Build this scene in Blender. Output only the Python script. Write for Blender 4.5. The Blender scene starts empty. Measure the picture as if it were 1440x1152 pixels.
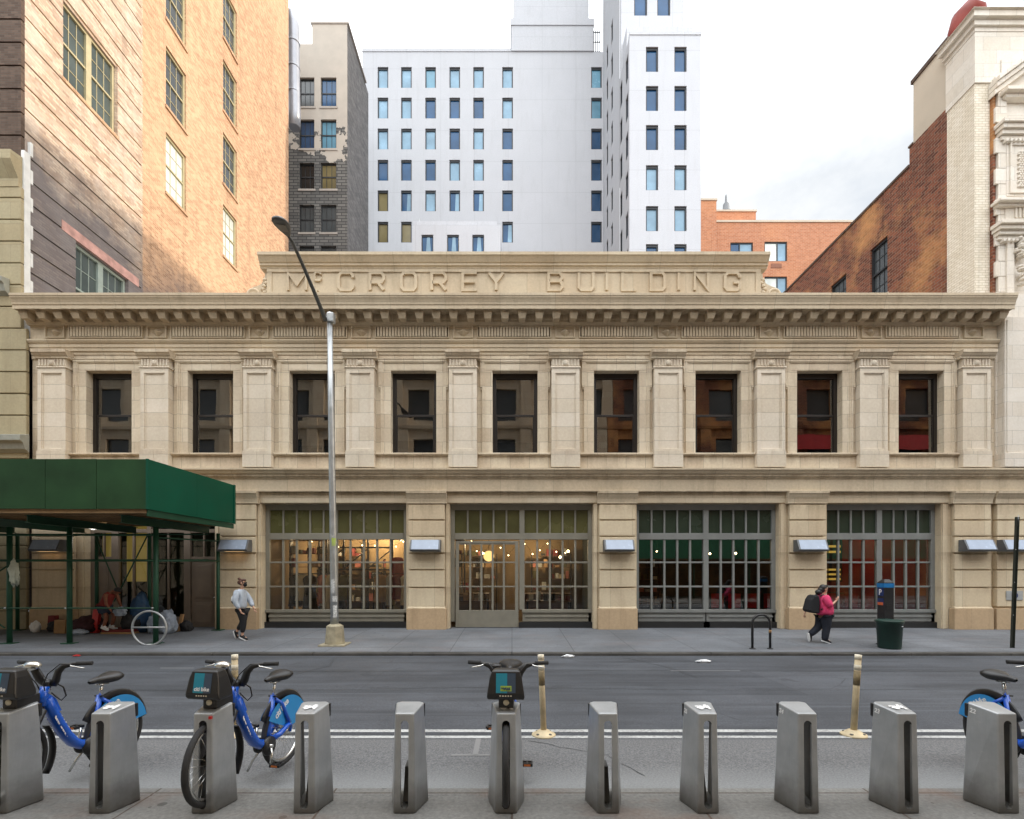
import bpy, bmesh, math, random
from mathutils import Vector, Matrix, noise
R = math.radians
random.seed(11)
scene = bpy.context.scene
COL = scene.collection
F = 720.0
EYE = 1.9

def PX(x, D):
    return (x - 720) * D / F

def PZ(y, D):
    return EYE + (801 - y) * D / F

# far sidewalk falls gently to its kerb
def side_z(Y):
    return -.107 + .0255 * (Y - 12.3)

def SY(y):                       # depth of a far sidewalk point seen at picture row y
    return 2.3207 / ((y - 801) / 720 + .0255)

# ------------------------------------------------------------------ materials
class N:
    def __init__(s, name):
        s.m = bpy.data.materials.new(name)
        s.m.use_nodes = True
        s.t = s.m.node_tree
        s.t.nodes.clear()
        s.out = s.t.nodes.new('ShaderNodeOutputMaterial')

    def n(s, typ, ins=None, **kw):
        nd = s.t.nodes.new('ShaderNode' + typ)
        for k, v in kw.items():
            setattr(nd, k, v)
        for k, v in (ins or {}).items():
            if isinstance(v, tuple) and len(v) == 2 and hasattr(v[0], 'outputs'):
                s.t.links.new(v[0].outputs[v[1]], nd.inputs[k])
            else:
                if isinstance(v, (tuple, list)) and len(v) == 3 and nd.inputs[k].type == 'RGBA':
                    v = (*v, 1)
                nd.inputs[k].default_value = v
        return nd

    def math(s, op, a, b=0.0, c=0.0):
        return (s.n('Math', {0: a, 1: b, 2: c}, operation=op), 0)

    def mix(s, f, a, b, blend='MIX'):
        nd = s.n('Mix', {}, data_type='RGBA', blend_type=blend)
        for i, v in ((0, f), (6, a), (7, b)):
            if isinstance(v, tuple) and len(v) == 2 and hasattr(v[0], 'outputs'):
                s.t.links.new(v[0].outputs[v[1]], nd.inputs[i])
            else:
                if isinstance(v, (tuple, list)):
                    v = (*v, 1)[:4]
                nd.inputs[i].default_value = v
        return (nd, 2)

    def noise(s, vec, scale, detail=4, rough=.55):
        ins = {'Scale': scale, 'Detail': detail, 'Roughness': rough}
        if vec:
            ins['Vector'] = vec
        return (s.n('TexNoise', ins), 0)

    def ramp(s, f, a, b):
        return (s.n('MapRange', {0: f, 1: a, 2: b}), 0)

    def scale(s, vec, sc):
        return (s.n('Mapping', {'Vector': vec, 'Scale': sc}), 0)

    def pos(s):
        return (s.n('NewGeometry'), 0)

    def obj(s):
        return (s.n('TexCoord'), 3)

    def walluv(s):
        g = s.n('NewGeometry')
        p = s.n('SeparateXYZ', {0: (g, 0)})
        q = s.n('SeparateXYZ', {0: (g, 3)})
        a = s.math('GREATER_THAN', s.math('ABSOLUTE', (q, 0)), .6)
        u = s.math('ADD', s.math('MULTIPLY', a, (p, 1)), s.math('MULTIPLY', s.math('SUBTRACT', 1.0, a), (p, 0)))
        return (s.n('CombineXYZ', {0: u, 1: (p, 2)}), 0)

    def bump(s, h, strength=.3, dist=.02):
        return (s.n('Bump', {'Height': h, 'Strength': strength, 'Distance': dist}), 0)

    def bsdf(s, col, rough=.6, metal=0.0, bump=None, spec=.5, emis=None, estr=0, coat=0):
        ins = {'Base Color': col, 'Roughness': rough, 'Metallic': metal, 'Specular IOR Level': spec}
        if bump:
            ins['Normal'] = bump
        if emis:
            ins['Emission Color'] = emis
            ins['Emission Strength'] = estr
        if coat:
            ins['Coat Weight'] = coat
            ins['Coat Roughness'] = .08
        b = s.n('BsdfPrincipled', ins)
        s.t.links.new(b.outputs[0], s.out.inputs[0])
        return s.m

def simple(name, col, rough=.6, metal=0.0, var=.18, sc=6.0, bump=0.0, spec=.5, emis=None, estr=0, coat=0, bsc=None):
    s = N(name)
    o = s.obj()
    f = s.noise(o, sc, 5)
    c = s.mix(s.ramp(f, .3, .7), [x * (1 - var) for x in col], [min(1, x * (1 + var)) for x in col])
    bp = s.bump(s.noise(o, bsc or sc * 4, 4), bump, .01) if bump else None
    rg = s.math('ADD', s.math('MULTIPLY', f, .2), rough - .1)
    return s.bsdf(c, rg, metal, bp, spec, emis, estr, coat)

def stone(name, col, bw, bh, zoff=0.0, joint=.007, var=.12, stain=.35, jdark=.55, pinch=(1.03, .98, .93), off=.5, mott=1.0, soil_shade=()):
    s = N(name)
    uv = s.walluv()
    m = (s.n('Mapping', {'Vector': uv, 'Location': (0.37, zoff, 0)}), 0)
    a = [x * (1 + var) * p for x, p in zip(col, (1, 1, 1))]
    b = [x * (1 - var) * p for x, p in zip(col, pinch)]
    br = s.n('TexBrick', {'Vector': m, 'Color1': a, 'Color2': b, 'Mortar': [x * jdark for x in col], 'Scale': 1.0,
                          'Mortar Size': joint, 'Mortar Smooth': .3, 'Bias': 0.0, 'Brick Width': bw, 'Row Height': bh}, offset=off)
    p = s.pos()
    big = s.noise(p, .55, 5, .6)
    c = s.mix(s.math('MULTIPLY', s.ramp(big, .35, .7), mott), (br, 0), s.mix(.55, (br, 0), [x * .72 for x in col]))
    stv = s.scale(p, (2.4, 2.4, .3))
    st = s.noise(stv, 1.0, 5, .65)
    c = s.mix(s.math('MULTIPLY', s.ramp(st, .52, .78), stain), c, [col[0] * .42, col[1] * .38, col[2] * .32])
    if soil_shade:                      # sooty streaks under ledges; for the left base, shade under the shed painted in
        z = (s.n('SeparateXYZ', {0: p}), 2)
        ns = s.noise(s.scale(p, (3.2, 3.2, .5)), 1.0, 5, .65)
        for zb, hh, am in soil_shade:
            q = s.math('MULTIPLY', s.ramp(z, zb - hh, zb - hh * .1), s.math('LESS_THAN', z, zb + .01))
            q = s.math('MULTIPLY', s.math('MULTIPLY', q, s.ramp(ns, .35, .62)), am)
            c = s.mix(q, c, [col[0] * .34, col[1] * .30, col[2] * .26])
    fine = s.noise(p, 14, 5, .65)
    c = s.mix(.3, c, s.mix(fine, [0.25] * 3, [1.0] * 3), 'OVERLAY')
    h = s.math('ADD', s.math('MULTIPLY', (br, 1), -.6), s.math('MULTIPLY', fine, .25))
    return s.bsdf(c, .82, 0, s.bump(h, .5, .012), .3)

def brick(name, c1, c2, mortar, bw=.215, bh=.075, joint=.008, patch=None, pamt=.6, psc=.5, stretch=(1, 1, 1), bump=.6, shade_z=None):
    s = N(name)
    uv = s.walluv()
    br = s.n('TexBrick', {'Vector': uv, 'Color1': c1, 'Color2': c2, 'Mortar': mortar, 'Scale': 1.0, 'Mortar Size': joint,
                          'Mortar Smooth': .2, 'Bias': 0.0, 'Brick Width': bw, 'Row Height': bh})
    p = s.pos()
    c = (br, 0)
    if patch:
        f = s.noise(s.scale(p, stretch), psc, 6, .62)
        c = s.mix(s.math('MULTIPLY', s.ramp(f, .46, .62), pamt), c, s.mix(.6, c, patch))
    f2 = s.noise(p, 3.0, 5, .7)
    c = s.mix(.35, c, s.mix(f2, [.2] * 3, [1.0] * 3), 'OVERLAY')
    st = s.noise(s.scale(p, (3.0, 3.0, .2)), 1.0, 4, .6)
    c = s.mix(s.math('MULTIPLY', s.ramp(st, .55, .8), .35), c, [x * .45 for x in c1])
    if shade_z:                      # cool shade of the cast shadow painted into the lower wall colour
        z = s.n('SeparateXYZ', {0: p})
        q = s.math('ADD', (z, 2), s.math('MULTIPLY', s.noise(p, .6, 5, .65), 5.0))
        c = s.mix(s.math('MULTIPLY', s.ramp(q, shade_z + 3.2, shade_z + 1.2), .86), c, s.mix(.82, s.mix(1.0, c, (.50, .52, .62), 'MULTIPLY'), (.125, .122, .135)))
    return s.bsdf(c, .88, 0, s.bump(s.math('MULTIPLY', (br, 1), -1.0), bump, .01), .25)

def glass(name, tint=(1, 1, 1), ior=1.75, rough=.0, ripple=.0):
    s = N(name)
    tr = s.n('BsdfTransparent', {'Color': tint})
    gl_in = {'Color': (1, 1, 1), 'Roughness': rough}
    if ripple:
        gl_in['Normal'] = s.bump(s.noise(s.pos(), 1.3, 1), ripple, .05)
    gl = s.n('BsdfGlossy', gl_in)
    fr = s.n('Fresnel', {'IOR': ior})
    mx = s.n('MixShader', {0: (fr, 0), 1: (tr, 0), 2: (gl, 0)})
    s.t.links.new(mx.outputs[0], s.out.inputs[0])
    return s.m

def emit(name, col, strength):
    s = N(name)
    e = s.n('Emission', {'Color': col, 'Strength': strength})
    s.t.links.new(e.outputs[0], s.out.inputs[0])
    return s.m

M = {}
M['stone_up'] = stone('pale_limestone', (.62, .525, .40), .62, .447, .26, .008, .16, .36, soil_shade=((8.92, .30, .75), (5.56, .4, .6), (8.35, .25, .3)))
M['stone_mid'] = stone('ochre_limestone', (.53, .445, .325), 1.7, .9, .3, .006, .07, .40, soil_shade=((9.98, .28, .7), (4.92, .25, .6), (4.40, .2, .5), (11.45, .2, .5)))
M['stone_low'] = stone('buff_limestone', (.60, .495, .35), 1.4, 3.0, .0, .005, .11, .38, soil_shade=((4.02, .4, .6), (2.45, .35, .5), (1.34, .3, .35)))
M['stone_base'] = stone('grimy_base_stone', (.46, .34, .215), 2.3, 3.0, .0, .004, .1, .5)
M['stone_pil'] = stone('pinkish_limestone', (.66, .575, .465), 3.0, .447, .26, .008, .11, .26, soil_shade=((8.62, .3, .5), (5.7, .3, .3)))
M['stone_left'] = stone('olive_painted_stone', (.36, .31, .20), 2.6, .68, .0, .004, .05, .3, soil_shade=((3.6, 1.2, .5),))  # darker band below the shed deck is shade painted into the stone
M['shed_opp'] = simple('opposite_shed_green', (.02, .17, .09), .6)
M['opp'] = stone('shaded_street_stone', (.56, .47, .35), .9, .45, .0, .006, .08, .25)
M['flute_shade'] = simple('painted_flute_shade', (.15, .11, .065), .9, 0, .3, 3)  # dark backing that paints in the shade between the frieze flutes
M['stone_right'] = stone('white_limestone', (.70, .645, .56), .9, .45, .0, .006, .08, .25)
M['white_side'] = simple('white_quoin_paint', (.66, .66, .64), .7, 0, .12, 3)
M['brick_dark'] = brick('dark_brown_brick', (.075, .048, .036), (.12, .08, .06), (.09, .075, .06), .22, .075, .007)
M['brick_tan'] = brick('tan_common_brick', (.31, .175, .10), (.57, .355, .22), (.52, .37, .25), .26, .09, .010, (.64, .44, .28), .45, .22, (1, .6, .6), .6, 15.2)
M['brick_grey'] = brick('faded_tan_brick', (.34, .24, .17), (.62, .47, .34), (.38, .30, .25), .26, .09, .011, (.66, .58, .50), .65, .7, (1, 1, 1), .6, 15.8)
M['brick_red'] = brick('old_red_brick', (.085, .028, .018), (.23, .075, .04), (.19, .12, .085), .30, .11, .016, (.74, .38, .14), .8, .36, (1, .8, .8))  # orange patches: reflected sunlight painted into the side wall's brick
M['brick_white'] = brick('glazed_white_brick', (.66, .58, .46), (.74, .67, .55), (.47, .40, .29), .22, .085, .009)
M['brick_orange'] = brick('orange_brick', (.36, .135, .068), (.45, .195, .108), (.40, .25, .17), .4, .16, .02, (.66, .30, .13), .4, .1)
M['brick_char'] = brick('sooty_brick', (.13, .125, .125), (.22, .21, .205), (.10, .10, .10), .5, .17, .016)
M['stucco_beige'] = simple('beige_stucco', (.50, .43, .34), .9, 0, .12, .4, .2)
M['stucco_grey'] = simple('weathered_grey_render', (.36, .325, .29), .9, 0, .2, .25, .3)
M['tower'] = stone('white_tower_panels', (.40, .408, .43), 3.4, 3.11, .62, .016, .012, .12, .80, (1, 1, 1), 0.0, .25)
M['tower_wing'] = stone('white_wing_panels', (.45, .462, .49), 2.77, 3.11, 1.1, .016, .012, .12, .80, (1, 1, 1), 0.0, .25)
M['steel_dark'] = simple('dark_window_metal', (.025, .027, .03), .45, .3, .1, 4)
M['win_brown'] = simple('brown_black_window_frame', (.022, .017, .014), .4, .2, .1, 4)
M['win_green'] = simple('cream_green_window_frame', (.42, .37, .22), .6, 0, .12, 4)
M['win_greensh'] = simple('sage_window_frame', (.32, .38, .34), .6, 0, .12, 4)
M['shopframe'] = simple('olive_grey_shop_frame', (.215, .20, .16), .5, 0, .1, 3, 0, .4)
M['shopframe2'] = simple('grey_shop_frame', (.20, .205, .195), .5, 0, .1, 3, 0, .4)
M['glass'] = glass('shop_glass', (.93, .95, .92), 1.62)
M['glass_up'] = glass('upper_window_glass', (.75, .73, .68), 2.6, 0, .02)
M['glass_dim'] = glass('dim_shop_glass', (.8, .84, .8), 2.3)
M['black'] = simple('black_base_board', (.012, .012, .012), .6)
M['room_dark'] = simple('dark_room', (.045, .037, .03), .9)
M['shade'] = simple('brown_roller_shade', (.13, .112, .09), .9, 0, .1, 2)
M['transom'] = simple('olive_obscured_glass', (.085, .08, .03), .25, 0, .35, .8, 0, .4)
M['transom2'] = simple('dark_green_obscured_glass', (.03, .042, .028), .25, 0, .3, .8, 0, .4)
M['green_deep'] = simple('dark_green_paint', (.012, .062, .034), .5, 0, .22, 1.2, .12, .4)
M['green_front'] = simple('front_green_plywood', (.018, .055, .020), .6, 0, .3, .9, .15, .2)
M['green_side'] = simple('skylit_green_plywood', (.003, .075, .042), .55, 0, .15, .9, .12, .2)  # side boards: bluish sky light painted into the green
M['timber'] = simple('shed_timber', (.22, .135, .06), .8, 0, .3, 2)
M['ledge'] = simple('greyish_ledge_stone', (.30, .30, .255), .8, 0, .2, 3, .2)
M['galv'] = simple('galvanised_steel', (.40, .415, .42), .42, .7, .16, 5)
M['lampgrey'] = simple('dull_lamp_grey', (.12, .125, .125), .45, .5, .12, 5)
M['lampside'] = simple('wall_light_grey', (.13, .135, .14), .5, .3)
M['lamppanel'] = simple('pale_wall_light_lens', (.34, .40, .50), .25, 0, .08, 3, 0, .5)
M['dock'] = simple('dock_grey_paint', (.265, .272, .275), .33, .4, .14, 3.5, .06, .5, None, 0, 0, 60)
M['dockin'] = simple('dock_inner_rubber', (.09, .088, .08), .6, 0, .3, 10)
M['plastic'] = simple('black_plastic', (.016, .016, .017), .42, 0, .2, 10)
M['rubber'] = simple('tyre_rubber', (.021, .021, .022), .75, 0, .25, 14)
M['blue'] = simple('bike_blue_paint', (.008, .105, .60), .3, 0, .07, 3, 0, .5, None, 0, .5)
M['skyblue'] = simple('bike_light_blue_panel', (.03, .26, .60), .35, 0, .08, 3)
M['teal'] = simple('ad_panel_teal', (.015, .25, .36), .3, 0, .12, 3)
M['adnavy'] = simple('ad_panel_grey_blue', (.045, .075, .12), .35, 0, .15, 5)
M['adgreen'] = simple('ad_panel_lime', (.35, .5, .06), .5, 0, .1, 9)
M['white'] = simple('white_lettering', (.8, .8, .8), .5, 0, .03)
M['chrome'] = simple('polished_metal', (.62, .62, .60), .22, .9, .1, 8)
M['amber'] = simple('amber_reflector', (.6, .16, .03), .3)
M['redpl'] = simple('red_plastic', (.5, .02, .02), .4)
M['cream'] = simple('scuffed_cream_plastic', (.58, .475, .30), .6, 0, .3, 5)
M['creamwhite'] = simple('reflective_white_band', (.72, .66, .52), .5, 0, .15, 9)
M['concrete_pole'] = simple('worn_pole_base', (.33, .29, .20), .7, .1, .25, 6, .2)
M['pole_brown'] = simple('aged_pole', (.36, .35, .31), .4, .7, .25, 4)
M['binl'] = simple('bin_green_plastic', (.008, .035, .026), .5, 0, .2, 6)
M['meter'] = simple('meter_black', (.022, .022, .024), .4, .2)
M['meterblue'] = simple('meter_blue_band', (.01, .16, .42), .4)
M['meternavy'] = simple('meter_navy_sign', (.012, .03, .12), .4)
M['orange'] = simple('orange_label', (.55, .12, .04), .5)
M['skin'] = simple('skin', (.50, .29, .20), .55, 0, .08, 6, 0, .35)
M['skin2'] = simple('tan_skin', (.36, .19, .12), .55, 0, .1, 6, 0, .35)
M['skin_red'] = simple('sunburnt_skin', (.22, .085, .05), .6, 0, .25, 8, 0, .35)
M['hair'] = simple('reddish_brown_hair', (.10, .045, .03), .6, 0, .3, 20)
M['hair2'] = simple('black_hair', (.012, .011, .012), .5, 0, .3, 20)
M['sweater'] = simple('pale_blue_grey_sweatshirt', (.42, .47, .54), .9, 0, .1, 12, .3)
M['legging'] = simple('black_fabric', (.012, .012, .014), .85, 0, .2, 12)
M['navy'] = simple('dark_navy_denim', (.014, .017, .028), .85, 0, .2, 12)
M['pink'] = simple('magenta_fleece', (.62, .045, .14), .9, 0, .12, 12, .3)
M['darkred'] = simple('dark_red_vest', (.19, .022, .018), .9, 0, .2, 10)
M['denim'] = simple('dark_denim', (.03, .04, .065), .9, 0, .2, 12)
M['paper'] = simple('crumpled_paper', (.72, .73, .74), .8, 0, .1, 8)
M['card'] = simple('brown_cardboard', (.33, .19, .085), .85, 0, .15, 5)
M['bluecloth'] = simple('blue_tarp', (.012, .05, .12), .6, 0, .3, 6)
M['palecloth'] = simple('pale_blue_plastic_bag', (.26, .31, .39), .6, 0, .3, 7)
M['maroon'] = simple('maroon_mattress', (.16, .02, .02), .85, 0, .2, 6)
M['burg'] = simple('dark_burgundy_cloth', (.04, .012, .016), .9, 0, .35, 5)
M['redtower'] = simple('red_oxide_paint', (.19, .028, .018), .6, 0, .25, 1, 0, .2)
M['spire'] = simple('distant_grey', (.16, .17, .18), .8)
M['doorwood'] = simple('taupe_painted_door', (.17, .13, .097), .6, 0, .1, 3)
M['yellowglow'] = simple('blind_lit_from_inside', (.45, .34, .10), .7, 0, .15, 1.5, 0, .3, (.85, .62, .16), .12)
M['shopwall'] = simple('warm_shop_wall', (.24, .17, .095), .9, 0, .15, .8)
M['shopfloor'] = simple('shop_floor', (.11, .085, .06), .5)
M['shopceil'] = simple('dark_shop_ceiling', (.03, .028, .025), .9)
M['redwall'] = simple('red_painted_wall', (.42, .014, .02), .6, 0, .12, 1)
M['redchair'] = simple('red_chair_plastic', (.55, .012, .015), .4)
M['darkwall'] = simple('dark_green_wall', (.022, .03, .027), .8)
M['bulb'] = emit('warm_bulb', (1, .72, .36), 14)
M['bulbwhite'] = emit('white_bulb', (1, .97, .9), 10)
M['menu'] = emit('lit_menu_board', (1, .60, .12), .55)
M['strip'] = emit('warm_ceiling_strip', (1, .70, .32), 1.7)
M['warmlens'] = emit('warm_lamp_lens', (1, .6, .25), 1.2)
M['silver'] = simple('silver_duct', (.30, .32, .36), .4, .35, .08, 2)
M['wood'] = simple('wooden_table', (.12, .06, .03), .6)
M['yellow'] = simple('lime_sticker', (.45, .62, .03), .6)
M['sticker'] = simple('white_stickers', (.55, .56, .55), .6, 0, .5, 30)
def dockmat():
    s = N('dock_grey_paint_scuffed')
    o = s.obj()
    sp = s.n('SeparateXYZ', {0: o})
    oi = s.n('ObjectInfo')
    off = (s.n('VectorMath', {0: o, 1: (s.n('CombineXYZ', {0: s.math('MULTIPLY', (oi, 5), 37.0), 1: s.math('MULTIPLY', (oi, 5), 11.0)}), 0)}, operation='ADD'), 0)
    f = s.noise(off, 5, 5, .6)
    c = s.mix(s.ramp(f, .3, .7), (.33, .345, .355), (.42, .435, .445))
    fine = s.noise(s.scale(off, (90, 90, 6)), 1.0, 3)
    c = s.mix(.10, c, s.mix(fine, [.3] * 3, [1.0] * 3), 'OVERLAY')
    sc = s.noise(s.scale(off, (9, 9, 30)), 1.0, 6, .7)
    c = s.mix(s.math('MULTIPLY', s.ramp(sc, .64, .70), .5), c, (.50, .50, .48))
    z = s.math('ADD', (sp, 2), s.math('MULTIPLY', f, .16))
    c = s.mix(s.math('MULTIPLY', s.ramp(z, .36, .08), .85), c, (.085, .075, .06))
    dr = s.noise(s.scale(off, (30, 30, 1.2)), 1.0, 4, .6)
    c = s.mix(s.math('MULTIPLY', s.ramp(dr, .60, .80), .22), c, (.13, .115, .09))
    return s.bsdf(c, s.math('ADD', .24, s.math('MULTIPLY', f, .16)), .35, s.bump(fine, .05, .002), .5)
M['dock'] = dockmat()
def winmat(name, col, r=.12, spec=.6):
    return simple(name, col, r, 0, .25, .5, 0, spec)
M['pane_dark'] = winmat('blue_black_pane', (.018, .055, .12))
M['pane_blue'] = winmat('deep_blue_pane', (.018, .07, .16), .12, .45)
M['pane_curt'] = winmat('pale_blue_curtained_pane', (.19, .31, .41), .25, .4)
M['pane_teal'] = winmat('teal_curtained_pane', (.10, .24, .33), .25)
M['pane_sage'] = winmat('sage_old_pane', (.075, .095, .09), .12)
M['pane_grey'] = winmat('grey_old_pane', (.06, .07, .075), .15)
M['pane_black'] = winmat('black_pane', (.012, .014, .016), .1)
M['pane_light'] = winmat('pane_with_pale_blind', (.62, .66, .62), .25)
M['pane_warm'] = winmat('pane_with_dull_gold_reflection', (.16, .13, .06), .2)

def ground_mat(name, col, kind):
    s = N(name)
    p = s.pos()
    f1 = s.noise(p, .5, 6, .6)
    f2 = s.noise(p, 55 if kind == 'road' else 30, 4, .7)
    f3 = s.noise(s.scale(p, (.25, 2.2, 1)), 1.0, 5, .6)
    c = s.mix(s.ramp(f1, .35, .65), [x * .8 for x in col], [x * 1.22 for x in col])
    c = s.mix(.55 if kind == 'road' else .3, c, s.mix(s.ramp(f2, .3, .7), [.12] * 3, [1.0] * 3), 'OVERLAY')
    h = s.math('MULTIPLY', f2, 1.0)
    if kind == 'road':
        c = s.mix(s.math('MULTIPLY', s.ramp(f3, .46, .66), .6), c, [x * .5 for x in col])
        f4 = s.noise(s.scale(p, (.12, 6.0, 1)), 1.0, 4, .6)
        c = s.mix(s.math('MULTIPLY', s.ramp(f4, .58, .70), .45), c, [x * 1.7 for x in col])
        pb = s.n('TexBrick', {'Vector': p, 'Color1': (1, 1, 1), 'Color2': (.72, .74, .76), 'Mortar': (.5, .5, .5), 'Scale': 1.0, 'Mortar Size': .012, 'Brick Width': 7.3, 'Row Height': 2.05}, offset=.35)
        c = s.mix(.55, c, (pb, 0), 'MULTIPLY')
        oil = s.noise(p, 1.3, 3, .5)
        c = s.mix(s.math('MULTIPLY', s.ramp(oil, .66, .72), .45), c, [x * .4 for x in col])
        # worn paler, coarser strip along the parking lane
        sp = s.n('SeparateXYZ', {0: p})
        ln = s.math('MULTIPLY', s.ramp((sp, 1), 6.1, 5.9), .75)
        c = s.mix(ln, c, s.mix(s.ramp(f2, .35, .65), (.085, .086, .088), (.235, .235, .235)))
        gl = s.math('MULTIPLY', s.ramp(s.math('ADD', (sp, 1), s.math('MULTIPLY', f1, .5)), 5.4, 4.9), .55)
        c = s.mix(gl, c, [.26, .27, .27])
        vo = s.n('TexVoronoi', {'Vector': s.scale(s.mix(.25, p, (s.n('TexNoise', {'Vector': p, 'Scale': .8}), 1)), (1, 1, 1)), 'Scale': .55}, feature='DISTANCE_TO_EDGE')
        ck = s.math('MULTIPLY', s.math('MULTIPLY', s.math('LESS_THAN', (vo, 0), .004), s.ramp(f1, .55, .62)), .5)
        c = s.mix(ck, c, [x * .3 for x in col])
        return s.bsdf(c, .78, 0, s.bump(h, .55, .008), .35)
    br = s.n('TexBrick', {'Vector': s.scale(p, (1, 1, 1)), 'Color1': (1, 1, 1), 'Color2': (.9, .9, .9), 'Mortar': (.45, .36, .31) if kind == 'near' else (.42, .4, .38), 'Scale': 1.0,
                          'Mortar Size': .009, 'Brick Width': 1.52, 'Row Height': 1.45}, offset=0.0)
    c = s.mix(1.0, c, (br, 0), 'MULTIPLY')
    vo = s.n('TexVoronoi', {'Vector': p, 'Scale': 4.6 if kind == 'near' else 2.4}, feature='F1')
    rnd = s.n('SeparateColor', {0: (vo, 1)})
    spot = s.math('MULTIPLY', s.math('LESS_THAN', (vo, 0), s.math('MULTIPLY', s.math('SUBTRACT', (rnd, 0), .4), .30 if kind == 'near' else .2)), .66)
    c = s.mix(spot, c, [x * .28 for x in col])
    rust = s.noise(s.scale(p, (.8, 1.6, 1)), .9, 5, .6)
    c = s.mix(s.math('MULTIPLY', s.ramp(rust, .53, .72), .5 if kind == 'near' else .15), c, (.17, .085, .05))
    if kind == 'far':
        sp = s.n('SeparateXYZ', {0: p})
        c = s.mix(s.math('MULTIPLY', s.ramp(f3, .5, .7), .4), c, [x * .55 for x in col])
    return s.bsdf(c, .75, 0, s.bump(h, .3, .006), .35)
M['road'] = ground_mat('asphalt', (.064, .069, .079), 'road')
M['walk_far'] = ground_mat('bluish_concrete', (.135, .144, .158), 'far')
M['walk_near'] = ground_mat('stained_concrete', (.175, .172, .162), 'near')
M['kerb'] = simple('dark_kerb_stone', (.07, .066, .06), .8, 0, .4, 1.5, .3)
def worn(name, col):
    s = N(name)
    p = s.pos()
    f = s.noise(p, 26, 6, .75)
    g = s.noise(p, 2.2, 4)
    k = s.math('MULTIPLY', s.ramp(s.math('ADD', f, s.math('MULTIPLY', g, .5)), .58, .85), .85)
    return s.bsdf(s.mix(k, (.20, .20, .20), col), .75, 0, s.bump(f, .3, .004), .3)
M['paint'] = worn('worn_white_road_paint', (.54, .55, .54))
M['paintworn'] = worn('faint_road_paint', (.20, .20, .20))

# ------------------------------------------------------------------ mesh builder
ORG = {}
def org(o):
    return ORG.get(o, Vector((0, 0, 0))) if o else Vector((0, 0, 0))

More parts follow.
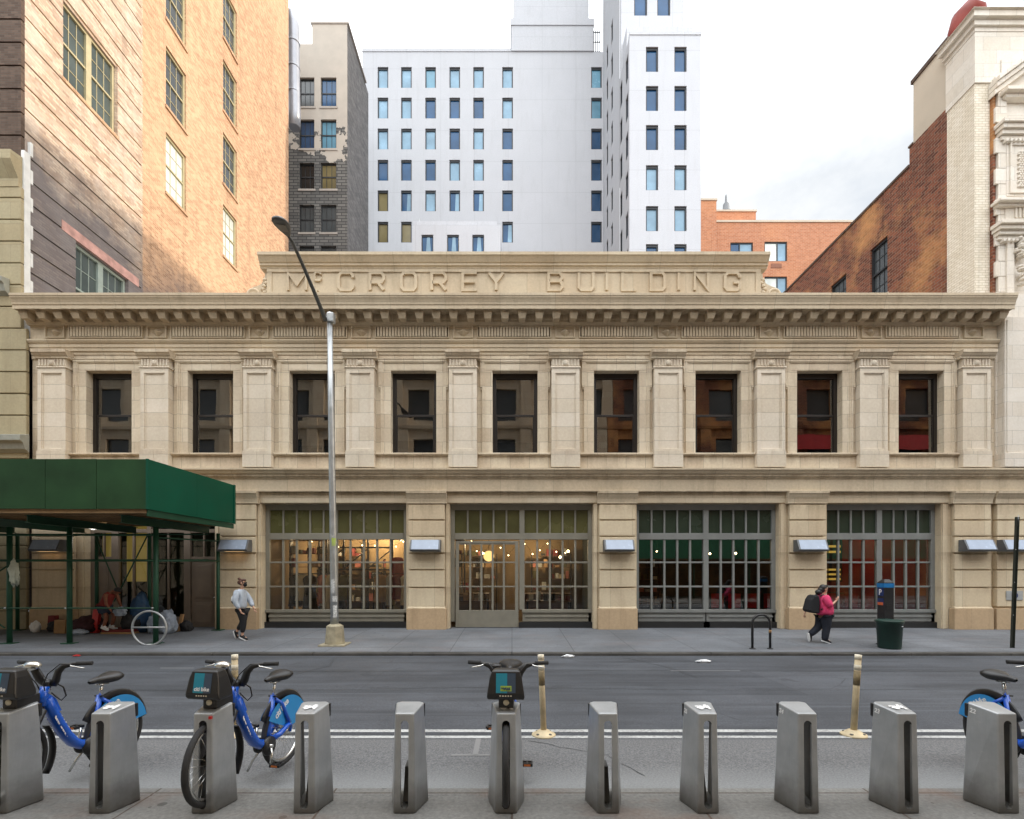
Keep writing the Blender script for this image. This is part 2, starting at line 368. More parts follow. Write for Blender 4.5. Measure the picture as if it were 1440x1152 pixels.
class MB:
    def __init__(s):
        s.v = []; s.f = []; s.mi = []; s.sm = []; s.m = 0; s.smooth = False

    def add(s, vs, fs):
        b = len(s.v)
        s.v += [Vector(v) for v in vs]
        for f in fs:
            s.f.append([b + i for i in f]); s.mi.append(s.m); s.sm.append(s.smooth)
        return s

    def box(s, x0, x1, y0, y1, z0, z1):
        return s.add([(x0, y0, z0), (x1, y0, z0), (x1, y1, z0), (x0, y1, z0), (x0, y0, z1), (x1, y0, z1), (x1, y1, z1), (x0, y1, z1)],
                     [(0, 3, 2, 1), (4, 5, 6, 7), (0, 1, 5, 4), (1, 2, 6, 5), (2, 3, 7, 6), (3, 0, 4, 7)])

    def quad(s, *p):
        return s.add(p, [tuple(range(len(p)))])

    def prism(s, prof, a, b, axis='x', cap=True):
        n = len(prof)
        def P(t, q):
            return {'x': (t, q[0], q[1]), 'y': (q[0], t, q[1]), 'z': (q[0], q[1], t)}[axis]
        vs = [P(a, q) for q in prof] + [P(b, q) for q in prof]
        fs = [(i, (i + 1) % n, n + (i + 1) % n, n + i) for i in range(n)]
        if cap:
            fs += [tuple(range(n - 1, -1, -1)), tuple(range(n, 2 * n))]
        return s.add(vs, fs)

    def tube(s, pts, r, n=8, closed=False, cap=True):
        pts = [Vector(p) for p in pts]
        k = len(pts)
        rs = r if isinstance(r, (list, tuple)) else [r] * k
        sm = s.smooth; s.smooth = True
        vs = []; up = None
        for i, p in enumerate(pts):
            if closed:
                t = (pts[(i + 1) % k] - pts[i - 1])
            else:
                t = pts[min(i + 1, k - 1)] - pts[max(i - 1, 0)]
            t.normalize()
            if up is None:
                up = Vector((0, 0, 1)) if abs(t.z) < .9 else Vector((1, 0, 0))
            a = up - t * up.dot(t)
            if a.length < 1e-4:
                a = t.orthogonal()
            a.normalize(); up = a
            b = t.cross(a)
            ri = rs[i]
            ra, rb = ri if isinstance(ri, tuple) else (ri, ri)
            for j in range(n):
                w = 2 * math.pi * j / n
                vs.append(p + a * (ra * math.cos(w)) + b * (rb * math.sin(w)))
        fs = []
        for i in range(k if closed else k - 1):
            i2 = (i + 1) % k
            for j in range(n):
                j2 = (j + 1) % n
                fs.append((i * n + j, i * n + j2, i2 * n + j2, i2 * n + j))
        s.add(vs, fs)
        if cap and not closed:
            s.smooth = False
            b = len(s.v) - len(vs)
            for base in (0, (k - 1) * n):
                s.f.append([b + base + j for j in range(n)]); s.mi.append(s.m); s.sm.append(False)
        s.smooth = sm
        return s

    def lathe(s, c, prof, n=16, axis='z', smooth=True):
        sm = s.smooth; s.smooth = smooth
        c = Vector(c); vs = []
        for r, t in prof:
            for j in range(n):
                w = 2 * math.pi * j / n
                a, b = r * math.cos(w), r * math.sin(w)
                vs.append(c + Vector({'z': (a, b, t), 'x': (t, a, b), 'y': (a, t, b)}[axis]))
        k = len(prof)
        fs = [(i * n + j, i * n + (j + 1) % n, (i + 1) * n + (j + 1) % n, (i + 1) * n + j) for i in range(k - 1) for j in range(n)]
        s.add(vs, fs)
        b = len(s.v) - len(vs)
        s.smooth = False
        for base, r in ((0, prof[0][0]), ((k - 1) * n, prof[-1][0])):
            if r > 1e-4:
                s.f.append([b + base + j for j in range(n)]); s.mi.append(s.m); s.sm.append(False)
        s.smooth = sm
        return s

    def ball(s, c, r, n=10):
        rx, ry, rz = r if isinstance(r, (tuple, list)) else (r, r, r)
        b = len(s.v)
        s.lathe((0, 0, 0), [(max(1e-5, math.sin(math.pi * i / n)), -math.cos(math.pi * i / n)) for i in range(n + 1)], n * 2)
        for i in range(b, len(s.v)):
            v = s.v[i]; s.v[i] = Vector((c[0] + v.x * rx, c[1] + v.y * ry, c[2] + v.z * rz))
        return s

    def xf(s, b, m):
        for i in range(b, len(s.v)):
            s.v[i] = m @ s.v[i]
        return s

    def holes(s, O, u, n, u0, u1, z0, z1, hs, d):
        O = Vector(O); u = Vector(u); n = Vector(n)
        P = lambda a, z, k=0.0: O + u * a + Vector((0, 0, z)) - n * k
        us = sorted({u0, u1, *[h[0] for h in hs], *[h[1] for h in hs]})
        zs = sorted({z0, z1, *[h[2] for h in hs], *[h[3] for h in hs]})
        us = [a for a in us if u0 <= a <= u1]; zs = [a for a in zs if z0 <= a <= z1]
        for i in range(len(us) - 1):
            run = None
            for j in range(len(zs) - 1):
                cu = (us[i] + us[i + 1]) / 2; cz = (zs[j] + zs[j + 1]) / 2
                inside = any(h[0] < cu < h[1] and h[2] < cz < h[3] for h in hs)
                if not inside:
                    s.quad(P(us[i], zs[j]), P(us[i + 1], zs[j]), P(us[i + 1], zs[j + 1]), P(us[i], zs[j + 1]))
        for a, b, c, e in hs:
            s.quad(P(a, c), P(a, e), P(a, e, d), P(a, c, d))
            s.quad(P(b, c), P(b, e), P(b, e, d), P(b, c, d))
            s.quad(P(a, e), P(b, e), P(b, e, d), P(a, e, d))
            if c > z0 + 1e-6:
                s.quad(P(a, c), P(b, c), P(b, c, d), P(a, c, d))
        return s

    def build(s, name, mats, parent=None, bevel=0.0, recalc=True, seg=2):
        o3 = org(parent)
        me = bpy.data.meshes.new(name)
        me.from_pydata([v - o3 for v in s.v], [], s.f)
        for m in (mats if isinstance(mats, (list, tuple)) else [mats]):
            me.materials.append(M[m] if isinstance(m, str) else m)
        for p, mi, sm in zip(me.polygons, s.mi, s.sm):
            p.material_index = mi; p.use_smooth = sm
        if recalc and mats not in ('glass', 'glass_up', 'glass_dim'):       # glass sheets keep the facing they were drawn with
            bm = bmesh.new(); bm.from_mesh(me)
            bmesh.ops.recalc_face_normals(bm, faces=bm.faces)
            bm.to_mesh(me); bm.free()
        o = bpy.data.objects.new(name, me)
        COL.objects.link(o)
        if parent:
            o.parent = parent
        ORG[o] = o3
        if bevel:
            md = o.modifiers.new('bevel', 'BEVEL')
            md.width = bevel; md.segments = seg; md.limit_method = 'ANGLE'; md.angle_limit = R(40)
            md.harden_normals = False
        return o

def tag(o, label, cat, group=None, kind=None):
    o['label'] = label; o['category'] = cat
    if group:
        o['group'] = group
    if kind:
        o['kind'] = kind
    return o

def thing(name, label, cat, loc=(0, 0, 0), group=None):
    o = bpy.data.objects.new(name, None)
    COL.objects.link(o)
    o.location = loc; o.empty_display_size = .2
    ORG[o] = Vector(loc)
    return tag(o, label, cat, group)

def struct(name, mb, mat, **kw):
    o = mb.build(name, mat, **kw)
    o['kind'] = 'structure'
    return o

def solo(name, mb, mat, label, cat, loc=None, group=None, **kw):     # a thing that is one mesh, origin at its base
    if loc:
        for i in range(len(mb.v)):
            mb.v[i] = mb.v[i] - Vector(loc)
    o = mb.build(name, mat, **kw)
    if loc:
        o.location = loc
    return tag(o, label, cat, group)

def children(o):
    return [c for c in bpy.data.objects if c.parent == o]

def copy_tree(o, parent=None, kids=None):
    if kids is None:
        kids = {}
        for c in bpy.data.objects:
            if c.parent:
                kids.setdefault(c.parent, []).append(c)
    c = o.copy()
    COL.objects.link(c)
    c.parent = parent
    for ch in kids.get(o, []):
        copy_tree(ch, c, kids)
    return c

def evaluated(o, name, mat, parent, world_off=True):
    dg = bpy.context.evaluated_depsgraph_get()
    dg.update()
    me = bpy.data.meshes.new_from_object(o.evaluated_get(dg))
    bpy.data.objects.remove(o)
    me.materials.clear()
    me.materials.append(M[mat] if isinstance(mat, str) else mat)
    for p in me.polygons:
        p.material_index = 0
    r = bpy.data.objects.new(name, me)
    COL.objects.link(r)
    return r

def text_on(name, body, size, mat, parent, O, u, v, ext=.002, bold=0.0, align='CENTER', space=1.0):
    cu = bpy.data.curves.new('t', 'FONT')
    cu.body = body; cu.size = size; cu.extrude = ext; cu.offset = bold
    cu.align_x = align; cu.align_y = 'CENTER'; cu.space_character = space
    o = bpy.data.objects.new('t', cu)
    COL.objects.link(o)
    r = evaluated(o, name, mat, parent)
    if align == 'CENTER' and len(r.data.vertices):
        lo_ = [min(q.co[k] for q in r.data.vertices) for k in range(3)]; hi_ = [max(q.co[k] for q in r.data.vertices) for k in range(3)]
        r.data.transform(Matrix.Translation((-(lo_[0] + hi_[0]) / 2, -(lo_[1] + hi_[1]) / 2, 0)))
    u = Vector(u).normalized(); v = Vector(v).normalized(); w = u.cross(v)
    m = Matrix((u, v, w)).transposed().to_4x4()
    m.translation = Vector(O) - org(parent)
    r.data.transform(m)
    if parent:
        r.parent = parent
    ORG[r] = org(parent)
    return r

def skin(name, nodes, edges, mat, parent, root, sub=1):
    keys = list(nodes)
    me = bpy.data.meshes.new(name)
    me.from_pydata([Vector(nodes[k][0]) for k in keys], [(keys.index(a), keys.index(b)) for a, b in edges], [])
    o = bpy.data.objects.new(name, me)
    COL.objects.link(o)
    md = o.modifiers.new('skin', 'SKIN')
    md.use_smooth_shade = True
    md.branch_smoothing = .3
    if not me.skin_vertices:
        raise RuntimeError('no skin layer')
    for i, k in enumerate(keys):
        r = nodes[k][1]
        me.skin_vertices[0].data[i].radius = r if isinstance(r, tuple) else (r, r)
        me.skin_vertices[0].data[i].use_root = (k == root)
    sb = o.modifiers.new('sub', 'SUBSURF'); sb.levels = sub; sb.render_levels = sub
    r = evaluated(o, name, mat, parent)
    r.data.transform(Matrix.Translation(-org(parent)))
    for p in r.data.polygons:
        p.use_smooth = True
    if parent:
        r.parent = parent
    ORG[r] = org(parent)
    return r

def boolean_cut(o, cutters):
    for c in cutters:
        md = o.modifiers.new('cut', 'BOOLEAN')
        md.object = c; md.operation = 'DIFFERENCE'; md.solver = 'EXACT'
    dg = bpy.context.evaluated_depsgraph_get(); dg.update()
    me = bpy.data.meshes.new_from_object(o.evaluated_get(dg))
    o.modifiers.clear()
    o.data = me
    for c in cutters:
        bpy.data.objects.remove(c)
    return o
# ================================================================== the low limestone building
FY = 16.5                                  # plane of its upper wall
BX0, BX1 = -15.45, 15.55
XC = .07
bld = thing('commercial_building', 'two storey beige limestone building with raised lettering on its parapet and nine upper windows', 'building', (0, FY, 0))
NP = 3.265
pil_x = [XC + (i - 4.5) * NP for i in range(10)]
win_x = [XC + .03 + (i - 4) * NP for i in range(9)]
WZ0, WZ1, WW = PZ(637.5, 16.5), PZ(522, 16.5), 1.455
shops = [(-8.04, -3.40), (-2.0, 2.61), (4.01, 8.60), (10.12, 13.80)]
entry = (-13.75, -9.55)
OZ = PZ(708.3, 16.5)
m = MB()
m.holes((0, FY, 0), (1, 0, 0), (0, -1, 0), BX0, BX1, 4.40, 9.30, [(x - WW / 2, x + WW / 2, WZ0, WZ1) for x in win_x], .34)
m.build('upper_wall', 'stone_up', bld)
m = MB()
m.holes((0, FY - .03, 0), (1, 0, 0), (0, -1, 0), BX0, BX1, 0, 4.40, [(a, b, 0, OZ) for a, b in shops + [entry]], .36)
m.build('ground_floor_wall', 'stone_low', bld)
# shell behind the front
m = MB()
m.box(BX0, BX1, FY + .05, 34, 9.6, 9.8)
m.quad((BX0, FY, 0), (BX0, 34, 0), (BX0, 34, 9.6), (BX0, FY, 9.6))
m.quad((BX1, FY, 0), (BX1, 34, 0), (BX1, 34, 9.6), (BX1, FY, 9.6))
m.quad((BX0, 34, 0), (BX1, 34, 0), (BX1, 34, 9.6), (BX0, 34, 9.6))
m.build('roof_slab', 'stucco_grey', bld)
m = MB()
m.box(BX0 + .05, BX1 - .05, FY + 2.2, FY + 2.3, 4.6, 9.5)
m.box(BX0 + .05, BX1 - .05, FY + .36, FY + 2.2, 4.55, 4.6)
m.build('upper_room', 'room_dark', bld)

# ---- piers
pier_x = [-14.62, -8.73, -2.72, 3.36, 9.41, 14.66]
pz = [(710, 730.5), (732.5, 753.5), (755.5, 777), (779.5, 800.5), (802.5, 825.5), (827.5, 853)]
for i, x in enumerate(pier_x):
    w = .578 if i else .65
    m = MB()
    m.box(x - w + .03, x + w - .03, 16.36, FY - .031, .66, 4.0)
    for a, b in pz:
        z1, z0 = PZ(a, 16.3), PZ(b, 16.3)
        m.box(x - w, x + w, 16.285, 16.37, z0, z1)
    m.prism([(16.37, PZ(853, 16.3)), (16.285, PZ(853, 16.3)), (16.25, .665), (16.37, .665)], x - w - .02, x + w + .02)
    o = m.build('pier', 'stone_low', bld, bevel=.012)
    b = MB().box(x - w - .05, x + w + .05, 16.235, 16.45, side_z(16.3) - .05, .662)
    b.build('plinth', 'stone_base', o, bevel=.015)
    c = MB()
    z = [4.0, 4.05, 4.14, 4.30, 4.31, 4.385]
    d = [.0, .0, .02, .09, .11, .11]
    prof = [(FY - .031, z[0])] + [(16.285 - q, zz) for zz, q in zip(z, d)] + [(FY - .031, z[-1])]
    c.prism(prof, x - w - .06, x + w + .06)
    c.build('capital', 'stone_mid', o, bevel=.008)
# stepped jamb strips beside the openings
for (a, b) in shops + [entry]:
    for x0, x1 in ((a - .13, a - .02), (b + .02, b + .13)):
        m = MB()
        m.box(x0, x1, FY - .075, FY - .02, -.02, OZ - .02)
        m.box(x0 - .09, x0 - .01 if x0 < (a + b) / 2 else x0, FY - .05, FY - .025, -.02, OZ - .02) if x0 < (a + b) / 2 else m.box(x1 + .01, x1 + .09, FY - .05, FY - .025, -.02, OZ - .02)
        m.build('jamb_strip', 'stone_low', bld, bevel=.006)

# ---- string course between the storeys and the fascia under it
zA, zB, zC = PZ(657.5, 16.15), PZ(671, 16.25), PZ(691.5, 16.36)
prof = [(FY - .01, zA + .01), (16.12, zA - .02), (16.12, zA - .07), (16.16, zA - .10), (16.20, zA - .17), (16.24, zA - .19), (16.25, zB + .03), (16.30, zB),
        (16.30, zB - .03), (16.335, zB - .04), (16.335, zC + .05), (16.31, zC + .04), (16.31, zC), (FY - .01, zC)]
m = MB().prism(prof, BX0, BX1)
m.build('string_course', 'stone_mid', bld)
m = MB().box(BX0, BX1, 16.43, FY - .032, OZ + .02, zC - .005)
m.build('lintel', 'stone_mid', bld)

# ---- pilasters
zab0, zab1 = PZ(503, 16.2), PZ(492, 16.2)
zfl = PZ(517, 16.22)
zsh = PZ(634, 16.25)
zbs = PZ(657, 16.25)
for x in pil_x:
    m = MB()
    hw = .445
    m.box(x - hw, x + hw, 16.30, FY - .005, zsh, zfl)                               # recessed field
    for a, b in ((-hw, -hw + .12), (hw - .12, hw)):
        m.box(x + a, x + b, 16.255, 16.31, zsh, zfl - .01)
    m.box(x - hw + .12, x + hw - .12, 16.255, 16.31, zfl - .16, zfl - .01)
    m.box(x - hw + .12, x + hw - .12, 16.255, 16.31, zsh, zsh + .07)
    for a, b in ((-hw + .12, -hw + .155), (hw - .155, hw - .12)):
        m.box(x + a, x + b, 16.28, 16.312, zsh + .07, zfl - .16)
    m.box(x - hw + .155, x + hw - .155, 16.28, 16.312, zfl - .195, zfl - .16)
    m.prism([(FY - .005, zfl), (16.235, zfl), (16.225, zfl + .025), (16.25, zfl + .05), (FY - .005, zfl + .05)], x - hw - .035, x + hw + .035)
    m.box(x - hw, x + hw, 16.28, FY - .005, zfl + .05, zab0)                        # fluted neck
    for k in range(9):
        if k in (4,):
            continue
        fx = x + (k - 4) * .098
        m.box(fx - .027, fx + .027, 16.25, 16.29, zfl + .075, zab0 - .02)
    m.lathe((x, 0, (zfl + zab0) / 2 + .02), [(.10, 16.29), (.10, 16.255), (.06, 16.225), (.02, 16.215)], 14, 'y')
    o = m.build('pilaster', 'stone_pil', bld, bevel=.006)
    c = MB()
    c.prism([(FY - .005, zab0), (16.235, zab0), (16.225, zab0 + .05), (16.19, zab0 + .07), (16.15, zab0 + .13), (16.12, zab0 + .15), (16.12, zab1), (FY - .005, zab1)], x - .545, x + .545)
    c.build('capital', 'stone_up', o, bevel=.006)
    b = MB()
    b.box(x - hw - .015, x - .004, 16.225, FY - .006, zbs, zsh)
    b.box(x + .004, x + hw + .015, 16.225, FY - .006, zbs, zsh)
    b.box(x - .02, x + .02, 16.235, 16.3, zbs, zsh)
    b.build('base_block', 'stone_pil', o, bevel=.006)

# ---- window surrounds, sills, windows
zs1 = PZ(505, 16.45)
for i, x in enumerate(win_x):
    m = MB()
    ow, iw = 1.055, WW / 2
    ear = PZ(541, 16.45)
    for sgn in (-1, 1):
        def bx(a, b, y0, y1, z0, z1):
            a, b = sorted((x + sgn * a, x + sgn * b)); m.box(a, b, y0, y1, z0, z1)
        bx(iw + .002, ow - .09, 16.46, FY - .003, WZ0, WZ1 + .001)
        bx(ow - .09, ow - .05, 16.44, FY - .003, WZ0, zs1 - .14)
        bx(ow - .05, ow, 16.42, FY - .003, WZ0, zs1 - .10)
        bx(ow, ow + .07, 16.425, FY - .003, ear, zs1 - .10)
        bx(ow + .005, ow + .06, 16.40, FY - .003, ear - .10, ear - .004)
        bx(ow + .012, ow + .045, 16.42, FY - .003, ear - .17, ear - .104)
    m.box(x - ow + .09, x + ow - .09, 16.46, FY - .003, WZ1 + .003, zs1 - .14)
    m.prism([(FY - .003, zs1 - .138), (16.44, zs1 - .138), (16.43, zs1 - .10), (16.41, zs1 - .098), (16.41, zs1 - .03), (16.39, zs1 - .02), (16.39, zs1), (FY - .003, zs1)], x - ow - .075, x + ow + .075)
    m.build('window_surround', 'stone_up', bld, bevel=.005)
    s = MB()
    a = pil_x[i] + .465; b = pil_x[i + 1] - .465
    s.prism([(FY - .004, WZ0 - .005), (16.33, WZ0 - .02), (16.33, WZ0 - .07), (16.36, WZ0 - .08), (16.38, WZ0 - .12), (FY - .004, WZ0 - .12)], a, b)
    s.box(a, b, 16.42, FY - .004, zbs + .005, WZ0 - .122)
    s.build('sill', 'stone_up', bld, bevel=.006)
    # sash window
    f = MB()
    y0, y1 = FY + .22, FY + .32
    L, Rr = x - iw, x + iw
    zm = PZ(585, 16.75)
    f.box(L, L + .11, y0, y1, WZ0, WZ1); f.box(Rr - .11, Rr, y0, y1, WZ0, WZ1)
    f.box(L + .11, Rr - .11, y0, y1, WZ1 - .16, WZ1); f.box(L + .11, Rr - .11, y0, y1, WZ0, WZ0 + .07)
    f.box(L + .11, Rr - .11, y0 + .03, y1, zm - .035, zm + .035)
    f.box(L + .11, L + .15, y0 + .03, y1 - .01, WZ0 + .07, zm - .035); f.box(Rr - .15, Rr - .11, y0 + .03, y1 - .01, WZ0 + .07, zm - .035)
    fo = f.build('window', 'win_brown', bld, bevel=.006)
    g = MB()
    tl = .004 * ((i * 7) % 3 - 1)
    g.quad((L + .1, y1 - .04 + tl, zm), (Rr - .1, y1 - .04 - tl, zm), (Rr - .1, y1 - .035 - tl, WZ1 - .1), (L + .1, y1 - .035 + tl, WZ1 - .1))
    g.quad((L + .14, y1 - .06, WZ0 + .05), (Rr - .14, y1 - .06 + tl, WZ0 + .05), (Rr - .14, y1 - .055 + tl, zm), (L + .14, y1 - .055, zm))
    g.build('pane', 'glass_up', fo)
    sh = MB()
    drop = [.02, .0, .35, .5, .45, .9, 1.0, 1.15, 1.2][i]
    sh.quad((L + .1, y1 + .10, WZ0 + drop), (Rr - .1, y1 + .10, WZ0 + drop), (Rr - .1, y1 + .10, WZ1 - .1), (L + .1, y1 + .10, WZ1 - .1))
    sh.build('roller_shade', 'shade', fo)
m = MB().box(BX0, BX1, 16.465, FY - .004, zs1 + .004, 8.93)
m.build('wall_band', 'stone_up', bld)

# ---- entablature: architrave, frieze, cornice
m = MB()
zf0, zf1 = 9.24, 9.70
prof = [(FY + .1, 8.80), (16.44, 8.80), (16.44, 8.88), (16.40, 8.90), (16.40, 9.0), (16.375, 9.01), (16.375, 9.12), (16.34, 9.14), (16.30, 9.20), (16.30, zf0), (16.42, zf0 + .01),
        (16.42, zf1 - .01), (16.36, zf1), (FY + .1, zf1)]
m.prism(prof, BX0, BX1)
pn0, pn1 = PZ(475.5, 16.38), PZ(458.5, 16.38)
for i in range(10):
    x = pil_x[i]
    s = .31
    for a, b, c, d in ((x - s, x + s, pn1 - .03, pn1), (x - s, x + s, pn0, pn0 + .03)):
        m.box(a, b, 16.345, 16.425, c, d)
    for a in (x - s, x + s - .03):
        m.box(a, a + .03, 16.345, 16.425, pn0 + .03, pn1 - .03)
    cz = (pn0 + pn1) / 2; h = .155
    m.add([(x - h * 1.15, 16.421, cz), (x, 16.421, cz - h), (x + h * 1.15, 16.421, cz), (x, 16.421, cz + h), (x, 16.26, cz)],
          [(0, 1, 4), (1, 2, 4), (2, 3, 4), (3, 0, 4)])
    if i < 9:
        a, b = x + .45, pil_x[i + 1] - .45
        m.box(a, b, 16.345, 16.425, pn1 - .028, pn1); m.box(a, b, 16.345, 16.425, pn0, pn0 + .028)
        m.box(a, a + .028, 16.345, 16.425, pn0 + .028, pn1 - .028); m.box(b - .028, b, 16.345, 16.425, pn0 + .028, pn1 - .028)
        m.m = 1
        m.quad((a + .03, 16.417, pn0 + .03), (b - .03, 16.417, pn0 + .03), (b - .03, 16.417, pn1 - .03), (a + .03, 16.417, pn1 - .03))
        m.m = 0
        n = 24
        for k in range(n):
            fx = a + .06 + (b - a - .12) * (k + .5) / n
            m.box(fx - .034, fx + .034, 16.33, 16.426, pn0 + .045, pn1 - .045)
m.build('frieze', ['stone_mid', 'flute_shade'], bld)
cor = MB()
prof = [(FY + .1, 9.702), (16.33, 9.702), (16.31, 9.74), (16.28, 9.76), (16.28, 9.84), (16.26, 9.86), (16.24, 9.985), (15.90, 9.99), (15.87, 9.965), (15.85, 9.97), (15.85, 10.09), (15.83, 10.10),
        (15.82, 10.16), (15.79, 10.23), (15.755, 10.29), (15.75, 10.33), (15.735, 10.335), (15.735, 10.41), (16.4, 10.46), (FY + .1, 10.46)]
cor.prism(prof, BX0 - .02, BX1 + .02)
co = cor.build('cornice', 'stone_mid', bld)
nm = 58
for k in range(nm):
    x = BX0 + .2 + (BX1 - BX0 - .4) * k / (nm - 1)
    d = MB()
    w0, w1 = .135, .10
    d.add([(x - w0, 16.25, 9.983), (x + w0, 16.25, 9.983), (x + w0, 15.95, 9.983), (x - w0, 15.95, 9.983),
           (x - w1, 16.25, 9.74), (x + w1, 16.25, 9.74), (x + w1, 16.02, 9.76), (x - w1, 16.02, 9.76), (x - w0, 15.95, 9.90), (x + w0, 15.95, 9.90)],
          [(0, 1, 2, 3), (3, 2, 9, 8), (8, 9, 6, 7), (7, 6, 5, 4), (0, 3, 8, 7, 4), (1, 2, 9, 6, 5)])
    d.build('modillion', 'stone_mid', co)

# ---- parapet with the name in relief
PX0, PX1 = PX(375, 16.4), PX(1070, 16.4)
m = MB()
PY = 16.40
m.box(PX0, PX1, PY + .03, PY + .6, 10.40, 11.5)
zt = PZ(376, 16.3)
for a, b, c, d in ((PX0, PX1, zt - .09, zt + .02), (PX0, PX1, 10.4, 10.80)):
    m.box(a, b, PY, PY + .04, c, d)
m.box(PX0, PX0 + .16, PY, PY + .04, 10.8, zt - .09); m.box(PX1 - .16, PX1, PY, PY + .04, 10.8, zt - .09)
prof = [(PY + .6, zt + .018), (PY - .01, zt + .018), (PY - .02, zt + .06), (PY - .07, zt + .09), (PY - .07, zt + .16), (PY - .10, zt + .17), (PY - .16, zt + .27), (PY - .20, zt + .33), (PY - .22, zt + .335), (PY - .22, zt + .43), (PY + .6, zt + .47)]
m.prism(prof, PX0 - .2, PX1 + .2)
par = m.build('parapet', 'stone_mid', bld)
for sg, ex in ((-1, PX0), (1, PX1)):
    s = MB()
    pts = [(0, 10.40), (0, 11.46), (.07, 11.40), (.10, 11.25), (.20, 11.08), (.36, 11.0), (.45, 10.98), (.60, 10.88), (.66, 10.70), (.60, 10.50), (.55, 10.40)]
    s.prism([(ex + sg * p, z) for p, z in pts], PY + .05, PY + .4, 'y')
    s.lathe((ex + sg * .44, 0, 10.71), [(.22, PY + .06), (.22, PY + .01), (.17, PY - .01), (.14, PY + .02), (.06, PY + .02), (.05, PY - .01), (.01, PY - .02)], 18, 'y')
    for k in range(5):
        w = k * .5
        s.ball((ex + sg * (.09 + .05 * math.sin(w * 3)), PY + .04, 10.80 + k * .1), (.07, .05, .06), 6)
    s.build('scroll', 'stone_mid', par)
c = .17
GL = {
 'M': [[(0, 0), (0, 1), (.5, .33), (1, 1), (1, 0)]],
 'C': [[(1, .72), (1, 1 - c), (1 - c, 1), (c, 1), (0, 1 - c), (0, c), (c, 0), (1 - c, 0), (1, c), (1, .28)]],
 'R': [[(0, 0), (0, 1), (1 - c, 1), (1, 1 - c), (1, .45 + c), (1 - c, .45), (.05, .45)], [(.55, .47), (1, 0)]],
 'O': [[(0, c), (0, 1 - c), (c, 1), (1 - c, 1), (1, 1 - c), (1, c), (1 - c, 0), (c, 0), (0, c)]],
 'E': [[(1, 1), (0, 1), (0, 0), (1, 0)], [(0, .5), (.85, .5)]],
 'Y': [[(0, 1), (.5, .48), (1, 1)], [(.5, .5), (.5, 0)]],
 'B': [[(0, .5), (0, 1), (1 - c, 1), (1, 1 - c), (1, .52 + c), (1 - c, .52), (.05, .52)], [(.83, .52), (1, .38), (1, c), (1 - c, 0), (0, 0), (0, .5)]],
 'U': [[(0, 1), (0, c), (c, 0), (1 - c, 0), (1, c), (1, 1)]],
 'I': [[(.5, 0), (.5, 1)]],
 'L': [[(0, 1), (0, 0), (1, 0)]],
 'D': [[(0, .5), (0, 1), (1 - c, 1), (1, 1 - c), (1, c), (1 - c, 0), (0, 0), (0, .5)]],
 'N': [[(0, 0), (0, 1), (1, 0), (1, 1)]],
 'G': [[(1, .72), (1, 1 - c), (1 - c, 1), (c, 1), (0, 1 - c), (0, c), (c, 0), (1 - c, 0), (1, c), (1, .45), (.6, .45)]],
 '.': [[(.5, -.02), (.5, .08)]]}

def stroke(mb, pts, t, Y, d):
    P = [Vector((a, b)) for a, b in pts]
    closed = (P[0] - P[-1]).length < 1e-6
    n = len(P)
    Ls, Rs = [], []
    for i in range(n):
        if closed:
            p0 = P[i - 1] if i else P[n - 2]; p1 = P[i + 1] if i < n - 1 else P[1]
        else:
            p0 = P[max(i - 1, 0)]; p1 = P[min(i + 1, n - 1)]
        d1 = (P[i] - p0); d2 = (p1 - P[i])
        if d1.length < 1e-9: d1 = d2
        if d2.length < 1e-9: d2 = d1
        d1.normalize(); d2.normalize()
        n1 = Vector((-d1.y, d1.x)); n2 = Vector((-d2.y, d2.x))
        mt = (n1 + n2).normalized()
        k = min(1 / max(mt.dot(n1), .3), 2.0)
        Ls.append(P[i] + mt * t / 2 * k); Rs.append(P[i] - mt * t / 2 * k)
    for i in range(n - 1):
        a, b, c2, e = Ls[i], Ls[i + 1], Rs[i + 1], Rs[i]
        mb.quad(*[(q.x, Y - d, q.y) for q in (a, b, c2, e)])
        mb.quad((a.x, Y, a.y), (b.x, Y, b.y), (b.x, Y - d, b.y), (a.x, Y - d, a.y))
        mb.quad((e.x, Y, e.y), (c2.x, Y, c2.y), (c2.x, Y - d, c2.y), (e.x, Y - d, e.y))
    if not closed:
        for i in (0, n - 1):
            a, e = Ls[i], Rs[i]
            mb.quad((a.x, Y, a.y), (e.x, Y, e.y), (e.x, Y - d, e.y), (a.x, Y - d, a.y))

LY = PY + .03
lets = []
zl0, zl1 = PZ(411.0, LY), PZ(383.0, LY)
def letter(ch, xa, xb, z0=zl0, z1=zl1, t=.088):
    lm = MB()
    X0, X1 = PX(xa, LY), PX(xb, LY)
    for k, st in enumerate(GL[ch]):
        stroke(lm, [(X0 + t / 2 + (X1 - X0 - t) * a, z0 + t / 2 + (z1 - z0 - t) * b) for a, b in st], t, LY, .065 + .003 * k)
    lm.build('letter', 'stone_mid', par)
for ch, a, b in (('M', 404, 433), ('C', 475, 499), ('R', 519, 542), ('O', 563, 587), ('R', 605.5, 629), ('E', 649, 672.5), ('Y', 686, 709.5),
                 ('B', 769.5, 792), ('U', 812, 836), ('I', 847, 859), ('L', 873, 896), ('D', 913, 936), ('I', 948, 960), ('N', 974.5, 997), ('G', 1017, 1041)):
    letter(ch, a, b)
letter('C', 442, 453, PZ(396.5, LY), zl1, .06)
letter('.', 442, 453, PZ(411, LY), PZ(405, LY) , .05)

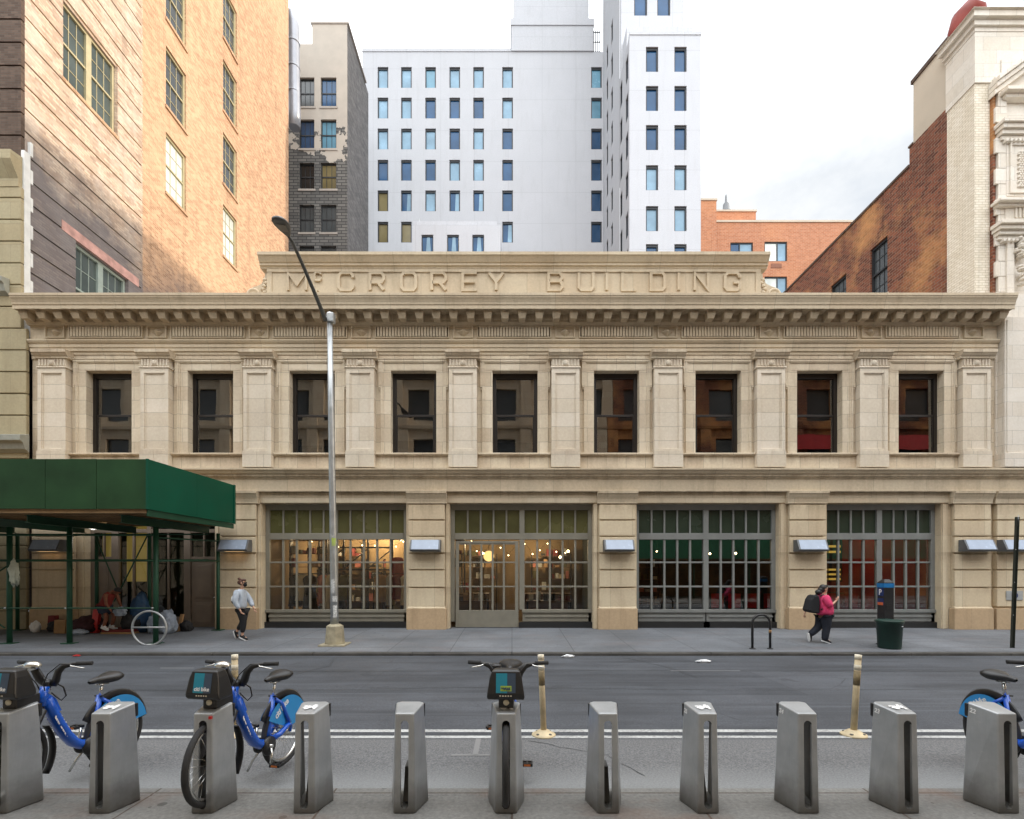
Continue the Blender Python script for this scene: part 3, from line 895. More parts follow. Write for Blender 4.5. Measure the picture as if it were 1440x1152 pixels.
# ---- shop fronts
def shopfront(x0, x1, ncol, mid, fm, tm, door=None, name='shop_window'):
    Y = FY + .20
    D = Y + .04
    fr = MB()
    zt1, zt0 = PZ(717.5, D), PZ(750, D)
    zw1, zw0 = PZ(759, D), PZ(857, D)
    fw = .13
    fr.box(x0, x1, Y, Y + .12, zt1, OZ)
    fr.box(x0, x0 + fw, Y, Y + .12, .2, zt1); fr.box(x1 - fw, x1, Y, Y + .12, .2, zt1)
    fr.box(x0 + fw, x1 - fw, Y - .02, Y + .12, zw1, zt0)
    secs = []
    if mid:
        xm = (x0 + x1) / 2 + .02
        fr.box(xm - .085, xm + .085, Y - .015, Y + .12, zw0, zw1); fr.box(xm - .085, xm + .085, Y - .015, Y + .12, zt0, zt1)
        secs = [(x0 + fw, xm - .085, ncol // 2), (xm + .085, x1 - fw, ncol // 2)]
    else:
        secs = [(x0 + fw, x1 - fw, ncol)]
    r1, r2 = PZ(791, D), PZ(825, D)
    for k, (a, b, n) in enumerate(secs):
        for i in range(1, n):
            x = a + (b - a) * i / n
            fr.box(x - .028, x + .028, Y + .02, Y + .10, zt0, zt1)
            if not (door == k):
                fr.box(x - .032, x + .032, Y + .01, Y + .10, zw0, zw1)
        if door == k:
            continue
        for z in (r1, r2):
            fr.box(a, b, Y + .015, Y + .095, z - .028, z + .028)
    lo = []
    for k, (a, b, n) in enumerate(secs):
        if door == k:
            continue
        aa = x0 if k == 0 else a - .085
        bb = x1 if k == len(secs) - 1 else b + .085
        lo.append((aa, bb))
        fr.box(aa, bb, Y - .05, Y + .12, zw0 - .10, zw0)
        fr.box(aa + .02, bb - .02, Y + .0, Y + .12, .20, zw0 - .10)
        fr.box(aa + .1, bb - .1, Y - .03, Y + .005, .34, .40)
    o = fr.build(name, fm, bld, bevel=.008)
    g = MB().quad((x0 + .1, Y + .065, zt0 - .02), (x1 - .1, Y + .065, zt0 - .02), (x1 - .1, Y + .065, zt1 + .02), (x0 + .1, Y + .065, zt1 + .02))
    g.build('transom_pane', tm, o)
    g = MB()
    for k, (a, b, n) in enumerate(secs):
        g.quad((a - .02, Y + .06, zw0 - .02), (b + .02, Y + .06, zw0 - .02), (b + .02, Y + .06, zw1 + .02), (a - .02, Y + .06, zw1 + .02))
    g.build('pane', 'glass' if fm == 'shopframe' else 'glass_dim', o)
    b = MB()
    for aa, bb in lo:
        b.box(aa - .1, bb + .1, Y - .08, Y + .1, -.03, .19)
    b.build('base_board', 'black', o)
    if door is not None:
        a, bb, n = secs[door]
        dm = MB()
        Yd = Y - .01
        dm.box(a + .03, a + .14, Yd, Yd + .06, .02, zw1 - .05); dm.box(bb - .14, bb - .03, Yd, Yd + .06, .02, zw1 - .05)
        dm.box(a + .14, bb - .14, Yd, Yd + .06, zw1 - .12, zw1 - .05)
        dm.box(a + .14, bb - .14, Yd, Yd + .06, .02, .575)
        for i in range(1, n):
            x = a + .14 + (bb - a - .28) * i / n
            dm.box(x - .034, x + .034, Yd + .01, Yd + .055, .575, zw1 - .12)
        for z in (r1, r2, PZ(765, D)):
            dm.box(a + .14, bb - .14, Yd + .012, Yd + .05, z - .022, z + .022)
        dd = dm.build('door', fm, o, bevel=.006)
    return o

shopfront(*shops[0], 10, False, 'shopframe', 'transom')
shopfront(*shops[1], 10, True, 'shopframe', 'transom', door=0)
shopfront(*shops[2], 10, True, 'shopframe2', 'transom2')
shopfront(*shops[3], 8, True, 'shopframe2', 'transom2')

# ---- recessed entrance under the shed
Y = FY + .22
m = MB()
ex0, ex1 = entry
m.box(ex0, ex1, Y, Y + .12, 3.86, OZ)
cuts = [PX(x, Y) for x in (120, 157, 167, 207, 213, 261, 268, 303)]
cuts[0] = ex0; cuts[-1] = ex1
for a, b in ((cuts[0], cuts[0] + .12), (cuts[1], cuts[2]), (cuts[3], cuts[4]), (cuts[5] - .05, cuts[6]), (cuts[7] - .1, cuts[7])):
    m.box(a, b, Y - .02, Y + .12, .0, 3.86)
m.box(ex0, ex1, Y - .005, Y + .11, 3.10, 3.22)
zz = PZ(783, Y)
for a, b in ((cuts[0] + .12, cuts[1]), (cuts[6], cuts[7] - .1)):
    m.box(a, b, Y, Y + .1, zz - .1, zz)
for a, b in ((cuts[2], cuts[3]), (cuts[4], cuts[5] - .05)):
    m.box(a, b, Y, Y + .1, 0, .35)
    m.box((a + b) / 2 - .03, (a + b) / 2 + .03, Y + .01, Y + .1, .35, 3.1)
for a, b in ((cuts[0] + .12, cuts[1]), (cuts[6], cuts[7] - .1)):
    m.box((a + b) / 2 - .02, (a + b) / 2 + .02, Y + .01, Y + .1, zz, 3.1)
en = m.build('entrance_frame', 'doorwood', bld, bevel=.008)
g = MB()
g.quad((ex0 + .05, Y + .08, 3.2), (ex1 - .05, Y + .08, 3.2), (ex1 - .05, Y + .08, 3.88), (ex0 + .05, Y + .08, 3.88))
g.quad((cuts[4] - .02, Y + .07, .3), (cuts[5], Y + .07, .3), (cuts[5], Y + .07, 3.12), (cuts[4] - .02, Y + .07, 3.12))
g.quad((cuts[2] - .02, Y + .07, .3), (cuts[3], Y + .07, .3), (cuts[3], Y + .07, 3.12), (cuts[2] - .02, Y + .07, 3.12))
g.quad((cuts[0] + .1, Y + .07, zz), (cuts[1], Y + .07, zz), (cuts[1], Y + .07, 3.12), (cuts[0] + .1, Y + .07, 3.12))
g.quad((cuts[6], Y + .07, zz), (cuts[7], Y + .07, zz), (cuts[7], Y + .07, 3.12), (cuts[6], Y + .07, 3.12))
g.build('pane', 'glass', en)
g = MB()
for a, b, z0, z1 in ((cuts[0] + .1, cuts[1], zz, 3.85), (cuts[2], cuts[3], 1.5, 3.85)):
    g.quad((a, Y + .35, z0), (b, Y + .35, z0), (b, Y + .35, z1), (a, Y + .35, z1))
g.build('lit_blind', 'yellowglow', en)
for a, b in ((cuts[0] + .13, cuts[1] - .01), (cuts[6] + .01, cuts[7] - .11)):
    d = MB()
    top = zz - .11
    d.box(a, b, Y + .03, Y + .09, .02, top)
    for q0, q1 in ((.95, top - .12), (.12, .82)):
        d.box(a + .12, b - .12, Y + .015, Y + .035, q0, q1)
        d.box(a + .17, b - .17, Y + .005, Y + .02, q0 + .05, q1 - .05)
    do = d.build('door', 'doorwood', en, bevel=.006)
    MB().ball((b - .07, Y - .0, .98), .03, 6).build('handle', 'chrome', do)

# ---- rooms behind the shop fronts
Yi = FY + .62
m = MB()
m.quad((BX0 + .1, Yi - .3, .0), (BX1 - .1, Yi - .3, .0), (BX1 - .1, 26, .0), (BX0 + .1, 26, .0))
m.build('shop_floor', 'shopfloor', bld)
m = MB()
m.quad((BX0 + .1, Yi - .3, 4.2), (BX1 - .1, Yi - .3, 4.2), (BX1 - .1, 26, 4.2), (BX0 + .1, 26, 4.2))
m.build('shop_ceiling', 'shopceil', bld)
m = MB()
m.box(-8.95, 3.3, 24.0, 24.1, 0, 4.2)
m.build('shop_back_wall', 'shopwall', bld)
m = MB()
m.box(3.35, 15.4, 22.6, 22.7, 0, 4.2); m.box(3.3, 3.38, Yi - .25, 24, 0, 4.2); m.box(-15.4, -9, 18.6, 18.7, 0, 4.2)
m.box(9.3, 9.4, Yi - .2, 18.2, 0, 4.2)
m.build('dark_partition', 'darkwall', bld)
m = MB()
m.box(-9.05, -8.97, Yi - .25, 24, 0, 4.2); m.box(-2.76, -2.70, Yi + .8, 21, 0, 4.2)
m.build('shop_partition', 'shopwall', bld)
m = MB()
m.box(12.9, 15.3, 18.1, 18.2, 0, 4.2)
m.prism([(11.6, 22), (12.85, 18.1), (12.9, 18.2), (11.7, 22)], 0, 4.2, 'z')
m.build('red_partition', 'redwall', bld)
# things inside the left shop
def rack(x0, x1, y, label):
    t = thing('clothing_rack', label, 'clothing rack', ((x0 + x1) / 2, y, 0), 'clothing racks in the lit shop')
    r = MB().tube([(x0, y, .05), (x0, y, 1.75), (x1, y, 1.75), (x1, y, .05)], .025, 6)
    r.tube([(x0, y - .25, .04), (x0, y + .25, .04)], .025, 6); r.tube([(x1, y - .25, .04), (x1, y + .25, .04)], .025, 6)
    r.build('rail_frame', 'steel_dark', t)
    MB().box(x0, x1, y - .2, y + .2, .30, .33).build('shelf', 'wood', t)
rack(-7.75, -5.75, 17.9, 'black clothing rail at the left end of the lit shop window')
rack(-5.0, -3.6, 18.5, 'shorter clothing rail at the right end of the lit shop window')
gm = {}
for nme, col in (('dusty pink', (.42, .15, .12)), ('cream', (.55, .47, .34)), ('black', (.015, .015, .015)), ('charcoal', (.05, .05, .05)), ('tan', (.33, .2, .1)), ('pale grey', (.35, .35, .34)), ('wine red', (.16, .03, .03)), ('olive', (.09, .085, .04))):
    gm[nme] = simple('cloth_' + nme.replace(' ', '_'), col, .9, 0, .2, 5)
def garment(x, y, z1, ln, w, col, label, grp):
    mb = MB(); mb.smooth = True
    rows = []
    rr = random.Random(int(x * 100) + 5)
    for k, (f, ww, dd) in enumerate(((0, .25, .25), (.05, .75, .55), (.12, 1.0, .9), (.4, .82, 1), (.7, .9, 1), (1, 1.05, 1))):
        rows.append((z1 - f * ln, w / 2 * ww, .09 * dd))
    n = 14; vs = []
    for z, a, b in rows:
        for j in range(n):
            t = 2 * math.pi * j / n
            fold = 1 + .12 * math.sin(5 * t + x * 9) * (z1 - z) / ln
            vs.append((a * math.cos(t) * fold, b * math.sin(t) * fold, z))
    fs = [(i * n + j, i * n + (j + 1) % n, (i + 1) * n + (j + 1) % n, (i + 1) * n + j) for i in range(len(rows) - 1) for j in range(n)] + [tuple(range(n))]
    mb.add(vs, fs)
    o = mb.build('garment', gm[col])
    o.location = (x, y, 0); o.rotation_euler.z = rr.uniform(.5, 1.2)
    tag(o, label, 'garment', grp)
gs = [(-7.55, 'black', 1.1), (-7.3, 'cream', .9), (-7.05, 'charcoal', 1.25), (-6.6, 'dusty pink', 1.0), (-6.35, 'cream', 1.2), (-6.05, 'black', 1.15), (-5.85, 'olive', .9)]
desc = ['black coat nearest the left end of the left clothing rail', 'cream blouse second from the left on the left clothing rail', 'long charcoal coat third from the left on the left clothing rail',
        'dusty pink top hanging in the middle of the left clothing rail', 'long cream dress just right of the pink top on the rail', 'long black dress second from the right on the left clothing rail', 'short olive jacket at the right end of the left clothing rail']
for (x, c2, ln), d in zip(gs, desc):
    garment(x, 17.9, 1.72, ln, .5, c2, d, 'clothes hanging in the lit shop')
for (x, c2, ln), d in zip([(-4.75, 'tan', 1.0), (-4.4, 'pale grey', 1.1), (-4.1, 'wine red', .9), (-3.8, 'cream', 1.1)],
                          ['tan coat at the left end of the shorter clothing rail', 'pale grey dress second from left on the shorter clothing rail', 'wine red jacket third from left on the shorter clothing rail', 'cream dress at the right end of the shorter clothing rail']):
    garment(x, 18.5, 1.72, ln, .5, c2, d, 'clothes hanging in the lit shop')
# framed wall display and bracing
t = thing('garment_stand', 'tall black garment stand with diagonal braces deep in the lit shop', 'display frame', (-6.3, 21, 0))
r = MB()
for x in (-7.9, -6.9, -5.9, -4.9):
    r.box(x - .03, x + .03, 20.97, 21.03, 0, 3.6)
for z in (1.9, 2.8, 3.5):
    r.box(-7.9, -4.9, 20.965, 21.035, z - .03, z + .03)
r.build('uprights', 'steel_dark', t)
r = MB()
for x in (-7.9, -6.9, -5.9):
    r.tube([(x, 21, 1.95), (x + 1, 21, 2.75)], .025, 6)
r.build('brace', 'steel_dark', t)
MB().box(-7.9, -4.9, 20.7, 21.3, 1.84, 1.868).build('shelf', 'wood', t)
for k, (x, y, z, c2) in enumerate([(-4.6, 20.6, 2.4, 'wine red'), (-3.9, 21.5, 2.3, 'pale grey'), (-3.5, 20.4, 2.2, 'olive')]):
    garment(x, y, z, .8, .55, c2, ['wine red top pinned up high behind the lamp post', 'pale grey top hung high near the right of the lit shop', 'olive top hung high at the right edge of the lit shop'][k], 'clothes hung high in the lit shop')
# counters
def counter(x0, x1, y0, y1, h, mt, label):
    t = thing('shop_counter', label, 'counter', ((x0 + x1) / 2, (y0 + y1) / 2, 0), 'shop counters')
    MB().box(x0, x1, y0, y1, .0, h - .05).build('body', mt, t, bevel=.01)
    MB().box(x0 - .04, x1 + .04, y0 - .04, y1 + .04, h - .05, h).build('top', 'wood', t, bevel=.008)
counter(-2.4, -.9, 19.2, 19.9, 1.0, 'shopwall', 'low pale counter behind the glazed shop door')
counter(.5, 2.3, 20.2, 21, .95, 'wood', 'dark counter behind the window beside the shop door')
counter(10.9, 12.2, 18.9, 19.4, 1.05, 'redwall', 'red counter under the glowing menu board')
t = thing('menu_board', 'glowing amber menu board at the left of the rightmost shop window', 'menu board', (11.4, 18.6, 1.5))
MB().box(10.95, 12.0, 18.6, 18.65, 1.45, 3.0).build('backing', 'steel_dark', t)
for k in range(5):
    MB().box(11.0, 11.44, 18.57, 18.599, (1.52 + k * .17) if k < 3 else 2.5 + (k - 3) * .2, (1.59 + k * .17) if k < 3 else 2.58 + (k - 3) * .2).build('lit_panel', 'menu', t)
    MB().box(11.5, 11.92, 18.57, 18.599, (1.52 + k * .17) if k < 3 else 2.5 + (k - 3) * .2, (1.59 + k * .17) if k < 3 else 2.58 + (k - 3) * .2).build('lit_panel', 'menu', t)
# red chairs
def chair(x, y, label=None):
    t = thing('red_chair', label, 'chair', (x, y, 0), 'red chairs behind the dark shop windows')
    b = MB(); b.smooth = True
    b.add([(x - .22 + .44 * i / 6, y + .16 + .05 * math.cos((i / 6 - .5) * 3), z) for z in (.55, .75, .95, 1.05) for i in range(7)],
          [(k * 7 + i, k * 7 + i + 1, k * 7 + i + 8, k * 7 + i + 7) for k in range(3) for i in range(6)])
    b.build('backrest', 'redchair', t)
    MB().box(x - .22, x + .22, y - .22, y + .2, .47, .51).build('seat', 'redchair', t, bevel=.015)
    for sx in (-.19, .19):
        for sy in (-.19, .17):
            MB().tube([(x + sx, y + sy, .47), (x + sx * 1.15, y + sy * 1.15, 0)], .014, 6).build('leg', 'chrome', t)
for k, x in enumerate((7.25, 7.85, 8.5, 9.1)):
    chair(x, 17.9, 'red chair, %s of the four in the third shop window' % ['leftmost', 'second from left', 'third from left', 'rightmost'][k])
for k, x in enumerate((11.4, 12.05, 12.65)):
    chair(x, 18.0, 'red chair, %s of the three in the rightmost shop window' % ['leftmost', 'middle', 'rightmost'][k])
# pendants and ceiling strips
def pendant(x, y, z, big, label):
    t = thing('pendant_lamp', label, 'lamp', (x, y, 4.2), 'lit pendant lamps inside the shops')
    MB().tube([(x, y, 4.2), (x, y, z + .06)], .008, 5).build('cord', 'black', t)
    MB().ball((x, y, z), big, 7).build('bulb', 'bulb', t)
pl = [(-1.55, 19.6, 2.95, .05), (-.85, 20.5, 3.25, .045), (-1.1, 18.8, 2.5, .05), (1.0, 19.2, 3.15, .05), (1.45, 20.2, 3.3, .05), (2.15, 19.6, 2.6, .05), (1.75, 18.6, 2.35, .045), (6.6, 19.0, 2.55, .04), (7.5, 19.4, 2.5, .04), (8.3, 19.0, 2.5, .04), (5.6, 19.8, 2.6, .03)]
pd = ['lit bulb at the left of the glazed shop door', 'small lit bulb high in the middle of the glazed shop door', 'lowest lit bulb behind the glazed shop door', 'lit bulb high at the left of the window beside the shop door', 'topmost lit bulb in the window beside the shop door',
      'lit bulb low at the right of the window beside the shop door', 'lowest lit bulb in the window beside the shop door', 'small bulb left of centre in the right half of the third shop window', 'small bulb in the middle of the right half of the third shop window', 'small bulb at the right of the third shop window', 'tiny bulb left of the centre post in the third shop window']
for a, d in zip(pl, pd):
    pendant(*a, d)
def striplight(x0, x1, y0, y1, z, label):
    t = thing('strip_light', label, 'ceiling light', ((x0 + x1) / 2, (y0 + y1) / 2, z), 'lit ceiling strips inside the shops')
    d = Vector((x1 - x0, y1 - y0, 0)); n = Vector((-d.y, d.x, 0)).normalized() * .05
    b = MB()
    a0, a1 = Vector((x0, y0, z)), Vector((x1, y1, z))
    b.add([a0 - n, a0 + n, a1 + n, a1 - n, a0 - n + Vector((0, 0, .06)), a0 + n + Vector((0, 0, .06)), a1 + n + Vector((0, 0, .06)), a1 - n + Vector((0, 0, .06))],
          [(4, 5, 6, 7), (0, 1, 5, 4), (1, 2, 6, 5), (2, 3, 7, 6), (3, 0, 4, 7)])
    b.build('housing', 'steel_dark', t)
    MB().quad(a0 - n * .9 - Vector((0, 0, .002)), a0 + n * .9 - Vector((0, 0, .002)), a1 + n * .9 - Vector((0, 0, .002)), a1 - n * .9 - Vector((0, 0, .002))).build('diffuser', 'strip', t)
striplight(-3.6, -5.0, 18.2, 23, 3.15, 'long warm strip light running back at the right of the lit clothes shop')
striplight(-2.2, -.4, 21.5, 21.5, 3.2, 'warm strip light across the back behind the glazed shop door')
striplight(.2, 2.4, 22.5, 22.5, 3.3, 'warm strip light across the back beside the shop door')
lampdef = [(-7.2, 22.8, 3.3, 120), (-5.7, 23.2, 3.3, 150), (-4.0, 22.4, 3.0, 110), (-6.2, 18.9, 3.8, 30), (-4.1, 18.9, 3.6, 30), (-1.3, 22.4, 3.0, 60), (1.2, 22.6, 2.9, 80), (.5, 18.6, 3.8, 14), (7.6, 17.6, 3.7, 40), (11.6, 17.6, 3.4, 26), (13.4, 17.4, 3.9, 10)]
for k, (x, y, z, e) in enumerate(lampdef):
    ld = bpy.data.lights.new('shop_light', 'POINT'); ld.energy = e; ld.color = (1, .72, .40); ld.shadow_soft_size = .12
    lo = bpy.data.objects.new('shop_light', ld); lo.location = (x, y, z); COL.objects.link(lo)
# paper notice in the window by the door
solo('paper_notice', MB().box(-.07, .07, -.004, 0, 0, .28), 'paper', 'white paper notice taped inside the window right of the shop door', 'notice', (PX(745, 16.72), 16.75, PZ(850, 16.7)))

# strings of small lit bulbs
def bulbs(pts, label):
    t = thing('string_lights', label, 'string lights', pts[0], 'strings of lit bulbs in the shops')
    MB().tube([Vector(q) + Vector((0, 0, .05)) for q in pts], .006, 5).build('wire', 'black', t)
    for q in pts:
        MB().ball(q, .024, 5).build('bulb', 'bulb', t)
rb_ = random.Random(9)
bulbs([(-7.9 + .34 * k, 20.2 + .6 * math.sin(k), 3.0 + .22 * math.sin(k * 1.7)) for k in range(13)], 'string of tiny lit bulbs across the lit clothes shop')
bulbs([(-1.8 + .33 * k, 21.2 + .5 * math.cos(k * 1.3), 2.75 + .25 * math.cos(k * 1.9)) for k in range(13)], 'string of tiny lit bulbs behind the shop door and the window beside it')
# shelving and displays deep in the shops
def shelves(x0, x1, y, label, seed, tall=3.0):
    t = thing('shelf_unit', label, 'shelves', ((x0 + x1) / 2, y, 0), 'shelves along the back of the lit shops')
    rr = random.Random(seed)
    f = MB()
    for x in (x0, (x0 + x1) / 2, x1):
        f.box(x - .02, x + .02, y - .15, y + .15, 0, tall)
    f.build('upright', 'steel_dark', t)
    z = .45
    cols_ = ['cloth_dusty_pink', 'cloth_cream', 'cloth_black', 'cloth_tan', 'cloth_pale_grey', 'cloth_olive', 'cloth_wine_red', 'white_stickers']
    while z < tall:
        MB().box(x0 - .02, x1 + .02, y - .16, y + .16, z - .02, z).build('shelf', 'wood', t)
        b = MB(); x = x0 + .06
        while x < x1 - .15:
            w_ = rr.uniform(.08, .3); h_ = rr.uniform(.08, .36)
            if rr.random() < .75:
                b.m = rr.randrange(len(cols_))
                b.box(x, min(x + w_, x1 - .03), y - .12, y + .1, z + .002, z + h_)
            x += w_ + rr.uniform(.02, .12)
        b.build('goods', [bpy.data.materials[c_] for c_ in cols_], t)
        z += .52
shelves(-8.6, -6.9, 23.6, 'tall shelves at the back left of the lit clothes shop', 1)
shelves(-8.75, -7.3, 20.3, 'tall dark shelves against the left side of the lit clothes shop', 21, 3.5)
shelves(-6.7, -5.1, 23.7, 'tall shelves at the middle of the back of the lit clothes shop', 8, 2.4)
shelves(-4.9, -3.2, 23.6, 'tall shelves at the back right of the lit clothes shop', 2)
shelves(-2.5, -1.9, 20.5, 'narrow tall shelves at the left of the glazed shop door', 22, 3.3)
shelves(-2.3, -.7, 23.5, 'tall shelves at the back seen through the glazed shop door', 3, 2.6)
shelves(.9, 2.7, 23.5, 'tall shelves at the back of the window beside the shop door', 4, 2.6)
shelves(4.3, 6.2, 21.5, 'dim shelves at the back left of the third shop window', 5, 2.3)
def table(x, y, w_, d_, h_, seed, label):
    t = thing('display_table', label, 'table', (x, y, 0), 'display tables in the shops')
    rr = random.Random(seed)
    MB().box(x - w_ / 2, x + w_ / 2, y - d_ / 2, y + d_ / 2, h_ - .04, h_).build('top', 'wood', t)
    for sx in (-1, 1):
        for sy in (-1, 1):
            MB().box(x + sx * (w_ / 2 - .05) - .025, x + sx * (w_ / 2 - .05) + .025, y + sy * (d_ / 2 - .05) - .025, y + sy * (d_ / 2 - .05) + .025, 0, h_ - .041).build('leg', 'steel_dark', t)
    b = MB()
    for k in range(6):
        xx = x - w_ / 2 + .1 + (w_ - .3) * k / 5
        b.m = rr.randrange(5)
        b.box(xx, xx + .16, y - .12, y + .12, h_ + .002, h_ + rr.uniform(.05, .32))
    b.build('goods', [bpy.data.materials[c_] for c_ in ('cloth_cream', 'cloth_tan', 'cloth_black', 'cloth_wine_red', 'white_stickers')], t)
table(-7.0, 19.4, 1.5, .7, .85, 11, 'display table behind the left clothing rail')
table(-4.4, 20.2, 1.3, .7, .85, 12, 'display table behind the shorter clothing rail')
table(-1.4, 18.2, 1.2, .6, .8, 13, 'display table just behind the glazed shop door')
table(1.3, 18.3, 1.6, .6, .8, 14, 'display table just behind the window beside the shop door')
table(5.2, 18.2, 1.4, .6, .75, 15, 'dark table in the left half of the third shop window')
t = thing('globe_lamp', 'big glowing globe lamp behind the glazed shop door', 'lamp', (-.95, 21, 4.2))
MB().tube([(-.95, 21, 4.2), (-.95, 21, 2.7)], .01, 5).build('cord', 'black', t)
MB().ball((-.95, 21, 2.45), .22, 10).build('globe', emit('globe_glow', (1, .62, .22), 1.6), t)
for k, (x, y, z) in enumerate([(-7.4, 22, 3.3), (-6.8, 22.3, 3.3), (-6.1, 22, 3.3), (-4.4, 20.6, 3.3), (-4.0, 19.8, 3.25), (-3.75, 19.0, 3.25), (-.2, 22.3, 3.35), (.6, 20.8, 3.2), (2.3, 22, 3.3)]):
    t = thing('spot_lamp', ['first ceiling spot from the left in the lit clothes shop', 'second ceiling spot from the left in the lit clothes shop', 'third ceiling spot from the left in the lit clothes shop', 'ceiling spot farthest back along the strip light in the clothes shop', 'middle ceiling spot beside the strip light in the clothes shop', 'nearest ceiling spot at the right of the clothes shop', 'ceiling spot at the right edge of the glazed shop door', 'ceiling spot at the left of the window beside the shop door', 'ceiling spot at the far right of the window beside the shop door'][k], 'lamp', (x, y, 4.2), 'ceiling spots in the lit shops')
    MB().tube([(x, y, 4.2), (x, y, z + .12)], .012, 5).build('stem', 'black', t)
    MB().lathe((x, y, z), [(.045, .0), (.05, .10), (.03, .14)], 10).build('shade', 'steel_dark', t)
    MB().ball((x, y, z - .005), (.04, .04, .02), 5).build('bulb', 'bulb', t)

# ---- wall lights on the piers
wl = ['rusty looking wall light on the dark pier beneath the green shed, lit underneath', 'wall light on the pier behind the walking woman, beside the green shed', 'pale wall light on the pier between lit clothes shop and shop door',
      'pale wall light on the pier right of the shop door', 'pale wall light on the pier above the person in pink', 'pale wall light on the pier right of the red-walled shop window', 'pale wall light on the far right pier above the oval plaque']
def walllight(x, label, warm):
    z0, z1 = PZ(775.5, 16.1), PZ(759, 16.1)
    t = thing('wall_light', label, 'wall light', (x, 16.285, z0), 'wall lights on the ground floor piers')
    b = MB()
    b.prism([(16.282, z0), (15.98, z0), (15.93, z0 + .05), (16.08, z1), (16.282, z1)], x - .47, x + .47)
    b.build('housing', 'lampside', t, bevel=.008)
    q = MB()
    e = Vector((0, -.004, .0))
    q.quad((x - .42, 15.931, z0 + .062), (x + .42, 15.931, z0 + .062), (x + .42, 16.068, z1 - .008), (x - .42, 16.068, z1 - .008))
    q.build('lens', 'lamppanel', t)
    if warm:
        MB().quad((x - .3, 16.2, z0 - .004), (x + .3, 16.2, z0 - .004), (x + .3, 16.02, z0 - .004), (x - .3, 16.02, z0 - .004)).build('lit_underside', 'warmlens', t)
for i, x in enumerate(pier_x):
    walllight(x, wl[i], i < 2)
# ================================================================== left neighbour: tall tan brick building
LX = -15.8
lb = thing('brick_building', 'tall tan brick building on the left with sunlit side wall and banded stone base', 'building', (-18, FY, 0))
LD = 36.2                                       # rear end of its side wall
ztop = 44.0
Ysp = 21.9
cA, cB = (23.37, 24.83), (28.0, 29.4)
hs = [(17.98, 20.42, 19.2, 21.95), (18.5, 21.0, 10.6, 13.75), (17.98, 20.42, 27.2, 30.0), (17.98, 20.42, 35, 38)]
for z in (19.15, 23.1, 27.1, 31.1, 35.1):
    hs += [(cA[0], cA[1], z, z + 2.75), (cB[0], cB[1], z - .05, z + 2.75)]
m = MB()
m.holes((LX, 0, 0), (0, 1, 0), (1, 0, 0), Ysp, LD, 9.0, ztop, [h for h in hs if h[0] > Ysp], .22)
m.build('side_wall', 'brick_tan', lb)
# banded front portion of the side wall: slabs with dark grooves between them
m = MB()
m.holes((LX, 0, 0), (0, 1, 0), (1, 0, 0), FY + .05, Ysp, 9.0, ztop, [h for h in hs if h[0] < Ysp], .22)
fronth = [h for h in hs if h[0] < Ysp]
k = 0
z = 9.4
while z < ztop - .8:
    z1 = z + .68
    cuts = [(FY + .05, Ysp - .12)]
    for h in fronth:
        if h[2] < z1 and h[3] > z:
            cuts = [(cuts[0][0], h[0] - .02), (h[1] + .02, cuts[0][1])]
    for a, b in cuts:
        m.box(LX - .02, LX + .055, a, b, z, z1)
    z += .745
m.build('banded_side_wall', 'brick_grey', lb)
def sash_y(hole, mt, panes, parent, muntin=True, X=LX - .20, double=False, face=1):
    y0, y1, z0, z1 = hole
    f = MB()
    w = .09
    fx0, fx1 = X, X + .12 * face
    fx0, fx1 = min(fx0, fx1), max(fx0, fx1)
    f.box(fx0, fx1, y0, y0 + w, z0, z1); f.box(fx0, fx1, y1 - w, y1, z0, z1)
    f.box(fx0, fx1, y0 + w, y1 - w, z1 - .1, z1); f.box(fx0, fx1, y0 + w, y1 - w, z0, z0 + .1)
    secs = [(y0 + w, y1 - w)]
    if double:
        ym = (y0 + y1) / 2
        f.box(fx0, fx1 + .01, ym - .12, ym + .12, z0 + .1, z1 - .1)
        secs = [(y0 + w, ym - .12), (ym + .12, y1 - w)]
    zm = (z0 + z1) / 2
    gx = X + .04 * face
    for a, b in secs:
        f.box(fx0, fx1 - .02, a, b, zm - .035, zm + .035)
        if muntin:
            for q in (1, 2):
                yy = a + (b - a) * q / 3
                f.box(min(gx, gx + .02 * face), max(gx, gx + .02 * face), yy - .012, yy + .012, z0 + .1, z1 - .1)
            for zz in (z0 + (z1 - z0) * .25, z0 + (z1 - z0) * .75):
                f.box(min(gx, gx + .018 * face), max(gx, gx + .018 * face), a, b, zz - .012, zz + .012)
    o = f.build('window', mt, parent)
    g = MB()
    g.quad((gx, y0 + .05, zm), (gx, y1 - .05, zm), (gx, y1 - .05, z1 - .05), (gx, y0 + .05, z1 - .05))
    g.quad((gx, y0 + .05, z0 + .05), (gx, y1 - .05, z0 + .05), (gx, y1 - .05, zm), (gx, y0 + .05, zm))
    g.build('pane', panes, o)
    return o
pk = ['pane_grey', 'pane_teal', 'pane_light', 'pane_grey', 'pane_grey', 'pane_grey', 'pane_grey']
j = 0
for h in hs:
    if h[3] > 34:
        pass
    dbl = h[1] - h[0] > 2
    sh = h[2] < 15
    mat_ = 'win_greensh' if sh else 'win_green'
    lit = 'pane_light' if (abs(h[2] - 19.1) < .3 and not dbl) else ('pane_grey' if not dbl else 'pane_sage')
    sash_y(h, mat_, lit, lb, True, LX - .20, dbl)
for h in hs:
    MB().box(LX - .02, LX + .07, h[0] - .06, h[1] + .06, h[2] - .12, h[2] - .002).build('sill', 'brick_tan', lb)
m = MB().box(LX - .02, LX + .065, 17.9, 21.6, 13.80, 14.15)
m.build('pinkish_lintel', simple('pink_brick_lintel', (.52, .30, .26), .85, 0, .3, 3), lb)
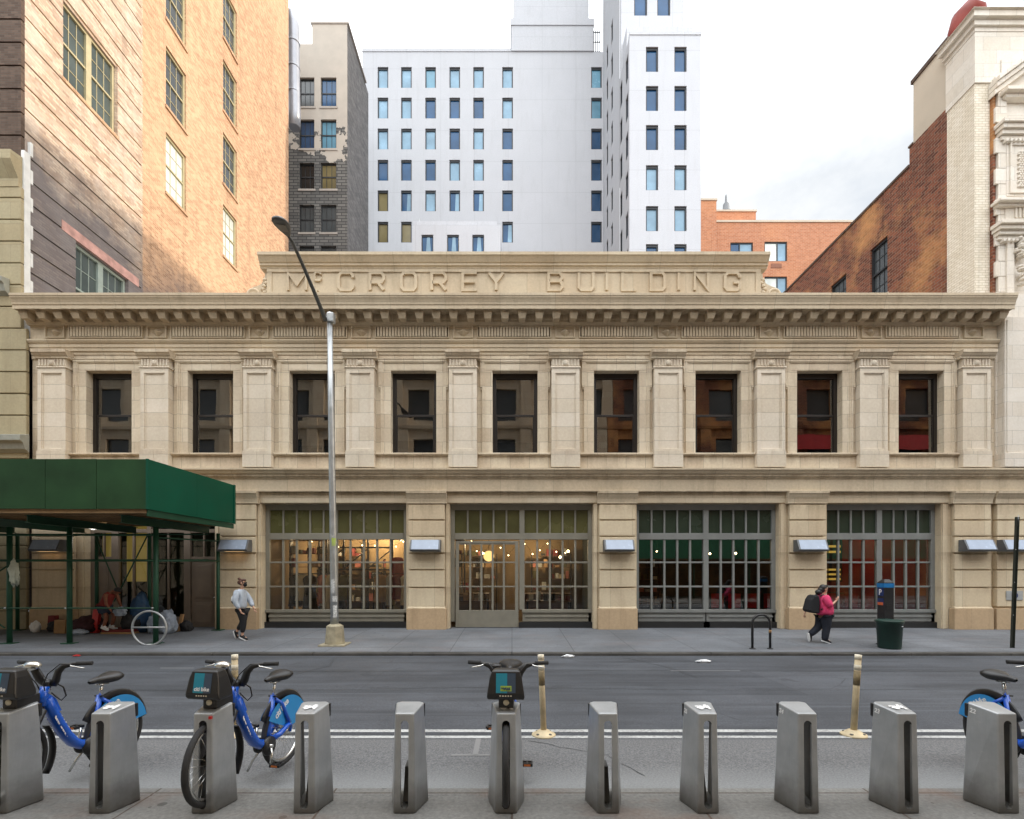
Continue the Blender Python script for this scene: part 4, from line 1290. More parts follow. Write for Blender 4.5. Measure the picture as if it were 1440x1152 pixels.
# front: stone base in bands, cornice, dark banded brick above
m = MB()
z = -.1
k = 0
bands = []
zc0, zc1 = PZ(266, 16.4), PZ(216, 16.2)
while z < zc0 - .1:
    z1 = min(z + .66, zc0)
    x1 = -15.47 if z1 < 9.9 else LX + .16
    m.box(-24, x1, 16.30, 16.42, z + .0, z1)
    m.box(-24, x1 - .02, 16.36, 16.42, z1, z1 + .035)
    z += .693
m.build('stone_base', 'stone_left', lb, bevel=.02)
m = MB()
m.prism([(16.42, zc0), (16.28, zc0), (16.28, zc0 + .25), (16.22, zc0 + .35), (16.10, zc0 + .55), (16.02, zc0 + .7), (16.02, zc1), (16.42, zc1 + .05)], -24, LX + .10)
m.build('base_cornice', 'stone_left', lb)
m = MB()
m.box(LX + .0, LX + .155, 16.424, 16.64, 9.0, zc1 + .3)
for k in range(8):
    m.box(LX + .0, LX + .15, 16.644, 16.74, 9.05 + k * .9, 9.5 + k * .9)
m.build('white_quoin', 'white_side', lb, bevel=.01)
m = MB()
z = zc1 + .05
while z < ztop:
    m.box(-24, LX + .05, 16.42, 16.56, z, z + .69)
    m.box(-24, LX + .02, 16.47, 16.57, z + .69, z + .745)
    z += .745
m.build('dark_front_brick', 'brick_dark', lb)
m = MB()
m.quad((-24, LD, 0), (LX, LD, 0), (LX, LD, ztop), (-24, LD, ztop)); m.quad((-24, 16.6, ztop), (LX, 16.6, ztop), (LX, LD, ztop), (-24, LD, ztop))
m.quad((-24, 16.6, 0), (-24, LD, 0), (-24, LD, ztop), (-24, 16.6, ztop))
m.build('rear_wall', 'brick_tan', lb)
# small ledge of carved stone at the left frame edge
zl = PZ(632, 16.2)
m = MB()
m.prism([(16.3, zl - .1), (16.14, zl + .0), (16.08, zl + .18), (15.98, zl + .24), (15.98, zl + .42), (16.3, zl + .5)], -22, PX(29, 16.0))
m.build('carved_ledge', 'ledge', lb, bevel=.015)
m = MB()
m.prism([(16.3, 10.6), (16.16, 10.7), (16.1, 10.9), (16.02, 10.95), (16.02, 11.1), (16.3, 11.15)], -22, PX(5, 16.1))
m.build('carved_ledge', 'ledge', lb, bevel=.015)

# silver duct
def ZZ(y, D): return PZ(y, D)
D = 37.0
xd = PX(412, D)
m = MB(); m.smooth = True
pts = [(xd - .5, D, ZZ(20, D)), (xd - .15, D, ZZ(22, D)), (xd + .02, D, ZZ(34, D)), (xd + .05, D, ZZ(60, D)), (xd + .08, D, ZZ(120, D)), (xd + .12, D, ZZ(160, D)), (xd + .12, D, ZZ(180, D))]
m.tube(pts, .40, 14)
for y in (60, 95, 130):
    m.tube([(xd + .06, D, ZZ(y, D)), (xd + .06, D, ZZ(y + 2, D))], .43, 14)
solo('roof_duct', m, 'silver', 'silver vertical duct with an elbow at the rear corner of the tan brick building', 'duct', (xd, D, ZZ(182, D)))

# ================================================================== weathered grey block behind
gb = thing('rear_building', 'weathered grey rendered building with peeling sooty brick left of the white tower', 'building', (-16, 41, 0))
D = 41.0
gx0, gx1 = PX(405, D), PX(488.5, D)
gz0, gz1 = ZZ(62, D), ZZ(34, D)
hol = []
for ya, yb in ((109, 150), (168, 209), (229, 266), (288, 327), (346, 390)):
    for xa, xb in ((421, 442), (451, 473)):
        hol.append((PX(xa, D), PX(xb, D), ZZ(yb, D), ZZ(ya, D)))
m = MB()
m.holes((0, D, 0), (1, 0, 0), (0, -1, 0), gx0, gx1, 20, gz0, hol, .25)
xm = PX(439, D)
m.box(xm, gx1 - .012, D, D + 5, gz0, gz1)
def peel():
    s = N('peeling_render')
    uv = s.walluv(); p = s.pos()
    br = s.n('TexBrick', {'Vector': uv, 'Color1': (.10, .098, .095), 'Color2': (.17, .165, .155), 'Mortar': (.05, .05, .05), 'Scale': 1.0, 'Mortar Size': .03, 'Brick Width': .7, 'Row Height': .24})
    sp = s.n('SeparateXYZ', {0: p})
    nz = s.noise(p, .22, 6, .65)
    hgt = s.ramp((sp, 2), ZZ(250, 41), ZZ(120, 41))
    k = s.math('GREATER_THAN', s.math('ADD', s.math('MULTIPLY', nz, .9), s.math('MULTIPLY', hgt, .55)), .66)
    f = s.noise(p, 1.2, 5, .6)
    c = s.mix(k, (br, 0), s.mix(f, (.36, .33, .29), (.50, .45, .39)))
    return s.bsdf(c, .9, 0, s.bump((br, 1), -.4, .02), .2)
M['peel'] = peel()
m.build('front_wall', 'peel', gb)
m = MB()
m.quad((gx1, D, 20), (gx1, 47, 20), (gx1, 47, gz1), (gx1, D, gz1))
m.build('side_wall', 'brick_char', gb)
m = MB(); m.box(xm - .1, gx1 + .12, D - .06, D + 5, gz1, gz1 + .14); m.build('coping', 'stucco_grey', gb)
for i, h in enumerate(hol):
    f = MB()
    a, b, c2, d2 = h
    f.box(a, a + .08, D + .15, D + .22, c2, d2); f.box(b - .08, b, D + .15, D + .22, c2, d2)
    zm = (c2 + d2) / 2
    f.box(a + .08, b - .08, D + .15, D + .22, d2 - .1, d2); f.box(a + .08, b - .08, D + .15, D + .22, c2, c2 + .1); f.box(a + .08, b - .08, D + .15, D + .22, zm - .05, zm + .05)
    for q in (1, 2):
        xx = a + (b - a) * q / 3
        f.box(xx - .015, xx + .015, D + .16, D + .2, c2 + .1, d2 - .1)
    o = f.build('window', 'steel_dark', gb)
    MB().quad((a + .03, D + .19, c2 + .03), (b - .03, D + .19, c2 + .03), (b - .03, D + .19, d2 - .03), (a + .03, D + .19, d2 - .03)).build('pane', ['pane_grey', 'pane_blue', 'pane_dark', 'pane_teal', 'pane_black', 'pane_warm', 'pane_grey', 'pane_grey', 'pane_grey', 'pane_grey'][i], o)
    MB().box(a - .1, b + .1, D - .05, D + .1, c2 - .16, c2 - .003).build('sill', 'stucco_grey', gb)

# ================================================================== white tower
tw = thing('tower_block', 'tall white modern tower with rows of narrow blue windows behind the limestone building', 'building', (5, 46, 0))
D = 51.5
tx0, tx1 = PX(510, D), PX(850, D)
tz = ZZ(73, D)
wins = []
wm = {0: ['c', 'c', 't', 'c', 'c', 'c', 't'], 1: ['c', 'c', 'b', 'b', 'b', 'c', 't'], 2: ['c', 'c', 'c', 'b', 'c', 'b', 'k'], 3: ['b', 'b', 'b', 'c', 'c', 'b', 'k'], 4: ['w', 'm', 'c', 'm', 'm', 'b', 'k'], 5: ['g', 'g', 'c', 'c', 'c', 'm', 'k'], 6: ['b', 'b', 'b', 'b', 'b', 'b', 'k']}
cols = [538.5, 571.5, 605.5, 639.5, 673, 713.8, 838.8]
for r_, y in enumerate((109, 152, 195.5, 239.5, 282.5, 326.5, 370)):
    for c_, x in enumerate(cols):
        wins.append((PX(x, D), ZZ(y, D), wm[r_][c_]))
pm = {'c': 'pane_curt', 't': 'pane_teal', 'b': 'pane_blue', 'k': 'pane_dark', 'w': 'pane_warm', 'm': 'pane_blue', 'g': 'pane_warm'}
m = MB()
m.holes((0, D, 0), (1, 0, 0), (0, -1, 0), tx0, tx1, 20, tz, [(x - .535, x + .535, z - 1.05, z + 1.05) for x, z, k in wins], .3)
m.quad((tx0, D, 20), (tx0, D + 14, 20), (tx0, D + 14, tz), (tx0, D, tz)); m.quad((tx0, D, tz), (tx1, D, tz), (tx1, D + 14, tz), (tx0, D + 14, tz))
m.build('rear_wing_wall', 'tower', tw)
m = MB().box(tx0 - .05, PX(718, D), D - .06, D + .3, tz, tz + .28); m.build('roof_coping', 'tower', tw)
m = MB()
xa, xb = PX(510, D), PX(719, D)
for k in range(12):
    x = xa + (xb - xa) * k / 11
    m.box(x - .02, x + .02, D + .6, D + .64, tz + .2, tz + .75)
m.box(xa, xb, D + .595, D + .645, tz + .72, tz + .77)
m.build('roof_rail', 'galv', tw)
def twindow(x, z, w, h, Dp, kind, y_face=False):
    f = MB()
    t = .085
    if not y_face:
        y0, y1 = Dp + .10, Dp + .24
        f.box(x - w, x - w + t, y0, y1, z - h, z + h); f.box(x + w - t * 1.3, x + w, y0, y1, z - h, z + h)
        f.box(x - w + t, x + w - t * 1.3, y0, y1, z + h - t * 2.2, z + h); f.box(x - w + t, x + w - t * 1.3, y0, y1, z - h, z - h + t)
        o = f.build('window', 'steel_dark', tw)
        g = MB()
        g.quad((x - w + .03, y1 - .04, z - h + .03), (x + w - .03, y1 - .04, z - h + .03), (x + w - .03, y1 - .04, z + h - .03), (x - w + .03, y1 - .04, z + h - .03))
        g.build('pane', pm[kind], o)
        if kind == 'm':
            g = MB().quad((x + .0, y1 - .06, z - h + .05), (x + w - .1, y1 - .06, z - h + .05), (x + w - .1, y1 - .06, z + h - .25), (x + .08, y1 - .06, z + h - .25))
            g.build('curtain', 'pane_curt', o)
    else:
        x0 = Dp
        f.box(x0 + .04, x0 + .2, x - w, x - w + t, z - h, z + h); f.box(x0 + .04, x0 + .2, x + w - t, x + w, z - h, z + h)
        f.box(x0 + .04, x0 + .2, x - w + t, x + w - t, z + h - t, z + h); f.box(x0 + .04, x0 + .2, x - w + t, x + w - t, z - h, z - h + t)
        o = f.build('window', 'steel_dark', tw)
        g = MB().quad((x0 + .14, x - w + .03, z - h + .03), (x0 + .14, x + w - .03, z - h + .03), (x0 + .14, x + w - .03, z + h - .03), (x0 + .14, x - w + .03, z + h - .03))
        g.build('pane', pm[kind], o)
for x, z, k in wins:
    twindow(x, z, .535, 1.05, D, k)
# lift core rising out of the frame
m = MB()
m.box(PX(719, D), PX(834, D), D - .12, D + 10, tz + .003, ZZ(38, D))
m.box(PX(718.5, D) - .05, PX(834.5, D) + .05, D - .2, D + 10, ZZ(38, D) + .003, ZZ(29, D))
m.box(PX(721.5, D), PX(828, D), D - .05, D + 9, ZZ(29, D) + .003, ZZ(-90, D))
m.build('lift_core', 'tower', tw)
m = MB()
m.box(PX(836, D), PX(846, D), D + 2, D + 5, tz, tz + .9)
for k in range(4):
    x = PX(837 + 3 * k, D)
    m.box(x - .04, x + .04, D + 1, D + 1.08, tz, tz + 3.2)
for k in range(3):
    m.box(PX(836, D), PX(847, D), D + 1.0, D + 1.06, tz + 1 + k, tz + 1.06 + k)
m.build('roof_equipment', 'steel_dark', tw)
# projecting front wing
D2 = 40.0
wx0, wx1 = 9.17, PX(985.5, D2)
wz = ZZ(49.5, D2)
fw_ = []
for y, kk in ((27.5, ''), (83.5, 'bb'), (138.5, 'bb'), (193.5, 'bb'), (250, 'cc'), (307.5, 'cc'), (361, 'bb')):
    if not kk:
        continue
    for x, k in zip((917, 957), kk):
        fw_.append((PX(x, D2), ZZ(y, D2), k))
m = MB()
m.holes((0, D2, 0), (1, 0, 0), (0, -1, 0), wx0, wx1, 18, wz, [(x - .48, x + .48, z - .98, z + .98) for x, z, k in fw_], .3)
m.quad((wx0, D2, wz), (wx1, D2, wz), (wx1, 56, wz), (wx0, 56, wz)); m.quad((wx1, D2, 18), (wx1, 56, 18), (wx1, 56, wz), (wx1, D2, wz))
m.build('front_wing_wall', 'tower_wing', tw)
MB().box(wx0 + .02, wx1 + .05, D2 - .05, D2 + .4, wz, wz + .22).build('wing_coping', 'tower_wing', tw)
for x, z, k in fw_:
    twindow(x, z, .48, .98, D2, k)
sw = []
rowz = [ZZ(y, D2) for y in (83.5, 138.5, 193.5, 250, 307.5, 361)]
rowz = [rowz[0] + 3.09, ] + rowz
for yy in (40.9, 43.0, 46.9, 49.2):
    for z in rowz:
        if yy < 43.5 and z > wz - 1.2:
            continue
        sw.append((yy, z))
m = MB()
m.holes((wx0, 0, 0), (0, 1, 0), (-1, 0, 0), D2, 43.5, 18, wz, [(y - .42, y + .42, z - .98, z + .98) for y, z in sw if y < 43.5], .2)
m.build('wing_return_wall', 'tower', tw)
m = MB()
m.holes((wx0 - .02, 0, 0), (0, 1, 0), (-1, 0, 0), 43.5, D, 18, 62, [(y - .42, y + .42, z - .98, z + .98) for y, z in sw if y > 43.5] + [(y - .42, y + .42, z - .98, z + .98) for y in (46.9, 49.2) for z in (rowz[0] + 3.1, rowz[0] + 6.2)], .2)
m.build('wing_rear_return', 'tower', tw)
for y, z in sw + [(y, z) for y in (46.9, 49.2) for z in (rowz[0] + 3.1, rowz[0] + 6.2)]:
    twindow(y, z, .42, .98, wx0, 'k', True)
# set back upper stage
D3 = 43.0
ux0, ux1 = PX(869, D3), PX(962, D3)
up = []
for y in (2, -55):
    for x in (901, 933.5):
        up.append((PX(x, D3), ZZ(y, D3), 'b'))
m = MB()
m.holes((0, D3, 0), (1, 0, 0), (0, -1, 0), wx0, ux1, wz, ZZ(-100, D3), [(x - .55, x + .55, z - 1.2, z + 1.2) for x, z, k in up], .3)
m.quad((ux1, D3, wz), (ux1, 56, wz), (ux1, 56, 62), (ux1, D3, 62)); m.quad((wx0, D3, wz), (wx0, 43.5, wz), (wx0, 43.5, 62), (wx0, D3, 62))
m.build('upper_stage', 'tower_wing', tw)
for x, z, k in up:
    twindow(x, z, .55, 1.2, D3, k)
m = MB().box(wx0 + .15, PX(972, 42), 41.6, 43 - .01, wz, ZZ(38, 41.6))
m.build('terrace_parapet', 'tower_wing', tw)
# low white annexe in front of the tower
an = thing('annexe', 'low white penthouse block with three blue windows just above the parapet', 'building', (-5, 46, 0))
D4 = 46.0
ax0, ax1 = PX(580, D4), PX(704, D4)
az = ZZ(317, D4)
aw = [(PX(x, D4), ZZ(345, D4)) for x in (601, 637, 672.5)]
m = MB()
m.holes((0, D4, 0), (1, 0, 0), (0, -1, 0), ax0, ax1, 18, az, [(x - .53, x + .53, z - 1.3, z + .95) for x, z in aw], .25)
m.quad((ax1, D4, 18), (ax1, D4 + 4, 18), (ax1, D4 + 4, az), (ax1, D4, az)); m.quad((ax0, D4, az), (ax1, D4, az), (ax1, D4 + 4, az), (ax0, D4 + 4, az)); m.quad((ax0, D4, 18), (ax0, D4 + 4, 18), (ax0, D4 + 4, az), (ax0, D4, az))
m.build('wall', 'tower_wing', an)
m = MB().box(ax0, ax1 - .35, D4 + .4, D4 + 4, az + .01, ZZ(307, D4)); m.build('roof_parapet', 'tower_wing', an)
tw_ = tw
for x, z in aw:
    f = MB()
    f.box(x - .53, x - .45, D4 + .1, D4 + .2, z - 1.3, z + .95); f.box(x + .45, x + .53, D4 + .1, D4 + .2, z - 1.3, z + .95); f.box(x - .45, x + .45, D4 + .1, D4 + .2, z + .8, z + .95)
    o = f.build('window', 'steel_dark', an)
    MB().quad((x - .5, D4 + .16, z - 1.3), (x + .5, D4 + .16, z - 1.3), (x + .5, D4 + .16, z + .92), (x - .5, D4 + .16, z + .92)).build('pane', 'pane_blue', o)
    MB().quad((x - .2, D4 + .14, z - 1.3), (x + .35, D4 + .14, z - 1.3), (x + .2, D4 + .14, z + .8), (x - .05, D4 + .14, z + .8)).build('curtain', 'pane_curt', o)
m = MB()
x = PX(587.5, D4)
m.lathe((x, D4 + .8, az + .0), [(.45, 0), (.40, .05), (.12, .85), (.05, .95), (.05, 1.1)], 10)
solo('roof_vent', m, 'galv', 'small grey conical roof vent at the left corner of the low white block', 'vent')

# ================================================================== orange brick block
ob = thing('apartment_building', 'orange brick apartment block with wide windows right of the white tower', 'building', (26, 58, 0))
D = 58.0
ox0, ox1 = PX(980, D), PX(1215, D)
oz = ZZ(313, D)
oh = []
for (xa, xb, ya, yb, k) in ((1027, 1059, 341, 369, 'b'), (1075, 1107, 340, 367.5, 'l'), (1075, 1107, 389, 417, 'l'), (984, 993, 341, 369, 'b')):
    oh.append((PX(xa, D), PX(xb, D), ZZ(yb, D), ZZ(ya, D), k))
m = MB()
m.holes((0, D, 0), (1, 0, 0), (0, -1, 0), ox0, ox1, 20, oz, [h[:4] for h in oh], .25)
m.quad((ox0, D, oz), (ox1, D, oz), (ox1, 70, oz), (ox0, 70, oz)); m.quad((ox1, D, 20), (ox1, 70, 20), (ox1, 70, oz), (ox1, D, oz))
m.build('front_wall', 'brick_orange', ob)
m = MB(); m.box(ox0, PX(1006, D), D - .3, D + 8, 20, ZZ(285, D)); m.build('corner_bay', 'brick_orange', ob)
m = MB(); m.box(PX(1006, 60), PX(1063, 60), 60, 66, oz, ZZ(298, 60)); m.build('roof_bulkhead', 'brick_orange', ob)
m = MB(); m.box(PX(1006, D), ox1 + .1, D - .1, D + .4, oz, oz + .22); m.box(ox0, PX(1006, D) + .08, D - .4, D + 8, ZZ(285, D), ZZ(285, D) + .2); m.box(PX(1005, 60), PX(1064, 60), 59.9, 66, ZZ(298, 60), ZZ(298, 60) + .2)
m.build('coping', 'stucco_beige', ob)
for a, b, c2, d2, k in oh:
    f = MB()
    f.box(a, a + .12, D + .1, D + .22, c2, d2); f.box(b - .12, b, D + .1, D + .22, c2, d2); f.box(a + .12, b - .12, D + .1, D + .22, d2 - .12, d2); f.box(a + .12, b - .12, D + .1, D + .22, c2, c2 + .1)
    xm = a + (b - a) * (.42 if k == 'b' else .58)
    f.box(xm - .06, xm + .06, D + .1, D + .22, c2 + .1, d2 - .12)
    o = f.build('window', 'steel_dark', ob)
    MB().quad((a + .05, D + .18, c2), (xm, D + .18, c2), (xm, D + .18, d2), (a + .05, D + .18, d2)).build('pane', 'pane_light' if k == 'l' else 'pane_blue', o)
    MB().quad((xm, D + .175, c2), (b - .05, D + .175, c2), (b - .05, D + .175, d2), (xm, D + .175, d2)).build('pane', 'pane_curt', o)
m = MB(); m.box(PX(1084, D), PX(1099, D), D - .05, D + .1, ZZ(377, D), ZZ(371, D)); m.build('vent_grille', simple('brown_grille', (.22, .09, .05), .7), ob)
m = MB()
xs = PX(1028.5, 60); z0 = ZZ(298, 60) + .2
m.lathe((xs, 61.5, z0), [(.62, 0), (.55, .9), (.42, 1.0), (.36, 1.7), (.14, 2.0), (.10, 2.7), (.05, 2.9)], 8)
for dx in (-.75, -.55, .7):
    m.tube([(xs + dx, 61.5, z0), (xs + dx, 61.5, z0 + .7)], .04, 5)
solo('antenna', m, 'spire', 'grey stepped antenna finial on top of the orange brick block', 'antenna', (xs, 61.5, z0))

# ================================================================== right neighbour
rb = thing('ornate_building', 'ornate white limestone and brick building on the right with a dark red brick side wall', 'building', (18, 16.5, 0))
RX = 15.6
rh = [(21.27, 22.3, 13.4, 15.8), (23.9, 25.07, 13.4, 15.75)]
m = MB()
m.holes((RX, 0, 0), (0, 1, 0), (-1, 0, 0), 18.35, 31.0, 9.0, 17.7, rh, .2)
m.quad((RX, 18.35, 17.7), (RX, 20.1, 17.7), (RX, 20.1, 18.45), (RX, 18.35, 18.45))
m.quad((RX, 20.1, 17.7), (RX + 4, 20.1, 17.7), (RX + 4, 20.1, 18.45), (RX, 20.1, 18.45))
m.quad((RX, 31, 9), (RX + 9, 31, 9), (RX + 9, 31, 17.7), (RX, 31, 17.7)); m.quad((RX, 18.35, 17.7), (RX + 9, 18.35, 17.7), (RX + 9, 31, 17.7), (RX, 31, 17.7))
m.build('side_wall', 'brick_red', rb)
m = MB(); m.box(RX - .04, RX + .3, 20.1, 31, 17.702, 17.80); m.box(RX - .03, RX + .3, 19.9, 20.14, 18.452, 18.52); m.build('coping', 'brick_dark', rb)
for h in rh:
    sash_y(h, 'steel_dark', 'pane_grey', rb, True, RX + .19, False, -1)
m = MB()
for h in rh:
    m.box(RX - .05, RX + .05, h[0] - .08, h[1] + .08, h[2] - .15, h[2] - .003)
m.build('sill', 'stucco_beige', rb)
m = MB()
m.box(RX, RX + 8, 18.36, 19.9, 18.455, 20.80)
m.build('rendered_bulkhead', 'stucco_beige', rb)
m = MB(); m.box(RX - .05, RX + 8, 18.3, 19.98, 20.803, 20.95); m.build('bulkhead_coping', 'brick_dark', rb)
# white brick corner tower
zb1 = PZ(118, 17.25)
m = MB(); m.box(RX - .02, RX + 12, 17.25, 18.34, 9.5, zb1); m.build('white_brick_corner', 'brick_white', rb)
zst = PZ(45, 17.2)
m = MB()
m.box(RX - .05, RX + 12, 17.2, 18.36, zb1 + .002, zst)
m.build('stone_top', 'stone_right', rb)
m = MB()
zct = PZ(12, 16.95)
for (o_, a, b) in ((.02, zst + .002, zst + .14), (.10, zst + .142, zst + .32), (.22, zst + .322, zst + .52), (.30, zst + .522, zct)):
    m.box(RX - .05 - o_, RX + 12, 17.2 - o_, 18.38 + o_ * .3, a, b)
m.build('top_cornice', 'stone_right', rb, bevel=.03)
# ornate bay
OX, OY = 16.09, 17.12
m = MB()
m.box(OX + .32, OX + 9, OY + .04, 17.24, 9.0, 19)
m.build('bay_wall', 'stone_right', rb)
z = 9.6
k = 0
m = MB()
while z < 17.9:
    w = .09 if k % 2 else .0
    m.box(OX + .03 + w, OX + .40, OY - .06, 17.24, z + .006, z + .51)
    z += .515; k += 1
m.build('quoin_strip', 'stone_right', rb, bevel=.012)
MB().box(OX + .0, OX + .1, OY + .02, 17.246, 9.6, 17.9).build('dark_brick_edge', 'brick_red', rb)
m = MB()
xa, za = OX - .06, PZ(108, OY - .2)
xb, zb = OX + 3.0, PZ(108, OY - .2) + 2.25
for off, y0, t in ((0, OY - .30, .16), (-.165, OY - .22, .17), (-.34, OY - .14, .18)):
    m.add([(xa, y0, za + off - t), (xb, y0, zb + off - t), (xb, y0, zb + off), (xa, y0, za + off), (xa, 17.245, za + off - t), (xb, 17.245, zb + off - t), (xb, 17.245, zb + off), (xa, 17.245, za + off)],
          [(0, 1, 2, 3), (4, 7, 6, 5), (0, 4, 5, 1), (3, 2, 6, 7), (0, 3, 7, 4), (1, 5, 6, 2)])
m.build('raking_cornice', 'stone_right', rb, bevel=.02)
def led(name, ya, yb, xpx, proj, steps=3, dent=False):
    mm = MB()
    z1, z0 = PZ(ya, OY - .2), PZ(yb, OY - .2)
    x0 = PX(xpx, OY - .2)
    for k in range(steps):
        p = proj * (k + 1) / steps
        a = z0 + (z1 - z0) * k / steps
        mm.box(x0 - p * .5, OX + 6, OY - .05 - p, OY + .04, a + .002, z0 + (z1 - z0) * (k + 1) / steps)
    if dent:
        for k in range(10):
            x = x0 + .05 + k * .14
            mm.box(x, x + .08, OY - .05 - proj * .5, OY + .03, z0 - .1, z0 - .004)
    mm.build(name, 'stone_right', rb, bevel=.012)
led('cornice', 170, 194, 1413, .32, 4, True)
led('ledge', 281, 289, 1408, .28, 2)
led('cornice', 313, 335, 1409, .34, 4, True)
led('arch_bracket', 126, 136, 1418, .3, 2)
px0 = PX(1415, OY - .06)
m = MB()
m.box(px0, px0 + 3, OY - .08, OY + .03, PZ(278, OY), PZ(200, OY))
m.box(px0 + .08, px0 + .14, OY - .13, OY - .07, PZ(275, OY), PZ(204, OY)); m.box(px0 + .14, px0 + 3, OY - .13, OY - .07, PZ(208, OY), PZ(204, OY)); m.box(px0 + .14, px0 + 3, OY - .13, OY - .07, PZ(275, OY), PZ(271, OY))
m.build('carved_panel', 'stone_right', rb, bevel=.008)
m = MB(); m.box(px0 - .05, px0 + 3, OY - .08, OY + .03, PZ(312, OY), PZ(291, OY)); m.build('frieze_panel', 'stone_right', rb, bevel=.008)
m = MB(); m.box(px0 - .02, px0 + .22, OY - .12, OY + .03, 9.6, PZ(337, OY)); m.build('side_strip', 'stone_right', rb, bevel=.01)
rr = random.Random(4)
m = MB()
for k in range(16):
    z = PZ(262 - 3.2 * k, OY - .1)
    for j in range(4):
        m.ball((PX(1433, OY - .1) + j * .09 + (.04 if k % 2 else 0), OY - .09, z), (.05, .06, .05), 5)
m.build('carved_chain', 'stone_right', rb)
m = MB()
for k in range(6):
    m.box(px0 + .25 + k * .13, px0 + .31 + k * .13, OY - .12, OY - .07, PZ(309, OY), PZ(294, OY))
m.build('carved_fret', 'stone_right', rb)
for nm_, grp_ in (('carved_mask', ((1437, 346, .2, .18), (1432, 340, .15, .15), (1440, 352, .2, .2), (1436, 360, .17, .1), (1430, 352, .1, .1))), ('carved_drop', ((1438, 378, .2, .12), (1437, 390, .1, .14), (1438, 399, .06, .08)))):
    m = MB()
    for (xx, yy, sx, sz) in grp_:
        for q in range(6):
            m.ball((PX(xx, OY - .15) + rr.uniform(-1, 1) * sx * .6, OY - .12 + rr.uniform(-.08, .03), PZ(yy, OY - .15) + rr.uniform(-1, 1) * sz * .6), (sx * .42, .11, sz * .42), 6)
    m.build(nm_, 'stone_right', rb)
OX = 15.55
# pale pilaster and lower storey that carry on past the low building
m = MB()
m.box(PX(1400, 16.45), OX + 9, 16.45, 17.0, 4.39, 10.75)
m.build('middle_wall', 'stone_right', rb)
m = MB()
a = PX(1413, 16.2)
m.box(a, a + 1.3, 16.2, 16.46, PZ(637, 16.2), 9.9)
m.box(a + .05, a + .1, 16.17, 16.21, PZ(636, 16.2), 9.8)
m.box(a - .05, a + 1.4, 16.14, 16.46, PZ(657, 16.2), PZ(637, 16.2) - .002)
m.build('pilaster', 'stone_right', rb, bevel=.01)
m = MB()
prof = [(16.44, zA + .01), (16.12, zA - .02), (16.12, zA - .07), (16.16, zA - .10), (16.20, zA - .17), (16.24, zA - .19), (16.25, zB + .03), (16.30, zB),
        (16.30, zB - .03), (16.335, zB - .04), (16.335, zC + .05), (16.31, zC + .04), (16.31, zC), (16.44, zC)]
m.prism(prof, BX1 + .005, OX + 9)
m.build('string_course', 'stone_mid', rb)
m = MB(); m.box(BX1 + .01, OX + 9, 16.47, 17.2, 0, 4.385); m.build('ground_floor_wall', 'stone_low', rb)
xp0, xp1 = PX(1402, 16.3), PX(1402, 16.3) + 1.3
m = MB()
for a, b in pz:
    m.box(xp0, xp1, 16.285, 16.468, PZ(b, 16.3), PZ(a, 16.3))
m.box(xp0 + .03, xp1 - .03, 16.36, 16.466, .66, 4.0)
o = m.build('pier', 'stone_low', rb, bevel=.012)
MB().box(xp0 - .06, xp1 + .06, 16.235, 16.465, side_z(16.3) - .05, .662).build('plinth', 'stone_base', o, bevel=.015)
cc = MB().prism([(16.465, 4.0), (16.285, 4.0), (16.28, 4.14), (16.195, 4.30), (16.175, 4.31), (16.175, 4.385), (16.465, 4.385)], xp0 - .06, xp1 + .06)
cc.build('capital', 'stone_mid', o)
walllight(PX(1409, 16.1) + .47, wl[6], False)
# plaque
pq = thing('wall_plaque', 'small pale plaque with a dark oval on the far right pier', 'plaque', (PX(1426, 16.28), 16.28, PZ(843, 16.28)))
xa, xb, za, zb = PX(1414.5, 16.28), PX(1438, 16.28), PZ(844, 16.28), PZ(831, 16.28)
MB().box(xa, xb, 16.262, 16.284, za, zb).build('plate', 'galv', pq, bevel=.004)
MB().lathe(((xa + xb) / 2, 0, (za + zb) / 2), [(.10, 16.262), (.10, 16.255)], 18, 'y').build('oval', 'meternavy', pq)
# red rooftop duct
m = MB(); m.smooth = True
D = 19.0
m.tube([(PX(1343, D), D, PZ(75, D)), (PX(1345, D), D, PZ(46, D)), (PX(1352, D), D, PZ(27, D)), (PX(1362, D), D, PZ(17, D)), (PX(1370, D), D, PZ(20, D)), (PX(1374, D), D, PZ(34, D)), (PX(1375, D), D, PZ(70, D))], [.26, .27, .32, .36, .36, .33, .3], 14)
solo('rooftop_cowl', m, 'redtower', 'red oxide curved cowl on the roof of the ornate right building', 'roof cowl', (PX(1350, D), D, PZ(70, D)))

